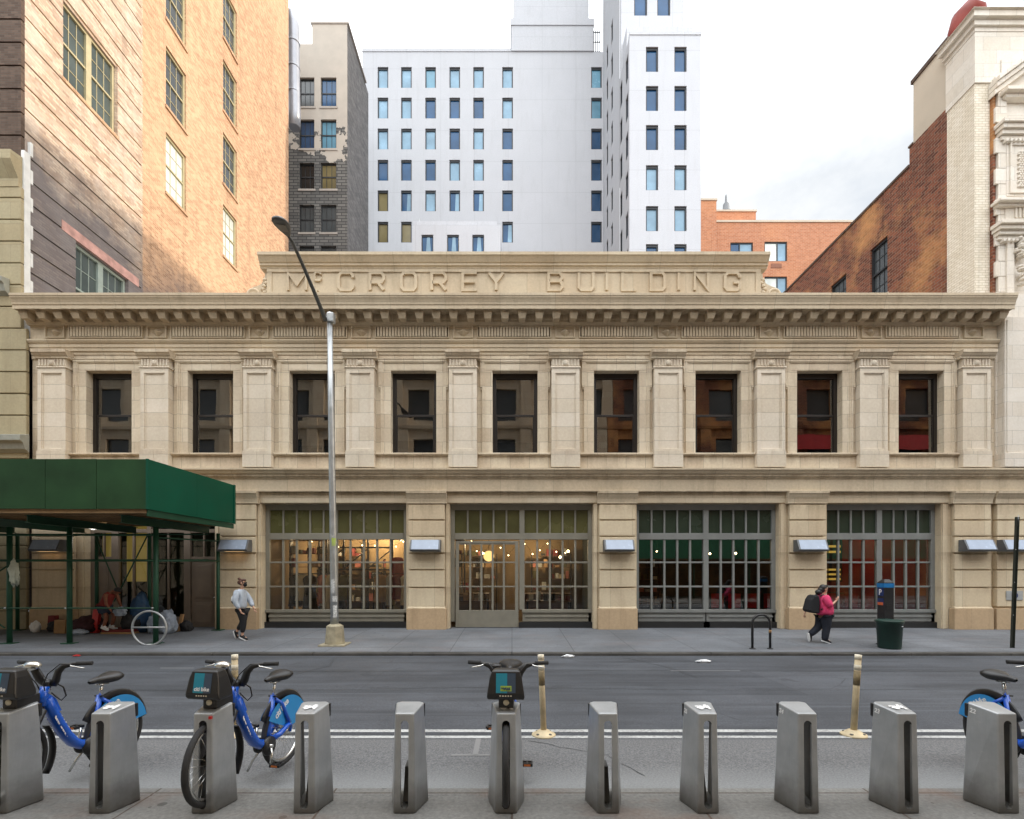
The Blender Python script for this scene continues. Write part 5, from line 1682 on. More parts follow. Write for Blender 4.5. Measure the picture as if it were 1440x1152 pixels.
# ================================================================== the other side of the street, behind the viewpoint (seen in the window glass)
def opposite(x0, x1, h, col, label, nx, yf=-3.4):
    t = thing('opposite_building', label, 'building', ((x0 + x1) / 2, yf, 0))
    hs = []
    w = (x1 - x0) / nx
    for k in range(int((h - 5) // 3.6)):
        for i in range(nx):
            c = x0 + w * (i + .5)
            hs.append((c - w * .26, c + w * .26, 5.6 + 3.6 * k, 7.9 + 3.6 * k))
    mm = MB()
    mm.holes((0, yf, 0), (1, 0, 0), (0, 1, 0), x0, x1, 0, h, hs, .3)
    mm.quad((x0, yf, h), (x1, yf, h), (x1, yf - 12, h), (x0, yf - 12, h)); mm.quad((x0, yf, 0), (x0, yf - 12, 0), (x0, yf - 12, h), (x0, yf, h)); mm.quad((x1, yf, 0), (x1, yf - 12, 0), (x1, yf - 12, h), (x1, yf, h))
    mm.build('wall', col, t)
    g = MB()
    for a, b, c2, d2 in hs:
        g.quad((a, yf - .25, c2), (b, yf - .25, c2), (b, yf - .25, d2), (a, yf - .25, d2))
    g.build('windows', 'pane_grey', t)
    MB().prism([(yf + .02, h - .5), (yf + .5, h - .2), (yf + .6, h + .05), (yf - .1, h + .06)], x0, x1).build('cornice', col, t)
    for k in range(int((h - 5) // 3.6)):
        MB().prism([(yf + .005, 8.5 + 3.6 * k), (yf + .22, 8.6 + 3.6 * k), (yf + .26, 8.8 + 3.6 * k), (yf + .005, 8.84 + 3.6 * k)], x0, x1).build('ledge', col, t)
    pb = MB()
    for i in range(nx + 1):
        xx = min(max(x0 + w * i, x0 + .4), x1 - .4)
        pb.box(xx - .38, xx + .38, yf + .002, yf + .18, 5.06, h - .55)
    pb.build('pilasters', col, t)
    MB().prism([(yf + .005, 4.6), (yf + .3, 4.75), (yf + .35, 5.0), (yf + .005, 5.05)], x0, x1).build('string_course', col, t)
opposite(-40, -11, 18.5, 'opp', 'stone fronted building across the street from the green shed, mirrored in the upper windows', 9)
opposite(-11, 7, 19.5, 'opp', 'pale stone building directly across the street, mirrored in the middle upper windows', 6)
opposite(7, 34, 18.0, 'brick_red', 'red brick building across the street on the right, mirrored in the right windows', 8)
t = thing('shed_opposite', 'green plywood sidewalk shed across the street, mirrored in the dark shop windows', 'sidewalk shed', (17, -1, 0))
MB().box(8, 27, .6, .7, 2.6, 3.9).build('fascia_board', 'shed_opp', t)
MB().box(8, 27, -3.3, .6, 2.75, 2.9).build('deck', 'timber', t)
for x in (8.2, 11.8, 15.4, 19, 22.6, 26.2):
    MB().tube([(x, .3, 0), (x, .3, 2.75)], .06, 6).build('post', 'green_deep', t)
t = thing('sign_board', 'red sign board on the building across the street, mirrored in the right upper windows', 'sign', (25, -3, 10.6))
MB().box(17, 34, -3.16, -3.05, 10.7, 11.7).build('board', 'redwall', t)
# unseen block added and sized to throw the long shadow
t = thing('shadow_block', 'tall brick block further along the street on the right, beyond the picture edge', 'building', (70, 26, 0))  # added unseen block, there only to cast the shadow
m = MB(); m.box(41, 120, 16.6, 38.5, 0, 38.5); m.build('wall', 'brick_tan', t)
# ================================================================== ground
RZ = -.175
YN, YK = 4.456, 12.3
def grid(x0, x1, y0, y1, zf, nx, ny):
    mb = MB()
    vs = [(x0 + (x1 - x0) * i / nx, y0 + (y1 - y0) * j / ny, zf(y0 + (y1 - y0) * j / ny)) for j in range(ny + 1) for i in range(nx + 1)]
    fs = [(j * (nx + 1) + i, j * (nx + 1) + i + 1, (j + 1) * (nx + 1) + i + 1, (j + 1) * (nx + 1) + i) for j in range(ny) for i in range(nx)]
    return mb.add(vs, fs)
struct('ground', grid(-400, 400, -300, 500, lambda y: -.6, 2, 2), 'road')
RZN = -.05
def road_z(y):
    return RZN + (RZ - RZN) * (y - 4.5) / (12.3 - 4.5)
struct('road', grid(-200, 200, YN - .2, YK + .2, road_z, 2, 1), 'road')
struct('far_sidewalk', grid(-200, 200, YK + .16, 17.2, side_z, 2, 1), 'walk_far')
struct('near_sidewalk', grid(-200, 200, -4.0, YN - .16, lambda y: 0.0, 2, 1), 'walk_near')
m = MB()
x = -60.0
while x < 60:
    m.box(x, x + 2.39, YK + random.uniform(-.006, .006), YK + .16, RZ - .1, side_z(YK) + .002 - random.uniform(0, .008)); x += 2.4
struct('far_kerb', m, 'kerb', bevel=.015)
m = MB(); m.box(-200, 200, YN - .16, YN, RZ - .1, .002)
struct('near_kerb', m, 'walk_near', bevel=.015)
for a, b in ((6.215, 6.325), (5.985, 6.075)):
    m = MB()
    n = 60
    for k in range(n):
        x0 = -60 + 120 * k / n; x1 = -60 + 120 * (k + 1) / n
        m.quad((x0, a, road_z(a) + .004), (x1, a, road_z(a) + .004), (x1, b, road_z(b) + .004), (x0, b, road_z(b) + .004))
    struct('lane_line', m, 'paint')
m = MB()
D = 6.2
for (xa, xb, ya, yb) in ((-.42, -.36, 5.42, 5.97), (-.64, -.14, 5.39, 5.44), (-7.3, -6.6, 10.6, 10.65), (3.2, 4.6, 10.3, 10.34)):
    m.quad((xa, ya, road_z(ya) + .004), (xb, ya, road_z(ya) + .004), (xb, yb, road_z(yb) + .004), (xa, yb, road_z(yb) + .004))
struct('road_marking', m, 'paintworn')

M['tar'] = simple('tar_seam', (.026, .027, .03), .6, 0, .3, 8)
def seam(pts, w_, seed):
    rr = random.Random(seed)
    mb = MB(); row = []
    for i in range(len(pts) - 1):
        (xa, ya), (xb, yb) = pts[i], pts[i + 1]
        n = max(3, int(math.hypot(xb - xa, yb - ya) / .12))
        for k in range(n):
            f = k / n
            row.append((xa + (xb - xa) * f + rr.gauss(0, .012), ya + (yb - ya) * f + rr.gauss(0, .014), w_ * rr.uniform(.4, 1.2)))
    for p_, q_ in zip(row[:-1], row[1:]):
        d = Vector((q_[0] - p_[0], q_[1] - p_[1])).normalized(); nn = Vector((-d.y, d.x))
        mb.quad(*[(a[0] + nn.x * s_ * a[2], a[1] + nn.y * s_ * a[2], road_z(a[1]) + .003) for a, s_ in ((p_, -1), (q_, -1), (q_, 1), (p_, 1))])
    struct('tar_seam', mb, 'tar')
seam([(-16, 10.35), (-6, 10.28), (3, 10.33), (17, 10.25)], .016, 1)
seam([(2.6, 12.2), (3.3, 10.6), (3.5, 9.4)], .012, 2)
seam([(-9.5, 8.6), (-4, 8.5), (-1, 8.75), (4, 8.55), (12, 8.7)], .008, 3)
seam([(-4.2, 12.2), (-3.9, 11.0), (-4.4, 9.2)], .009, 4)
seam([(.2, 5.9), (1.0, 5.4), (1.3, 4.7)], .006, 5)
# ================================================================== bike docks
def dock_shape():
    zf, zr = .777, .806
    plan_b = [(-.083, 0), (.083, 0), (.152, .24), (.092, .305), (-.092, .305), (-.152, .24)]
    plan_t = [(-.074, .015), (.074, .015), (.114, .235), (.075, .275), (-.075, .275), (-.114, .235)]
    zt = [zf, zf, zr, zr, zr, zr]
    mb = MB()
    vs = [(x, y, 0) for x, y in plan_b] + [(x, y, z) for (x, y), z in zip(plan_t, zt)]
    fs = [(5, 4, 3, 2, 1, 0), (6, 7, 8, 11), (8, 9, 10, 11)] + [(i, (i + 1) % 6, 6 + (i + 1) % 6, 6 + i) for i in range(6)]
    mb.add(vs, fs)
    return mb
dock = thing('bike_dock', 'dock', 'bike dock', (0, 0, 0), 'bike share docks along the near kerb')
body = dock_shape().build('body', 'dock', dock)
bv = body.modifiers.new('b', 'BEVEL'); bv.width = .012; bv.segments = 3; bv.limit_method = 'ANGLE'; bv.angle_limit = R(25)
cm = MB()
pr_ = []
for k in range(9):
    a = math.pi * k / 8
    pr_.append((.031 * math.cos(a), .69 + .031 * math.sin(a)))
for k in range(9):
    a = math.pi + math.pi * k / 8
    pr_.append((.031 * math.cos(a), .068 + .031 * math.sin(a)))
cm.prism(pr_, -.1, .6, 'y')
cut = cm.build('cut', 'dockin')
body.data.materials.append(M['dockin'])
ch = MB(); ch.prism([(-.062, .03), (.062, .03), (.104, .235), (.104, .6), (-.104, .6), (-.104, .235)], .05, .695, 'z')
cut2 = ch.build('cut', 'dockin')
boolean_cut(body, [cut, cut2])
for p in body.data.polygons:          # faces inside the slot get the dark lining
    c = p.center
    p.use_smooth = False
    p.material_index = 0
    if abs(c.x) < .1045 and .036 < c.z < .722 and .03 < c.y < .39 and (abs(p.normal.y) < .5 or c.y < .05):
        p.material_index = 1 if c.y < .6 else 0
m = MB()
m.box(-.120, .120, .232, .262, .690, .797)
m.build('latch_plate', 'plastic', dock, bevel=.006)
m = MB(); m.add([(-.0305, .10, .05), (.0305, .10, .05), (.0305, .29, .05), (-.0305, .29, .05), (-.0305, .18, .30), (.0305, .18, .30), (.0305, .27, .32), (-.0305, .27, .32)],
               [(0, 1, 5, 4), (1, 2, 6, 5), (2, 3, 7, 6), (3, 0, 4, 7), (4, 5, 6, 7), (0, 3, 2, 1)])
m.build('wheel_rest', 'dockin', dock)
def dock_logo(d):
    t0 = Vector((0, .125, .7955)); sl = Vector((0, .22, .029)).normalized()
    text_on('logo', 'lyft', .092, 'white', d, t0 + Vector((0, 0, .003)), Vector((-1, 0, 0)), -sl, .001, .006, space=.92)
def dock_number(d, s):
    a = Vector((-.074, .015, .777)); b = Vector((-.114, .235, .806)); c2 = Vector((-.152, .24, 0))
    u = (a - b).normalized()
    n = (a - b).cross(c2 - b).normalized()
    if n.x > 0: n = -n
    v = n.cross(u)
    text_on('number', s, .048, 'white', d, b + u * .05 - v * .052 + n * .003, u, v, .001, .0015)
DX = [(c - 720) / 180.8 for c in (-5, 139, 284, 427.5, 568.5, 711.5, 855.5, 996, 1137, 1278, 1419)]
DL = ['grey bike dock at the left picture edge, holding the leftmost blue bicycle',
      'empty grey bike dock with white logo, before the leftmost bicycle\'s rear wheel',
      'grey bike dock with a red sticker, a bicycle wheel poking out of its slot',
      'empty grey bike dock with white logo, before the second bicycle\'s rear wheel',
      'empty grey bike dock without logo, left of the bicycle seen head on',
      'grey bike dock with white logo, facing the camera with the head on bicycle behind it',
      'empty grey bike dock without logo, right of the bicycle seen head on',
      'empty grey bike dock with white logo and number 25',
      'empty grey bike dock numbered 24, without logo on top',
      'empty grey bike dock with white logo and number 23',
      'grey bike dock numbered 22 at the right picture edge']
YD = 3.98
docks = []
for i in range(11):
    d = dock if i == 0 else copy_tree(dock)
    d['label'] = DL[i]; d.location = (DX[i], YD, 0)
    docks.append(d)
def place_text(fn, d, *a):
    # lettering is made in the dock's own coordinates
    keep = ORG.get(d); ORG[d] = Vector((0, 0, 0)); fn(d, *a)
    if keep is not None: ORG[d] = keep
for i in (1, 3, 5, 7, 9):
    place_text(dock_logo, docks[i])
for i, s in ((7, '25'), (8, '24'), (9, '23'), (10, '22')):
    place_text(dock_number, docks[i], s)
ORG[docks[2]] = Vector((0, 0, 0))
MB().box(.052, .073, -.0025, .02, .735, .757).build('red_sticker', 'redpl', docks[2])

# ================================================================== bicycles (origin = front foot of the dock; y runs to the rear)
def wheel(name, c, r, parent):
    cx, cy, cz = c
    w = MB(); n = 40
    w.tube([(cx, cy + (r - .026) * math.cos(2 * math.pi * k / n), cz + (r - .026) * math.sin(2 * math.pi * k / n)) for k in range(n)], [(.026, .023)] * n, 10, True)
    o = w.build(name, 'rubber', parent)
    q = MB()
    q.tube([(cx, cy + (r - .06) * math.cos(2 * math.pi * k / n), cz + (r - .06) * math.sin(2 * math.pi * k / n)) for k in range(n)], [(.014, .016)] * n, 8, True)
    q.lathe((cx, cy, cz), [(.02, -.055), (.035, -.05), (.035, .05), (.02, .055)], 14, 'x')
    q.build('rim', 'chrome', o)
    s = MB()
    for k in range(28):
        a = 2 * math.pi * k / 28
        b = a + (.35 if k % 2 else -.35)
        sx = .035 if k % 4 < 2 else -.035
        s.tube([(cx + sx, cy + .035 * math.cos(b), cz + .035 * math.sin(b)), (cx, cy + (r - .06) * math.cos(a), cz + (r - .06) * math.sin(a))], .0016, 4)
    s.build('spokes', 'chrome', o)
    return o
def arc(c, r, a0, a1, n):
    return [(c[0], c[1] + r * math.cos(R(a0 + (a1 - a0) * k / n)), c[2] + r * math.sin(R(a0 + (a1 - a0) * k / n))) for k in range(n + 1)]

def make_bike(label, seat=0.0, steer=0.0, ad='city', helmet=False, turn=0.0):
    t = thing('bicycle', label, 'bicycle', (0, 0, 0), 'blue share bicycles locked in the docks')
    fa, ra = Vector((0, .10, .362)), Vector((0, 1.09, .305))
    # frame
    f = MB()
    f.tube([(0, .395, .90), (0, .36, .74)], .034, 12)
    dt = [(0, .40, .80), (0, .435, .71), (0, .50, .57), (0, .575, .435), (0, .645, .345), (0, .72, .295), (0, .80, .285), (0, .88, .305)]
    f.tube(dt, [(.045, .04), (.05, .042), (.055, .042), (.058, .042), (.06, .042), (.058, .042), (.052, .04), (.045, .036)], 14)
    f.tube([(0, .80, .30), (0, .86, .48), (0, .925, .70)], [.036, .032, .027], 12)
    for sx in (-1, 1):
        f.tube([(sx * .02, .86, .30), (sx * .055, .95, .325), (sx * .07, 1.06, .385), (sx * .072, 1.10, .37), (sx * .07, 1.09, .305)], [.03, .026, .022, .016, .013], 8)
        f.tube([(sx * .015, .92, .665), (sx * .05, .985, .61), (sx * .068, 1.085, .40)], [.02, .018, .017], 8)
    f.prism([(.40, .845), (.47, .78), (.52, .665), (.47, .66), (.40, .80)], -.022, .022)
    fr = f.build('frame', 'blue', t)
    def side_text(sx):
        d = (Vector((0, .60, .40)) - Vector((0, .455, .67))).normalized()
        nrm = Vector((sx, 0, 0))
        u = d if sx > 0 else -d
        v = nrm.cross(u)
        text_on('lettering', 'citi bike', .082, 'white', fr, Vector((sx * .0455, .515, .54)), u, v, .0005, .003, space=.95)
    side_text(1); side_text(-1)
    # fork, wheels, mudguards
    fk = MB()
    fk.tube([(0, .36, .76), (0, .345, .72)], .026, 10)
    for sx in (-1, 1):
        fk.tube([(0, .345, .725), (sx * .05, .335, .71), (sx * .055, .25, .56), (sx * .055, .10, .362)], [.024, .022, .018, .013], 8)
    fko = fk.build('fork', 'plastic', t)
    fwo = wheel('front_wheel', fa, .335, t)
    tm = Matrix.Translation(fa) @ Matrix.Rotation(-turn, 4, 'Z') @ Matrix.Translation(-fa)
    for q in [fwo] + children(fwo):
        q.data.transform(tm)
    wheel('rear_wheel', ra, .335, t)
    mg = MB()
    pts = arc(ra, .362, 8, 150, 20)
    mg.tube(pts, [(.012, .046)] * len(pts), 8)
    mo = mg.build('rear_mudguard', 'plastic', t)
    sk = MB()
    for sx in (-.046, .046):
        a = arc((sx, ra.y, ra.z), .352, 12, 148, 20); b = arc((sx, ra.y, ra.z), .09, 30, 130, 20)
        for k in range(20):
            sk.quad(a[k], a[k + 1], b[k + 1], b[k])
    sk.build('wheel_panel', 'skyblue', mo)
    for sx in (-1, 1):
        u = Vector((0, sx, .0)).normalized(); u = Vector((0, sx * .9, sx * .43)).normalized() if sx > 0 else Vector((0, -.9, .43)).normalized()
        u = Vector((0, .85, .5)) if sx > 0 else Vector((0, -.85, .5))
        u.normalize()
        n_ = Vector((sx, 0, 0)); v = n_.cross(u)
        text_on('lettering', 'citi bike', .085, 'white', mo, (sx * .0485, ra.y - .10, ra.z + .255) if sx > 0 else (sx * .0485, ra.y + .10, ra.z + .255), u if sx > 0 else Vector((0, -.85, .5)).normalized(), v, .0005, .002, space=.9)
    fg = MB(); pts = arc(fa, .36, 35, -35, 10); fg.tube(pts, [(.008, .036)] * len(pts), 8); fg.build('front_mudguard', 'plastic', t)
    # crank, pedals, chain case
    cc = MB()
    cc.lathe((.035, .785, .265), [(.02, 0), (.088, .004), (.088, .028), (.02, .032)], 20, 'x')
    cc.lathe((-.067, .785, .265), [(.02, 0), (.07, .004), (.07, .028), (.02, .032)], 20, 'x')
    cc.build('chain_case', 'plastic', t)
    ck = MB()
    ck.tube([(.07, .785, .265), (.10, .755, .19), (.105, .735, .12)], [.014, .013, .013], 8)
    ck.tube([(-.07, .785, .265), (-.10, .815, .34), (-.105, .835, .41)], [.014, .013, .013], 8)
    ck.tube([(-.09, .785, .265), (.09, .785, .265)], .016, 8)
    co = ck.build('crank', 'chrome', t)
    for x, y, z in ((.165, .735, .115), (-.165, .835, .415)):
        p = MB()
        p.box(x - .05, x + .05, y - .045, y - .03, z - .012, z + .012); p.box(x - .05, x + .05, y + .03, y + .045, z - .012, z + .012); p.box(x - .05, x - .038, y - .03, y + .03, z - .012, z + .012)
        p.box(x + .038, x + .05, y - .03, y + .03, z - .012, z + .012); p.box(x - .008, x + .008, y - .03, y + .03, z - .01, z + .01); p.box(x - .06, x + .05, y - .008, y + .008, z - .008, z + .008)
        p.m = 1
        p.box(x - .03, x + .03, y - .048, y - .0455, z - .008, z + .008)
        p.build('pedal', ['plastic', 'amber'], co)
    # kickstand arm
    MB().tube([(-.03, .84, .27), (-.12, .80, .12), (-.16, .77, .02)], [.012, .01, .01], 8).build('kickstand', 'chrome', t)
    # seat
    sp = MB()
    zs = .845 + seat
    sp.tube([(0, .925, .69), (0, .945, zs - .05)], .0145, 10)
    sp.tube([(0, .925, .70), (0, .922, .68)], .026, 10)
    sp.tube([(-.02, .90, zs - .045), (-.02, 1.0, zs - .05)], .006, 6); sp.tube([(.02, .90, zs - .045), (.02, 1.0, zs - .05)], .006, 6)
    so = sp.build('seat_post', 'chrome', t)
    MB().box(-.035, .05, .90, .925, .69, .70).build('seat_clamp', 'plastic', so)
    sd = MB(); sd.smooth = True
    prof = [(.805, .012, .012, .0), (.82, .024, .026, .002), (.88, .032, .034, .004), (.94, .05, .04, .004), (.99, .09, .050, .004), (1.04, .115, .056, .008), (1.08, .112, .054, .014), (1.11, .075, .036, .016), (1.118, .02, .01, .016)]
    vs = []; n = 16
    for y, w, h, dz in prof:
        for k in range(n):
            a = 2 * math.pi * k / n
            vs.append((w * math.cos(a), y, zs + dz + h * math.sin(a) * (1 if math.sin(a) < 0 else .75)))
    sd.add(vs, [(i * n + k, i * n + (k + 1) % n, (i + 1) * n + (k + 1) % n, (i + 1) * n + k) for i in range(len(prof) - 1) for k in range(n)])
    sd.build('saddle', 'plastic', t)
    # steering group
    def S(p):
        v = Vector(p); c_ = Vector((0, .38, 0)); r = Matrix.Rotation(steer, 3, 'Z')
        return c_ + r @ (v - c_)
    hb = MB()
    hb.tube([S((0, .40, .87)), S((0, .415, .925)), S((0, .425, .94))], [.03, .032, .03], 10)
    for sx in (-1, 1):
        hb.tube([S((0, .43, .925)), S((sx * .045, .435, .925)), S((sx * .075, .42, .96)), S((sx * .105, .41, 1.03)), S((sx * .15, .415, 1.075)), S((sx * .22, .44, 1.09)), S((sx * .33, .48, 1.09))],
                [(.03, .024), (.036, .024), (.04, .022), (.036, .02), (.028, .018), .014, .013], 10)
    ho = hb.build('handlebar', 'plastic', t)
    for sx in (-1, 1):
        MB().tube([S((sx * .235, .445, 1.09)), S((sx * .345, .486, 1.09))], .018, 10).build('grip', 'rubber', ho)
        MB().tube([S((sx * .20, .425, 1.088)), S((sx * .225, .405, 1.075)), S((sx * .30, .42, 1.06)), S((sx * .325, .43, 1.056))], [.008, .008, .006, .005], 6).build('brake_lever', 'chrome', ho)
    b = MB(); b.ball(S((-.10, .395, 1.075)), (.05, .04, .022), 8) if not helmet else b.ball(S((-.12, .395, 1.075)), (.075, .05, .04), 8)
    b.build('bell', 'chrome' if helmet else 'plastic', ho)
    cb = MB(); cb.tube([S((.05, .43, .93)), (.09, .47, .88), (.085, .50, .80), (.05, .49, .76), (.03, .46, .80), (.02, .43, .84)], .006, 6)
    cb.build('cable', 'plastic', t)
    for k, sx in enumerate((-1, 1)):
        c3 = MB(); c3.tube([S((sx * .22, .43, 1.085)), S((sx * .16, .37, 1.10)), S((sx * .09, .33, 1.02)), S((sx * .03, .35, .93)), (sx * .02, .38, .84)], .0045, 6); c3.build('brake_cable', 'plastic', t)
    # front carrier with the ad panel
    bk = MB()
    def sec(z, w, y0, y1):
        return [S((-w, y0, z)), S((w, y0, z)), S((w * .9, y1, z)), S((-w * .9, y1, z))]
    lv = [(.875, .145, .04, .19), (.90, .15, .02, .20), (.93, .146, .015, .20), (1.05, .128, .035, .17), (1.095, .112, .045, .16), (1.11, .095, .06, .15)]
    vs = []
    for z, w, y0, y1 in lv:
        vs += sec(z, w, y0, y1)
    fs = [(0, 3, 2, 1), (20, 21, 22, 23)] + [(i * 4 + k, i * 4 + (k + 1) % 4, (i + 1) * 4 + (k + 1) % 4, (i + 1) * 4 + k) for i in range(5) for k in range(4)]
    bk.add(vs, fs)
    bo = bk.build('front_carrier', 'plastic', t, bevel=.012)
    def on_face(x, z, k=.0015):
        y = .015 + (z - .93) * (.020 / .12)
        return S((x, y - k, z))
    def plate(nm, x0, x1, z0, z1, mt, k):
        MB().quad(on_face(x0, z0, k), on_face(x1, z0, k), on_face(x1, z1, k), on_face(x0, z1, k)).build(nm, mt, bo)
    plate('ad_panel', -.076, .012, .935, 1.085, 'teal', .002); plate('ad_panel', .0125, .078, .935, 1.085, 'adnavy', .0018)
    if ad == 'city':
        text_on('panel_lettering', 'citi bike', .042, 'white', bo, on_face(0, .965, .004), S((1, .38, 0)) - S((0, .38, 0)), Vector((0, .16, .98)), .0005, .001)
    else:
        plate('ad_sticker', -.04, .045, .95, .99, 'adgreen', .0032)
        text_on('panel_lettering', 'avoz', .04, 'adnavy', bo, on_face(.002, .968, .005), Vector((1, 0, 0)), Vector((0, .16, .98)), .0005, .002)
    for k in range(5):
        x = (k - 2) * .021
        MB().quad(on_face(x - .006, .908, -.002), on_face(x + .006, .908, -.002), on_face(x + .006, .918, -.0), on_face(x - .006, .918, -.0)).build('reflector_dot', 'creamwhite', bo)
    lt = MB(); lt.box(*sorted((S((-.06, 0, 0)).x, S((.06, 0, 0)).x)), .10, .30, .79, .874); lt.build('lamp_bracket', 'plastic', t, bevel=.01)
    MB().lathe(Vector((S((.0, .095, .84)))), [(.0, -.004), (.022, -.004), (.024, .01)], 16, 'y').build('headlight', 'creamwhite', t)
    return t
bikes = [(0, 'blue share bicycle at the left picture edge, in the leftmost dock', 0.0, 0.0, 0.0, 'city', True),
         (2, 'blue share bicycle with its front wheel poking out of the dock with a red sticker', R(0), 0.0, R(0), 'city', True),
         (5, 'blue share bicycle seen head on with a green sticker on its ad panel', 0.12, 0.0, 0.0, 'b', False),
         (11, 'blue share bicycle at the right picture edge, only its rear half in view', 0.02, 0.0, 0.0, 'city', False)]
for di, lab, seat, steer, ang, ad, hl in bikes:
    an = R({0: -4.5, 2: -9.0, 5: -2.0, 11: -5.0}[di])
    b = make_bike(lab, seat if di != 2 else 0.02, steer, ad, hl, an)
    x = DX[di] if di < 11 else DX[10] + .785
    # turned about the front axle so that the wheel stays in its slot
    b.rotation_euler.z = an
    b.location = (x + math.sin(an) * .10, YD + .10 * (1 - math.cos(an)), 0)

# ================================================================== flexible posts
posts = [(331, 330, 'cream flexible post behind the second bicycle'), (764.5, 760.5, 'cream flexible post right of the bicycle seen head on'), (1200.5, 1207, 'cream flexible post far right, leaning slightly right')]
for xb, xt, lab in posts:
    D = 6.10; RZ_ = road_z(D)
    x0 = PX(xb, D); x1 = PX(xt, D)
    t = thing('flexible_post', lab, 'bollard', (x0, D, RZ_), 'flexible posts along the double line')
    zt = PZ(921, D)
    def at(f):
        return (x0 + (x1 - x0) * f, D, RZ_ + .06 + (zt - RZ_ - .06) * f)
    MB().tube([at(0), at(1)], .035, 14).build('tube', 'cream', t)
    for a, b in ((.80, .87), (.94, 1.001)):
        MB().tube([at(a), at(b)], .0375, 14).build('reflective_band', 'creamwhite', t)
    MB().tube([at(.60), at(.79)], .0365, 14).build('dirty_band', simple('dirty_band', (.22, .17, .09), .7, 0, .4, 12), t)
    MB().lathe((x0, D, RZ_), [(.145, .0), (.14, .018), (.11, .03), (.06, .065), (.042, .07)], 18).build('base', 'cream', t)
    for k in range(4):
        a = math.pi / 4 + k * math.pi / 2
        MB().ball((x0 + .10 * math.cos(a), D + .10 * math.sin(a), RZ_ + .034), (.022, .022, .008), 6).build('bolt', 'dockin', t)

# ================================================================== street lamp
D = 13.45
lx = PX(471, D); lz = side_z(D)
t = thing('street_lamp', 'tall galvanised street lamp with dark arm over the road and stickers on its pole', 'street lamp', (lx, D, lz))
m = MB()
m.box(lx - .34, lx + .34, D - .30, D + .30, lz - .02, lz + .035)
def octa(r0, r1, z0, z1, mb):
    n = 8
    vs = [(lx + r * math.cos(math.pi / 8 + 2 * math.pi * k / n), D + r * math.sin(math.pi / 8 + 2 * math.pi * k / n), z) for r, z in ((r0, z0), (r1, z1)) for k in range(n)]
    mb.add(vs, [(k, (k + 1) % n, n + (k + 1) % n, n + k) for k in range(n)] + [tuple(range(n)), tuple(range(n, 2 * n))])
octa(.255, .215, lz + .035, lz + .50, m); octa(.215, .13, lz + .50, lz + .55, m)
m.build('pole_base', 'concrete_pole', t, bevel=.012)
zt = PZ(448, D)
xt = PX(463.5, D)
px = lambda z: lx + (xt - lx) * (z - lz) / (zt - lz)
m = MB(); m.tube([(px(z), D, z) for z in (lz + .5, lz + 1.5, lz + 3, 6, zt)], [.105, .10, .092, .08, .07], 12)
m.build('pole', 'galv', t)
m = MB()
m.box(px(8.35) - .05, px(8.35) + .13, D - .1, D + .08, zt - .12, zt + .12)
m.lathe((px(zt), D, zt - .02), [(.085, 0), (.085, .12), (.05, .18), (.01, .2)], 12)
m.build('arm_bracket', 'galv', t, bevel=.02)
m = MB()
arm = [(PX(458, D) , D - .05, zt - .05), (PX(455, 13.2), 13.2, PZ(443, 13.2)), (PX(442, 12.6), 12.6, PZ(411, 12.6)), (PX(425, 11.9), 11.9, PZ(371, 11.9)), (PX(411, 11.3), 11.3, PZ(340, 11.3)), (PX(405, 11.0), 11.0, PZ(331, 11.0))]
m.tube(arm, [.055, .052, .045, .040, .036, .034], 10)
m.build('arm', 'lampgrey', t)
h = MB()
prof = [(.00, .05, .05), (.10, .075, .06), (.25, .12, .07), (.45, .16, .075), (.62, .16, .07), (.74, .12, .055), (.79, .05, .03)]
a0 = Vector(arm[-1]); a1 = Vector((PX(390, 10.15), 10.15, PZ(306, 10.15)))
dr = (a1 - a0).normalized(); sd_ = dr.cross(Vector((0, 0, 1))).normalized(); upv = sd_.cross(dr)
L = (a1 - a0).length
n = 14; vs = []; h.smooth = True
for s_, w, hh in prof:
    c_ = a0 + dr * (s_ / .79 * L)
    for k in range(n):
        a = 2 * math.pi * k / n
        vs.append(c_ + sd_ * (w * math.cos(a)) + upv * (hh * (math.sin(a) if math.sin(a) > 0 else .55 * math.sin(a))))
h.add(vs, [(i * n + k, i * n + (k + 1) % n, (i + 1) * n + (k + 1) % n, (i + 1) * n + k) for i in range(len(prof) - 1) for k in range(n)] + [tuple(range(n)), tuple(range((len(prof) - 1) * n, len(prof) * n))])
ho = h.build('lamp_head', 'lampgrey', t)
q = MB()
c_ = a0 + dr * (.58 * L) - upv * .047
q.add([c_ + dr * a + sd_ * b for a, b in ((-.2, -.085), (.16, -.10), (.16, .10), (-.2, .085))], [(0, 1, 2, 3)])
q.build('lens', simple('lamp_lens', (.16, .145, .12), .3, 0, .2, 8), ho)
for (z0, z1, mt, a0_, a1_) in ((PZ(768, D), PZ(757, D), 'yellow', -100, -20), (PZ(756, D), PZ(752, D), 'sticker', -120, -50), (PZ(846, D), PZ(838, D), 'sticker', -100, -20), (PZ(868, D), PZ(851, D), 'sticker', -90, -30), (PZ(834, D), PZ(815, D), 'sticker', -110, -60)):
    q = MB(); n = 6
    rr_ = .1045 - (z0 - lz) * .006 + .003
    for k in range(n):
        a, b = R(a0_ + (a1_ - a0_) * k / n), R(a0_ + (a1_ - a0_) * (k + 1) / n)
        q.quad((px(z0) + rr_ * math.cos(a), D + rr_ * math.sin(a), z0), (px(z0) + rr_ * math.cos(b), D + rr_ * math.sin(b), z0), (px(z1) + rr_ * math.cos(b), D + rr_ * math.sin(b), z1), (px(z1) + rr_ * math.cos(a), D + rr_ * math.sin(a), z1))
    q.build('sticker', mt, t)

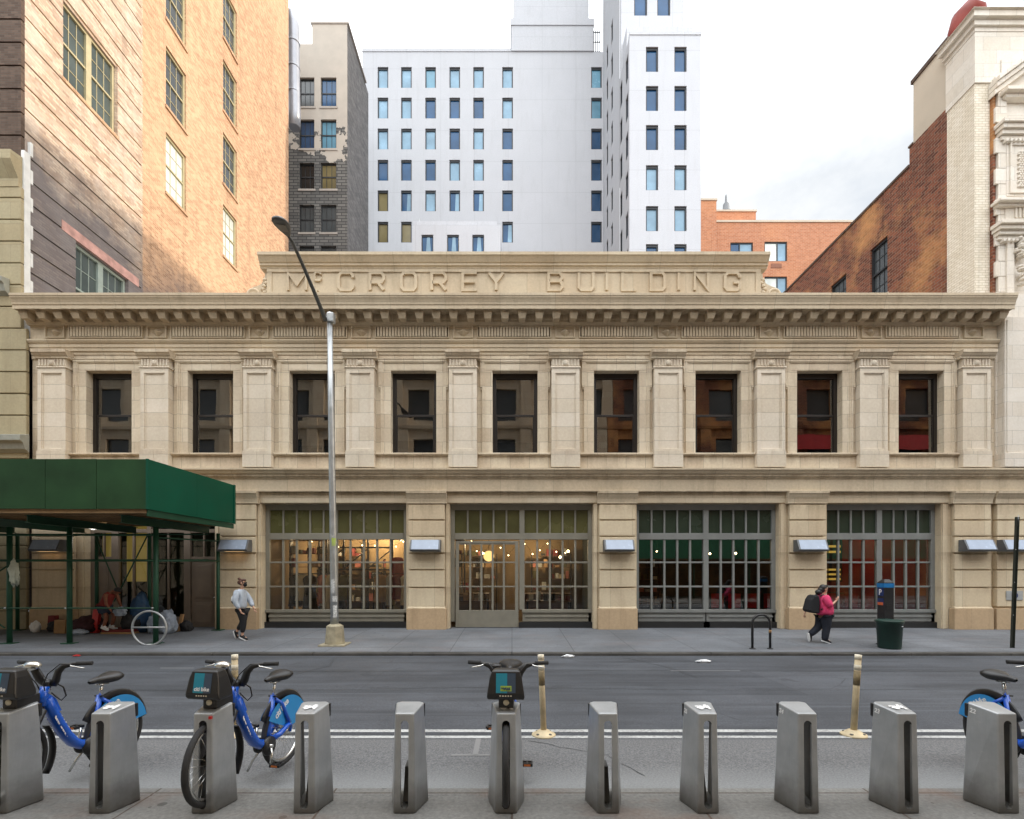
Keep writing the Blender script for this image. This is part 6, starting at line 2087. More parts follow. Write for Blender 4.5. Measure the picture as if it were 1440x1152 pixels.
# ================================================================== other street furniture
D = SY(912.5)
t = thing('bike_rack', 'black inverted U bike rack with a tan sticker, left of the person in pink', 'bike rack', (PX(1070, D), D, side_z(D)))
z0 = side_z(D); r_ = (PX(1083, D) - PX(1058, D)) / 2; xc = PX(1070.5, D); zt = PZ(864.5, D) - r_
pts = [(xc - r_, D, z0)] + [(xc - r_, D, zt)] + [(xc - r_ * math.cos(math.pi * k / 12), D, zt + r_ * math.sin(math.pi * k / 12)) for k in range(1, 12)] + [(xc + r_, D, zt), (xc + r_, D, z0)]
MB().tube(pts, .031, 12).build('hoop', 'plastic', t)
for sx in (-1, 1):
    MB().lathe((xc + sx * r_, D, z0), [(.075, 0), (.075, .015), (.035, .02)], 14).build('foot', 'plastic', t)
MB().tube([(xc + r_, D, PZ(890, D)), (xc + r_, D, PZ(886, D))], .033, 12).build('sticker', 'card', t)

D = SY(907)
t = thing('hoop_rack', 'round silver hoop bike rack with a crossbar in front of the green shed', 'bike rack', (PX(209.5, D), D, side_z(D)))
rad = (PX(234, D) - PX(186, D)) / 2; xc = PX(210, D); zc = PZ(907.5, D) + rad
MB().tube([(xc + rad * math.cos(2 * math.pi * k / 40), D, zc + rad * math.sin(2 * math.pi * k / 40)) for k in range(40)], .028, 10, True).build('ring', 'galv', t)
MB().tube([(xc - rad, D, zc + .02), (xc + rad, D, zc + .02)], .024, 10).build('crossbar', 'galv', t)
MB().lathe((xc, D, side_z(D)), [(.09, 0), (.09, .02), (.05, .035)], 12).build('foot', 'galv', t)

D = 13.0
t = thing('sign_post', 'bare dark green channel post at the right picture edge', 'post', (PX(1423, D), D, side_z(D)))
m = MB()
xa, xb = PX(1423, D), PX(1430, D); zt = PZ(727, D); z0 = side_z(D)
for dx0, dx1, y0, y1 in ((-.045, .045, 0, .01), (-.045, -.035, -.03, 0), (.035, .045, -.03, 0)):
    m.add([(xa + dx0, D + y0, z0), (xa + dx1, D + y0, z0), (xa + dx1, D + y1, z0), (xa + dx0, D + y1, z0), (xb + dx0, D + y0, zt), (xb + dx1, D + y0, zt), (xb + dx1, D + y1, zt), (xb + dx0, D + y1, zt)],
          [(0, 3, 2, 1), (4, 5, 6, 7), (0, 1, 5, 4), (1, 2, 6, 5), (2, 3, 7, 6), (3, 0, 4, 7)])
m.build('channel', simple('dark_olive_post', (.022, .026, .018), .6), t)
MB().tube([(xb + .03, D, zt - .3), (xb + .035, D, zt + .05)], .006, 5).build('wire', 'galv', t)
for f in (.25, .5, .75):
    MB().ball((xa + (xb - xa) * f, D - .002, z0 + (zt - z0) * f), .014, 5).build('bolt', 'galv', t)

D = SY(908)
mx0, mx1 = PX(1243.3, D), PX(1257.3, D)
dd = .26
z0 = side_z(D); zt = PZ(819.5, D)
t = thing('parking_meter', 'black parking meter kiosk with blue band and P sign', 'parking meter', ((mx0 + mx1) / 2, D + dd / 2, z0))
m = MB(); m.box(mx0, mx1, D, D + dd, z0 + .03, zt)
m.build('cabinet', 'meter', t, bevel=.012)
m = MB(); m.add([(mx0, D, zt + .001), (mx1, D, zt + .001), (mx1, D + dd, zt + .001), (mx0, D + dd, zt + .001), (mx0 + .08, D + .1, zt + .09), (mx1 - .05, D + .1, zt + .09), (mx1 - .05, D + dd - .03, zt + .07), (mx0 + .08, D + dd - .03, zt + .07)],
               [(0, 3, 2, 1), (4, 5, 6, 7), (0, 1, 5, 4), (1, 2, 6, 5), (2, 3, 7, 6), (3, 0, 4, 7)])
m.build('cap', 'meter', t, bevel=.01)
m = MB(); m.box(mx0 - .004, mx1 + .004, D - .004, D + dd + .004, PZ(826.5, D), PZ(820.5, D)); m.build('blue_band', 'meterblue', t)
m = MB(); m.box(mx0 - .005, mx0 + .01, D + .02, D + dd - .02, PZ(838, D + .1), PZ(827, D + .1))
s_ = m.build('parking_sign', 'meternavy', t)
text_on('letter', 'P', .21, 'white', s_, (mx0 - .0065, D + dd / 2, PZ(832.7, D + .12)), (0, -1, 0), (0, 0, 1), .001, .004)
m = MB(); m.box(mx0 - .005, mx0 + .01, D + .02, D + dd - .02, PZ(851, D + .1), PZ(841.5, D + .1)); s_ = m.build('payment_label', 'meternavy', t)
MB().box(mx0 - .0065, mx0, D + .03, D + dd - .03, PZ(851, D + .1), PZ(847, D + .1)).build('orange_label', 'orange', s_)
m = MB(); m.box(mx0 + .05, mx1 - .05, D - .006, D + .01, PZ(857, D), PZ(849, D)); m.box(mx0 + .06, mx1 - .06, D - .012, D, PZ(853, D), PZ(851.5, D)); m.build('keypad', 'plastic', t)
m = MB(); m.box(mx0 - .02, mx1 + .02, D - .02, D + dd + .02, z0 - .02, z0 + .03); m.build('foot', 'plastic', t)

D = SY(914.5) + .3
xc = PX(1257, D - .15)
z0 = side_z(D)
t = thing('litter_bin', 'dark green round litter bin in front of the parking meter', 'bin', (xc, D, z0))
ht = .70
m = MB(); m.lathe((xc, D, z0), [(.24, 0), (.25, .02), (.285, ht - .08), (.298, ht - .075), (.302, ht), (.285, ht), (.27, ht - .1), (.235, .06)], 28)
m.build('body', 'binl', t)
m = MB(); m.lathe((xc, D, z0 + ht - .04), [(.302, 0), (.312, .01), (.312, .045), (.292, .055)], 28); m.build('rim', 'binl', t)
MB().ball((xc + .12, D - .272, z0 + ht - .13), (.02, .01, .012), 5).build('label', 'paper', t)

# ================================================================== sidewalk shed
sh = thing('sidewalk_shed', 'dark green sidewalk shed with solid plywood parapet on the left', 'sidewalk shed', (-13, 14, side_z(14)))
fx, fy, by = -8.69, 12.2, 16.05
zf0, zf1 = PZ(716, fy), PZ(645.3, fy)
m = MB()
x = fx
while x > -24:
    m.box(x - 1.215, x - (.0 if x == fx else .006), fy + random.uniform(0, .008), fy + .03, zf0 + random.uniform(0, .012), zf1 - random.uniform(0, .012))
    x -= 1.22
m.build('front_board', 'green_front', sh, bevel=.003)
m = MB()
m.box(fx - .03, fx, fy + .032, fy + 1.92, zf0, zf1); m.box(fx - .03, fx, fy + 1.924, by, zf0, zf1)
m.box(fx + .001, fx + .02, by - .08, by + .02, zf0 - .02, zf1 + .01)
m.box(fx - .04, fx + .015, fy + .0, fy + .04, zf0, zf1 + .004)
m.build('side_board', 'green_side', sh, bevel=.003)
m = MB()
m.box(-24, fx - .035, fy + .035, by, zf0 + .06, zf0 + .10)
m.build('deck', 'timber', sh)
m = MB()
m.box(-24, fx - .04, fy + .05, fy + .16, zf0 - .09, zf0 + .055)
yy = fy + .5
while yy < by:
    m.box(-24, fx - .06, yy, yy + .05, zf0 - .10, zf0 + .055); yy += .45
m.build('joist', 'timber', sh)
MB().box(fx - .055, fx - .032, fy + .05, by, zf0 - .16, zf0 - .002).build('edge_channel', 'green_deep', sh)
ztop = zf0 - .105
for x in (-9.5, -11.79, -13.4, -15.6, -18, -20.5):
    m = MB()
    m.box(x - .06, x + .06, fy + .25, by, ztop - .02, ztop); m.box(x - .06, x + .06, fy + .25, by, ztop - .2, ztop - .18); m.box(x - .01, x + .01, fy + .25, by, ztop - .18, ztop - .02)
    m.build('steel_beam', 'green_deep', sh)
ypf = SY(905); ypb = 16.1
fpost = [PX(x, ypf) for x in (13.5, 98, 219.5)] + [-15.6, -18.0]
fpost = [-9.50, -11.80, -13.40, -15.75, -18.1]
bpost = [-9.24, -11.4, -13.06, -15.55, -18.0]
for xs, yp in ((fpost, ypf), (bpost, ypb)):
    for k, x in enumerate(xs):
        z0 = side_z(yp)
        p = MB().tube([(x, yp, z0), (x, yp, ztop - .2)], .064 if yp == ypf else .052, 12).build('post', 'green_deep', sh)
        MB().box(x - .15, x + .15, yp - .12, yp + .12, z0 - .005, z0 + .022).build('base_plate', 'green_deep', p)
        if yp == ypf:
            MB().ball((x - .02, yp - .1, .876), .03, 5).build('clamp', 'galv', p)
m = MB()
for z, yp in ((2.13, ypf), (2.81, ypf), (2.2, ypb), (3.0, ypb)):
    m.tube([(-21, yp - .09, z), (fpost[0], yp - .09, z)], .022, 8)
m.tube([(-21, ypf - .09, .876), (fpost[0] + .02, ypf - .09, .876)], .018, 8)
for z in (2.13, 2.75):
    m.tube([(fpost[0] + .06, ypf, z), (bpost[0] + .04, ypb, z + .04)], .022, 8)
m.build('rail', 'green_deep', sh)
m = MB()
zq = 2.95
xm = (bpost[1] + bpost[2]) / 2
m.tube([(bpost[2], ypb - .06, zq), (xm - .05, ypb - .06, 1.1)], .02, 8); m.tube([(bpost[1], ypb - .1, zq), (xm - .2, ypb - .1, .9)], .02, 8)
m.tube([(-13.4, ypf - .05, 2.0), (-15.7, ypf - .05, .5)], .02, 8); m.tube([(-15.7, ypf - .08, 2.0), (-13.45, ypf - .08, .35)], .02, 8)
m.build('brace', 'green_deep', sh)
xl, yl = PX(131, 14.6), 14.6
m = MB(); m.lathe((xl, yl, PZ(741, 14.6)), [(.05, .08), (.05, .16), (.02, .18)], 10); m.tube([(xl, yl, PZ(741, 14.6) + .17), (xl, yl, zf0 - .1)], .012, 5)
lo_ = m.build('work_light', 'plastic', sh)
MB().ball((xl, yl, PZ(743, 14.6) + .02), (.085, .085, .06), 8).build('bulb', 'bulbwhite', lo_)
ld = bpy.data.lights.new('shed_bulb', 'POINT'); ld.energy = 4; ld.color = (1, .93, .8); ld.shadow_soft_size = .08
lo = bpy.data.objects.new('shed_bulb', ld); lo.location = (xl, yl, PZ(743, 14.6) - .12); COL.objects.link(lo)

# rag on the post
def lump(name, c, size, seed, mt, label, cat, amp=.25, grp=None, flat=True, sub=4):
    bm = bmesh.new(); bmesh.ops.create_icosphere(bm, subdivisions=sub, radius=1)
    for v in bm.verts:
        d = v.co.normalized()
        k = 1 + amp * (noise.noise(d * 1.7 + Vector((seed * 3.1, seed, 0))) + .5 * noise.noise(d * 4.5 + Vector((seed, 0, seed * 2.3)))) - .22 * amp / .25 * abs(noise.noise(d * 3.2 + Vector((0, seed * 1.7, 4)))) + .09 * (1 - 2 * abs(noise.noise(d * 7.5 + Vector((seed, 2, 0)))))
        v.co = Vector((d.x * k * size[0], d.y * k * size[1], d.z * k * size[2]))
        if flat and v.co.z < -size[2] * .75:
            v.co.z = -size[2] * .75
    me = bpy.data.meshes.new(name); bm.to_mesh(me); bm.free()
    me.materials.append(M[mt])
    for p in me.polygons: p.use_smooth = sub > 2
    o = bpy.data.objects.new(name, me); COL.objects.link(o)
    for v in me.vertices: v.co.z += size[2] * .75 if flat else 0
    o.location = c
    return tag(o, label, cat, grp)
M['rag'] = simple('pale_rag', (.45, .48, .40), .9, 0, .2, 8, .3)
lump('rag', (PX(20, 13.5), 13.5, PZ(806, 13.5)), (.13, .07, .34), 3, 'rag', 'pale rag tied to the leftmost front post of the shed', 'rag', .35, None, False)
def gz(y): return side_z(y)
def item(name, xpx, wpx, ytop, mt, seed, label, cat, D=15.7, dep=.3, amp=.25):
    h = PZ(ytop, D) - gz(D)
    lump(name, (PX(xpx, D), D, gz(D)), (wpx * D / F / 2, dep, h / 1.75), seed, mt, label, cat, amp)
item('clothes_heap', 125, 44, 866, 'burg', 1, 'dark burgundy heap of clothes by the doorway under the shed', 'clothes', 15.7, .35)
item('clothes_heap', 84, 30, 872, 'legging', 8, 'dark heap at the foot of the pier under the shed', 'clothes', 15.9, .25)
item('plastic_bag', 50, 12, 873, 'paper', 2, 'small white plastic bag at the foot of the pier under the shed', 'bag', 15.7, .12)
item('cloth_sheet', 110, 24, 885, 'palecloth', 4, 'flat pale sheet lying on the pavement by a shed post', 'sheet', 15.2, .2)
item('tarp_bundle', 197, 24, 835, 'bluecloth', 5, 'blue tarp bundle on top of the belongings under the shed', 'bundle', 15.7, .25, .18)
item('cart_load', 186, 26, 862, 'legging', 6, 'black loaded cart beside the bending person', 'cart', 15.6, .3)
item('plastic_bag', 236, 22, 858, 'palecloth', 7, 'pale blue stuffed bag behind the round hoop rack', 'bag', 15.5, .25)
item('plastic_bag', 214, 10, 866, 'palecloth', 12, 'small pale bag left of the shed corner post', 'bag', 15.5, .15)
item('black_bag', 262, 16, 873, 'legging', 13, 'black bag against the door under the shed', 'bag', 15.9, .15)
def boxed(name, x0, x1, y0, y1, mt, label, cat, D=15.6, dep=.2, tilt=0):
    z1 = PZ(y0, D)
    zz = gz(D)
    m = MB(); m.add([(PX(x0, D), D, zz), (PX(x1, D), D, zz), (PX(x1, D), D + dep, zz), (PX(x0, D), D + dep, zz), (PX(x0, D) + tilt, D + .03, z1), (PX(x1, D) + tilt, D + .03, z1), (PX(x1, D) + tilt, D + dep - .02, z1), (PX(x0, D) + tilt, D + dep - .02, z1)],
                    [(0, 3, 2, 1), (4, 5, 6, 7), (0, 1, 5, 4), (1, 2, 6, 5), (2, 3, 7, 6), (3, 0, 4, 7)])
    return solo(name, m, mt, label, cat, (PX((x0 + x1) / 2, D), D + dep / 2, zz), bevel=.012)
boxed('paper_bag', 75, 91, 872, 0, 'card', 'brown paper bag standing on the pavement under the shed', 'bag', 15.4)
boxed('cardboard_box', 66, 76, 866, 0, 'maroon', 'dark maroon box at the foot of the pier under the shed', 'box', 15.9)
boxed('red_bag', 126, 135, 857, 0, 'redpl', 'upright red bag under the shed left of the bending person', 'bag', 15.5, .15, .08)
boxed('cardboard_sheet', 247, 252, 864, 0, 'card', 'leaning brown cardboard sheet behind the pale blue bag', 'cardboard', 15.8, .1, .12)
mt_ = thing('mattress', 'maroon mattress with a tan edge under the bending person', 'mattress', (PX(165, 15.6), 15.6, gz(15.6)))
MB().box(PX(142, 15.3), PX(186, 15.3), 15.3, 16.0, gz(15.5) + .05, gz(15.5) + .13).build('cover', 'maroon', mt_, bevel=.02)
MB().box(PX(142, 15.3) - .01, PX(186, 15.3) + .01, 15.29, 16.0, gz(15.3) - .01, gz(15.5) + .049).build('edge', 'card', mt_, bevel=.01)
# litter
for k, (x, y, w, mt, lab) in enumerate([(989, 933, .16, 'paper', 'white crumpled paper lying on the road right of centre'), (799, 925, .14, 'paper', 'white flattened cup by the far kerb'), (108, 918, .09, 'redpl', 'red and white wrapper by the far kerb at the left'),
                                       (1062, 905, .1, 'paper', 'tiny white scrap beneath the bike rack on the pavement')]):
    if y < 912:
        continue
    D = 2.075 * 720 / (y - 801)
    if D > 12.25: D = 12.22
    lump('litter', (PX(x, D), D, road_z(D) + .003), (w, .05, .035 if w > .1 else .02), 20 + k, mt, lab, 'litter', .45, 'scraps of litter on the road', True, 4)
# ================================================================== people
# joints in metres: x forward (picture right), y across (negative = camera side), z up from the pavement
def hand(nodes, edges, pre, wrist, d, curl, side):
    w = Vector(wrist); d = Vector(d).normalized(); c = Vector(curl).normalized(); s = d.cross(c).normalized()
    nodes[pre + 'palm'] = (w + d * .04, (.028, .020))
    edges += [(pre + 'wr', pre + 'palm')]
    kn = []
    for k, ln in enumerate((.068, .078, .073, .055)):
        b = w + d * (.080 + (.004, .008, .004, -.004)[k]) + s * ((k - 1.5) * .019)
        n0, n1, n2, n3 = pre + 'k%d' % k, pre + 'f%da' % k, pre + 'f%db' % k, pre + 'f%dc' % k
        nodes[n0] = (b, (.012, .012)); nodes[n1] = (b + d * ln * .4 + c * .008, (.0095, .0095)); nodes[n2] = (b + d * ln * .68 + c * .026, (.0085, .0085)); nodes[n3] = (b + d * ln * .8 + c * .045, (.007, .007))
        edges += [(n0, n1), (n1, n2), (n2, n3)]; kn.append(n0)
    edges += [(pre + 'palm', kn[1]), (kn[1], kn[0]), (kn[1], kn[2]), (kn[2], kn[3])]
    nodes[pre + 't1'] = (w + d * .035 + s * .038 * side + c * .02, (.011, .011)); nodes[pre + 't2'] = (w + d * .075 + s * .05 * side + c * .035, (.009, .009))
    edges += [(pre + 'palm', pre + 't1'), (pre + 't1', pre + 't2')]

def person(t, J, skinmat, heavy=1.0, headtilt=0.0, cov=(.72, .72, .72)):
    base = ORG[t]
    W = lambda p: base + Vector(p)
    nodes = {}; edges = []
    h = heavy * cov[0]; ka, kl = cov[1], cov[2]
    def nd(k, p, r): nodes[k] = (W(p), r)
    nd('pelvis', J['pelvis'], (.12 * h, .10 * h)); nd('waist', J['waist'], (.11 * h, .09 * h)); nd('chest', J['chest'], (.14 * h, .10 * h))
    nd('neckb', J['neckb'], (.06, .055)); nd('neck', J['neck'], (.05, .05))
    hd = Vector(J['head'])
    up = Vector((math.sin(headtilt), 0, math.cos(headtilt))); fw = Vector((math.cos(headtilt), 0, -math.sin(headtilt)))
    nd('jaw', hd - up * .055 + fw * .018, (.062, .058)); nd('skull', hd + up * .02 - fw * .005, (.088, .075)); nd('crown', hd + up * .085 - fw * .015, (.062, .055))
    nd('nose', hd - up * .005 + fw * .088, (.014, .012)); nd('chin', hd - up * .095 + fw * .05, (.026, .028))
    edges += [('pelvis', 'waist'), ('waist', 'chest'), ('chest', 'neckb'), ('neckb', 'neck'), ('neck', 'jaw'), ('jaw', 'skull'), ('skull', 'crown'), ('skull', 'nose'), ('jaw', 'chin')]
    for s in 'nf':
        nd(s + 'sh', J[s + 'sh'], (.058 * ka, .058 * ka)); nd(s + 'el', J[s + 'el'], (.042 * ka, .042 * ka)); nd(s + 'wr', J[s + 'wr'], (.028, .024))
        mid = (Vector(J[s + 'sh']) + Vector(J[s + 'el'])) / 2; nd(s + 'ua', mid, (.05 * ka, .05 * ka))
        edges += [('chest', s + 'sh'), (s + 'sh', s + 'ua'), (s + 'ua', s + 'el'), (s + 'el', s + 'wr')]
        nd(s + 'hip', J[s + 'hip'], (.095 * h, .095 * h)); nd(s + 'kn', J[s + 'kn'], (.062 * kl, .062 * kl)); nd(s + 'an', J[s + 'an'], (.040, .042))
        thm = (Vector(J[s + 'hip']) * .5 + Vector(J[s + 'kn']) * .5); nd(s + 'th', thm, (.085 * h, .085 * h))
        cf = Vector(J[s + 'kn']) * .65 + Vector(J[s + 'an']) * .35; nd(s + 'cf', cf, (.060 * kl, .062 * kl))
        nd(s + 'toe', J[s + 'toe'], (.038, .028))
        edges += [('pelvis', s + 'hip'), (s + 'hip', s + 'th'), (s + 'th', s + 'kn'), (s + 'kn', s + 'cf'), (s + 'cf', s + 'an'), (s + 'an', s + 'toe')]
        dd = Vector(J[s + 'wr']) - Vector(J[s + 'el'])
        hand(nodes, edges, s, W(J[s + 'wr']), J.get(s + 'hd', dd), J.get(s + 'cl', (1, 0, 0)), 1 if s == 'n' else -1)
    return skin('body', nodes, edges, skinmat, t, 'pelvis', 2), nodes, hd, up, fw, W

def cloth(t, name, pts, edges, mt, root):
    b = ORG[t]
    g = 1.22
    return skin(name, {k: (b + Vector(p), (r[0] * g, r[1] * g)) for k, (p, r) in pts.items()}, edges, mt, t, root, 2)

def shoe(t, ankle, toe, mt, sole):
    b = ORG[t]
    a = b + Vector(ankle); q = b + Vector(toe)
    d = (q - a); 
    heel = a + Vector((0, 0, 0)) - d * .25
    dirn = d.normalized()
    side = Vector((0, 1, 0)); upv = side.cross(dirn)
    if upv.z < 0: upv = -upv
    m = MB(); m.smooth = True
    vs = []; n = 12
    for f, w, hh, lift in ((-.42, .02, .025, .03), (-.38, .036, .045, .028), (-.1, .042, .055, .03), (.3, .045, .045, .02), (.75, .046, .03, .008), (1.1, .036, .022, .002), (1.25, .012, .012, .0)):
        c = a + d * f + upv * lift * .6 - upv * .01
        for k in range(n):
            w_ = 2 * math.pi * k / n
            vs.append(c + side * (w * math.cos(w_)) + upv * (hh * math.sin(w_)))
    m.add(vs, [(i * n + k, i * n + (k + 1) % n, (i + 1) * n + (k + 1) % n, (i + 1) * n + k) for i in range(6) for k in range(n)] + [tuple(range(n)), tuple(range(6 * n, 7 * n))])
    o = m.build('shoe', mt, t)
    s = MB()
    vs = []
    for f, w in ((-.44, .03), (-.3, .042), (.3, .048), (.9, .048), (1.25, .025)):
        c = a + d * f - upv * .035
        for dz in (0, -.022):
            vs += [c + side * w + upv * dz, c - side * w + upv * dz]
    fs = []
    for i in range(4):
        b0, b1 = i * 4, i * 4 + 4
        fs += [(b0, b1, b1 + 1, b0 + 1), (b0 + 2, b0 + 3, b1 + 3, b1 + 2), (b0, b0 + 2, b1 + 2, b1), (b0 + 1, b1 + 1, b1 + 3, b0 + 3)]
    fs += [(0, 1, 3, 2), (16, 18, 19, 17)]
    s.add(vs, fs); s.build('sole', sole, o)

# -- woman in the pale sweatshirt
D = SY(900)
wx = PX(341.6, D)
p1 = thing('person', 'person walking right in pale grey sweatshirt, black leggings and face mask, hair in bun', 'person', (wx, D, side_z(D)))
J = dict(pelvis=(-.01, 0, .86), waist=(-.03, 0, 1.0), chest=(-.055, 0, 1.24), neckb=(-.045, 0, 1.40), neck=(-.03, 0, 1.47), head=(.0, 0, 1.575),
         nsh=(-.09, -.165, 1.345), nel=(-.09, -.235, 1.06), nwr=(.03, -.21, .85), nhd=(.5, .1, -1), ncl=(1, 0, .3),
         fsh=(-.05, .165, 1.345), fel=(.10, .22, 1.07), fwr=(.215, .16, .88), fhd=(.4, 0, -1), fcl=(1, 0, .2),
         nhip=(-.01, -.085, .84), nkn=(.06, -.08, .49), nan=(.02, -.075, .105), ntoe=(.15, -.085, .045),
         fhip=(-.01, .085, .84), fkn=(-.04, .08, .47), fan=(-.235, .08, .20), ftoe=(-.195, .08, .075))
b1, nd1, hd, up, fw, W = person(p1, J, 'skin')
cloth(p1, 'sweatshirt', {'hem': ((-.03, 0, .83), (.165, .12)), 'waist': ((-.045, 0, 1.0), (.165, .125)), 'chest': ((-.06, 0, 1.23), (.175, .13)), 'col': ((-.05, 0, 1.385), (.085, .08)), 'ct': ((-.045, 0, 1.42), (.062, .062)),
      'ns': ((-.09, -.165, 1.335), (.085, .085)), 'ne': ((-.09, -.235, 1.06), (.068, .068)), 'nw': ((.015, -.212, .875), (.045, .045)),
      'fs': ((-.05, .165, 1.335), (.085, .085)), 'fe': ((.10, .22, 1.07), (.066, .066)), 'fw': ((.195, .165, .91), (.045, .045))},
      [('hem', 'waist'), ('waist', 'chest'), ('chest', 'col'), ('col', 'ct'), ('chest', 'ns'), ('ns', 'ne'), ('ne', 'nw'), ('chest', 'fs'), ('fs', 'fe'), ('fe', 'fw')], 'sweater', 'chest')
cloth(p1, 'leggings', {'p': ((-.01, 0, .88), (.11, .10)), 'nh': ((-.01, -.085, .80), (.10, .10)), 'nt': ((.03, -.083, .66), (.095, .095)), 'nk': ((.06, -.08, .49), (.07, .07)), 'nc': ((.045, -.078, .36), (.066, .068)), 'na': ((.025, -.076, .20), (.046, .046)),
      'fh': ((-.01, .085, .80), (.10, .10)), 'ft': ((-.02, .083, .65), (.095, .095)), 'fk': ((-.04, .08, .47), (.07, .07)), 'fc': ((-.12, .08, .37), (.066, .068)), 'fa': ((-.195, .08, .255), (.046, .046))},
      [('p', 'nh'), ('nh', 'nt'), ('nt', 'nk'), ('nk', 'nc'), ('nc', 'na'), ('p', 'fh'), ('fh', 'ft'), ('ft', 'fk'), ('fk', 'fc'), ('fc', 'fa')], 'legging', 'p')
shoe(p1, J['nan'], J['ntoe'], 'legging', 'white'); shoe(p1, J['fan'], J['ftoe'], 'legging', 'white')
m = MB(); m.ball(W((-.035, 0, 1.605)), (.088, .086, .098), 10); m.ball(W((-.10, 0, 1.60)), (.05, .06, .06), 8); m.ball(W((-.105, 0, 1.70)), (.04, .04, .035), 8)
m.ball(W((.005, 0, 1.665)), (.085, .075, .035), 8)
m.build('hair', 'hair', p1)
m = MB(); m.ball(W((.06, 0, 1.535)), (.052, .06, .055), 8); m.build('face_mask', 'legging', p1)
m = MB()
for s in (-1, 1):
    m.ball(W((.075, s * .034, 1.592)), (.02, .024, .018), 6)
m.box(*[v for a, b in zip(W((-.02, -.081, 1.59)), W((.08, -.076, 1.60))) for v in (a, b)])
m.build('sunglasses', 'plastic', p1)
for s in (-1, 1):
    MB().ball(W((-.005, s * .082, 1.575)), (.02, .01, .03), 6).build('ear', 'skin', p1)
solo('folded_paper', MB().box(-.05, .05, -.004, .004, -.04, .04), 'paper', 'white folded paper in the hand of the person in the grey sweatshirt', 'paper', W((.11, -.24, .735)))
m = MB(); m.ball((0, 0, 0), (.075, .12, .13), 10)
o = solo('small_backpack', m, 'paper', 'small white and black bag on the back of the person in the grey sweatshirt', 'bag')
o.location = W((-.235, 0, 1.12)); o.data.materials.append(M['legging'])
for p in o.data.polygons:
    if p.center.z < -.03: p.material_index = 1
# -- person in pink
D = SY(904)
wx = PX(1158.5, D)
p2 = thing('person', 'person in magenta top and dark trousers with black backpack walking right, looking at phone', 'person', (wx, D, side_z(D)))
J = dict(pelvis=(.0, 0, .75), waist=(.01, 0, .92), chest=(-.03, 0, 1.13), neckb=(-.03, 0, 1.27), neck=(-.015, 0, 1.33), head=(.02, 0, 1.44),
         nsh=(-.06, -.18, 1.24), nel=(.0, -.24, .99), nwr=(.205, -.18, 1.12), nhd=(.7, .1, .7), ncl=(0, .7, .7),
         fsh=(-.06, .18, 1.24), fel=(-.25, .26, 1.0), fwr=(-.36, .25, .80), fhd=(-.3, 0, -1), fcl=(1, 0, -.2),
         nhip=(.0, -.095, .74), nkn=(.02, -.09, .43), nan=(-.03, -.085, .09), ntoe=(.11, -.09, .04),
         fhip=(.0, .095, .74), fkn=(-.08, .09, .42), fan=(-.32, .085, .20), ftoe=(-.30, .085, .065))
b2, nd2, hd, up, fw, W = person(p2, J, 'skin', 1.2, .25)
cloth(p2, 'top', {'hem': ((.01, 0, .70), (.235, .19)), 'belly': ((.03, 0, .87), (.235, .20)), 'chest': ((-.02, 0, 1.12), (.20, .165)), 'col': ((-.035, 0, 1.26), (.10, .09)), 'ct': ((-.03, 0, 1.30), (.07, .07)),
      'ns': ((-.06, -.18, 1.22), (.10, .10)), 'ne': ((.0, -.245, 1.0), (.078, .078)), 'nw': ((.10, -.212, 1.06), (.055, .055)),
      'fs': ((-.06, .18, 1.22), (.10, .10)), 'fe': ((-.23, .255, 1.02), (.078, .078)), 'fw': ((-.28, .255, .94), (.055, .055))},
      [('hem', 'belly'), ('belly', 'chest'), ('chest', 'col'), ('col', 'ct'), ('chest', 'ns'), ('ns', 'ne'), ('ne', 'nw'), ('chest', 'fs'), ('fs', 'fe'), ('fe', 'fw')], 'pink', 'chest')
cloth(p2, 'trousers', {'p': ((.0, 0, .78), (.13, .12)), 'nh': ((.005, -.09, .68), (.125, .125)), 'nt': ((.015, -.09, .57), (.115, .115)), 'nk': ((.02, -.09, .43), (.085, .085)), 'nc': ((-.005, -.088, .28), (.082, .082)), 'na': ((-.03, -.085, .07), (.070, .066)),
      'fh': ((-.01, .09, .68), (.125, .125)), 'ft': ((-.04, .09, .57), (.115, .115)), 'fk': ((-.08, .09, .42), (.085, .085)), 'fc': ((-.19, .088, .32), (.08, .08)), 'fa': ((-.33, .085, .20), (.066, .066))},
      [('p', 'nh'), ('nh', 'nt'), ('nt', 'nk'), ('nk', 'nc'), ('nc', 'na'), ('p', 'fh'), ('fh', 'ft'), ('ft', 'fk'), ('fk', 'fc'), ('fc', 'fa')], 'navy', 'p')
shoe(p2, J['nan'], J['ntoe'], 'legging', 'white'); shoe(p2, J['fan'], J['ftoe'], 'legging', 'white')
m = MB(); m.ball(W((-.025, 0, 1.475)), (.095, .092, .098), 10); m.ball(W((-.14, 0, 1.36)), (.09, .08, .075), 8); m.ball(W((-.07, 0, 1.42)), (.09, .08, .08), 8); m.ball(W((.035, 0, 1.525)), (.07, .07, .035), 8)
m.build('hair', 'hair2', p2)
for s in (-1, 1):
    MB().ball(W((.0, s * .083, 1.435)), (.02, .01, .03), 6).build('ear', 'skin', p2)
m = MB()
for s in (-1, 1):
    m.ball(W((.092, s * .033, 1.445)), (.010, .013, .010), 6)
m.build('eyes', 'hair2', p2)
solo('mobile_phone', MB().box(-.006, .006, -.036, .036, -.07, .07), 'plastic', 'dark phone held up by the person in the magenta top', 'phone', W((.325, -.15, 1.255)))
bp = MB(); bp.smooth = False
prof = [(-.17, .68 + .12), (-.19, .86), (-.18, 1.10), (-.19, 1.25), (-.25, 1.30), (-.34, 1.27), (-.41, 1.16), (-.45, 1.0), (-.48, .90), (-.46, .84), (-.30, .80)]
a = ORG[p2]
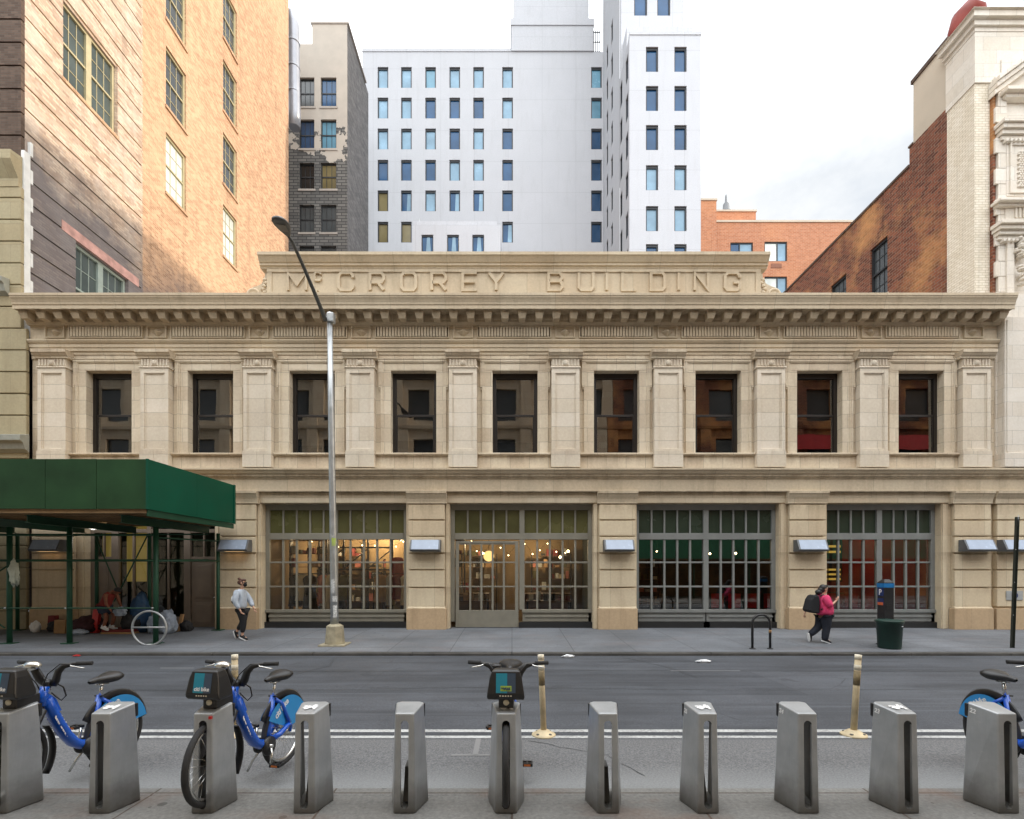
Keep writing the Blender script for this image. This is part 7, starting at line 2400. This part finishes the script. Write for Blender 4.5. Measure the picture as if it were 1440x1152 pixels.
bp.prism([(a.x + x - .015, a.z + z) for x, z in prof], a.y - .17, a.y + .17, 'y')
o = solo('backpack', bp, 'legging', 'bulky black backpack worn by the person in the magenta top', 'backpack', (a.x - .3, a.y, a.z + .8), bevel=.05, seg=3)
st = MB()
for s in (-1, 1):
    st.tube([(.11, s * .12, .46), (.20, s * .15, .50), (.30, s * .17, .40), (.28, s * .20, .22), (.12, s * .17, .10)], .018, 6)
st.build('strap', 'plastic', o)
# -- bending person beneath the shed
D = 15.35
wx = PX(148, D)
p3 = thing('person', 'bare armed person in a dark red vest bending forward over belongings beneath the shed', 'person', (wx, D, side_z(D) + .13))
J = dict(pelvis=(-.03, 0, .66), waist=(.0, 0, .80), chest=(.12, 0, 1.02), neckb=(.24, 0, 1.15), neck=(.29, 0, 1.17), head=(.38, 0, 1.15),
         nsh=(.14, -.17, 1.04), nel=(.20, -.22, .77), nwr=(.30, -.16, .58), nhd=(.5, .1, -1), ncl=(1, 0, .2),
         fsh=(.20, .17, 1.06), fel=(.26, .22, .80), fwr=(.38, .16, .62), fhd=(.5, 0, -1), fcl=(1, 0, .2),
         nhip=(-.02, -.09, .64), nkn=(.13, -.10, .40), nan=(.02, -.09, .09), ntoe=(.15, -.10, .04),
         fhip=(-.02, .09, .64), fkn=(.20, .10, .42), fan=(.12, .09, .09), ftoe=(.26, .10, .04))
b3, nd3, hd, up, fw, W = person(p3, J, 'skin_red', .95, 1.1, (.8, 1.0, 1.0))
cloth(p3, 'vest', {'hem': ((-.01, 0, .74), (.145, .12)), 'w': ((.02, 0, .84), (.14, .115)), 'c': ((.12, 0, 1.01), (.165, .125)), 't': ((.20, 0, 1.11), (.10, .085))}, [('hem', 'w'), ('w', 'c'), ('c', 't')], 'darkred', 'w')
cloth(p3, 'shorts', {'p': ((-.03, 0, .67), (.11, .11)), 'nh': ((.0, -.09, .61), (.11, .11)), 'nk': ((.10, -.10, .46), (.10, .10)), 'fh': ((.0, .09, .62), (.12, .12)), 'fk': ((.16, .10, .48), (.10, .10))}, [('p', 'nh'), ('nh', 'nk'), ('p', 'fh'), ('fh', 'fk')], 'denim', 'p')
shoe(p3, J['nan'], J['ntoe'], 'paper', 'paper'); shoe(p3, J['fan'], J['ftoe'], 'paper', 'paper')
m = MB(); m.ball(W((.37, 0, 1.195)), (.10, .09, .075), 8); m.ball(W((.43, 0, 1.17)), (.06, .08, .06), 8); m.build('hair', 'hair2', p3)
cl = lump('pale_cloth', W((.52, -.1, .42)), (.17, .12, .14), 31, 'palecloth', 'pale blue cloth held by the bending person beneath the shed', 'cloth', .35)

# ================================================================== daylight
SUN_EL, SUN_AZ = R(21), R(82)          # sun low, far down the street on the right, a little behind the fronts
w = bpy.data.worlds.new('World'); scene.world = w; w.use_nodes = True
nt = w.node_tree; nt.nodes.clear()
def wn(t, **k):
    n = nt.nodes.new('ShaderNode' + t)
    for a, b in k.items(): setattr(n, a, b)
    return n
L = nt.links.new
out = wn('OutputWorld'); bg1 = wn('Background'); bg2 = wn('Background'); mx = wn('MixShader')
sky = wn('TexSky', sky_type='NISHITA'); sky.sun_disc = False; sky.sun_elevation = SUN_EL; sky.sun_rotation = SUN_AZ; sky.air_density = 1.2; sky.dust_density = 2.0
bg1.inputs[1].default_value = .15
L(sky.outputs[0], bg1.inputs[0])
tc = wn('TexCoord'); mp = wn('Mapping'); mp.inputs[3].default_value = (1, 1, 1.6)
L(tc.outputs[0], mp.inputs[0])
nz = wn('TexNoise'); nz.inputs['Scale'].default_value = 2.6; nz.inputs['Detail'].default_value = 7; nz.inputs['Roughness'].default_value = .62
L(mp.outputs[0], nz.inputs[0])
mr = wn('MapRange'); mr.inputs[1].default_value = .36; mr.inputs[2].default_value = .56; mr.inputs[3].default_value = .60; mr.inputs[4].default_value = 1.0
L(nz.outputs[0], mr.inputs[0])
sp = wn('SeparateXYZ'); L(tc.outputs[0], sp.inputs[0])
# the cloud bank thins out to clear sky up and down the street
ab = wn('Math', operation='ABSOLUTE'); L(sp.outputs[0], ab.inputs[0])
xr = wn('MapRange'); xr.inputs[1].default_value = .66; xr.inputs[2].default_value = .88; xr.inputs[3].default_value = 1.0; xr.inputs[4].default_value = .12
L(ab.outputs[0], xr.inputs[0])
mu = wn('Math', operation='MULTIPLY'); L(mr.outputs[0], mu.inputs[0]); L(xr.outputs[0], mu.inputs[1]); L(mu.outputs[0], mx.inputs[0])
zr = wn('MapRange'); zr.inputs[1].default_value = .55; zr.inputs[2].default_value = 1.0; zr.inputs[3].default_value = 1.05; zr.inputs[4].default_value = 4.8
L(sp.outputs[2], zr.inputs[0])
yr = wn('MapRange'); yr.inputs[1].default_value = .25; yr.inputs[2].default_value = -.7; yr.inputs[3].default_value = 0; yr.inputs[4].default_value = 2.4
L(sp.outputs[1], yr.inputs[0])
ad = wn('Math', operation='ADD'); L(zr.outputs[0], ad.inputs[0]); L(yr.outputs[0], ad.inputs[1])
L(ad.outputs[0], bg2.inputs[1]); bg2.inputs[0].default_value = (.955, .98, 1.0, 1)
L(bg1.outputs[0], mx.inputs[1]); L(bg2.outputs[0], mx.inputs[2]); L(mx.outputs[0], out.inputs[0])
ld = bpy.data.lights.new('sun', 'SUN'); ld.energy = 3.2; ld.angle = R(.5); ld.color = (1, .86, .72)
lo = bpy.data.objects.new('sun', ld); COL.objects.link(lo)
d = Vector((math.sin(SUN_AZ) * math.cos(SUN_EL), math.cos(SUN_AZ) * math.cos(SUN_EL), math.sin(SUN_EL)))
lo.rotation_euler = d.to_track_quat('Z', 'Y').to_euler(); lo.location = (60, 20, 40)

# ================================================================== camera
cam = bpy.data.cameras.new('camera'); cam.lens = 18; cam.sensor_width = 36; cam.shift_y = 225 / 1440; cam.clip_end = 2000; cam.clip_start = .05
co = bpy.data.objects.new('camera', cam); COL.objects.link(co)
co.location = (0, 0, EYE); co.rotation_euler = (math.pi / 2, 0, 0)
scene.camera = co
scene.view_settings.view_transform = 'Standard'; scene.view_settings.look = 'None'; scene.view_settings.exposure = 0
scene.cycles.max_bounces = 8; scene.cycles.transparent_max_bounces = 12
scene.cycles.sample_clamp_indirect = 6
scene.cycles.use_denoising = True
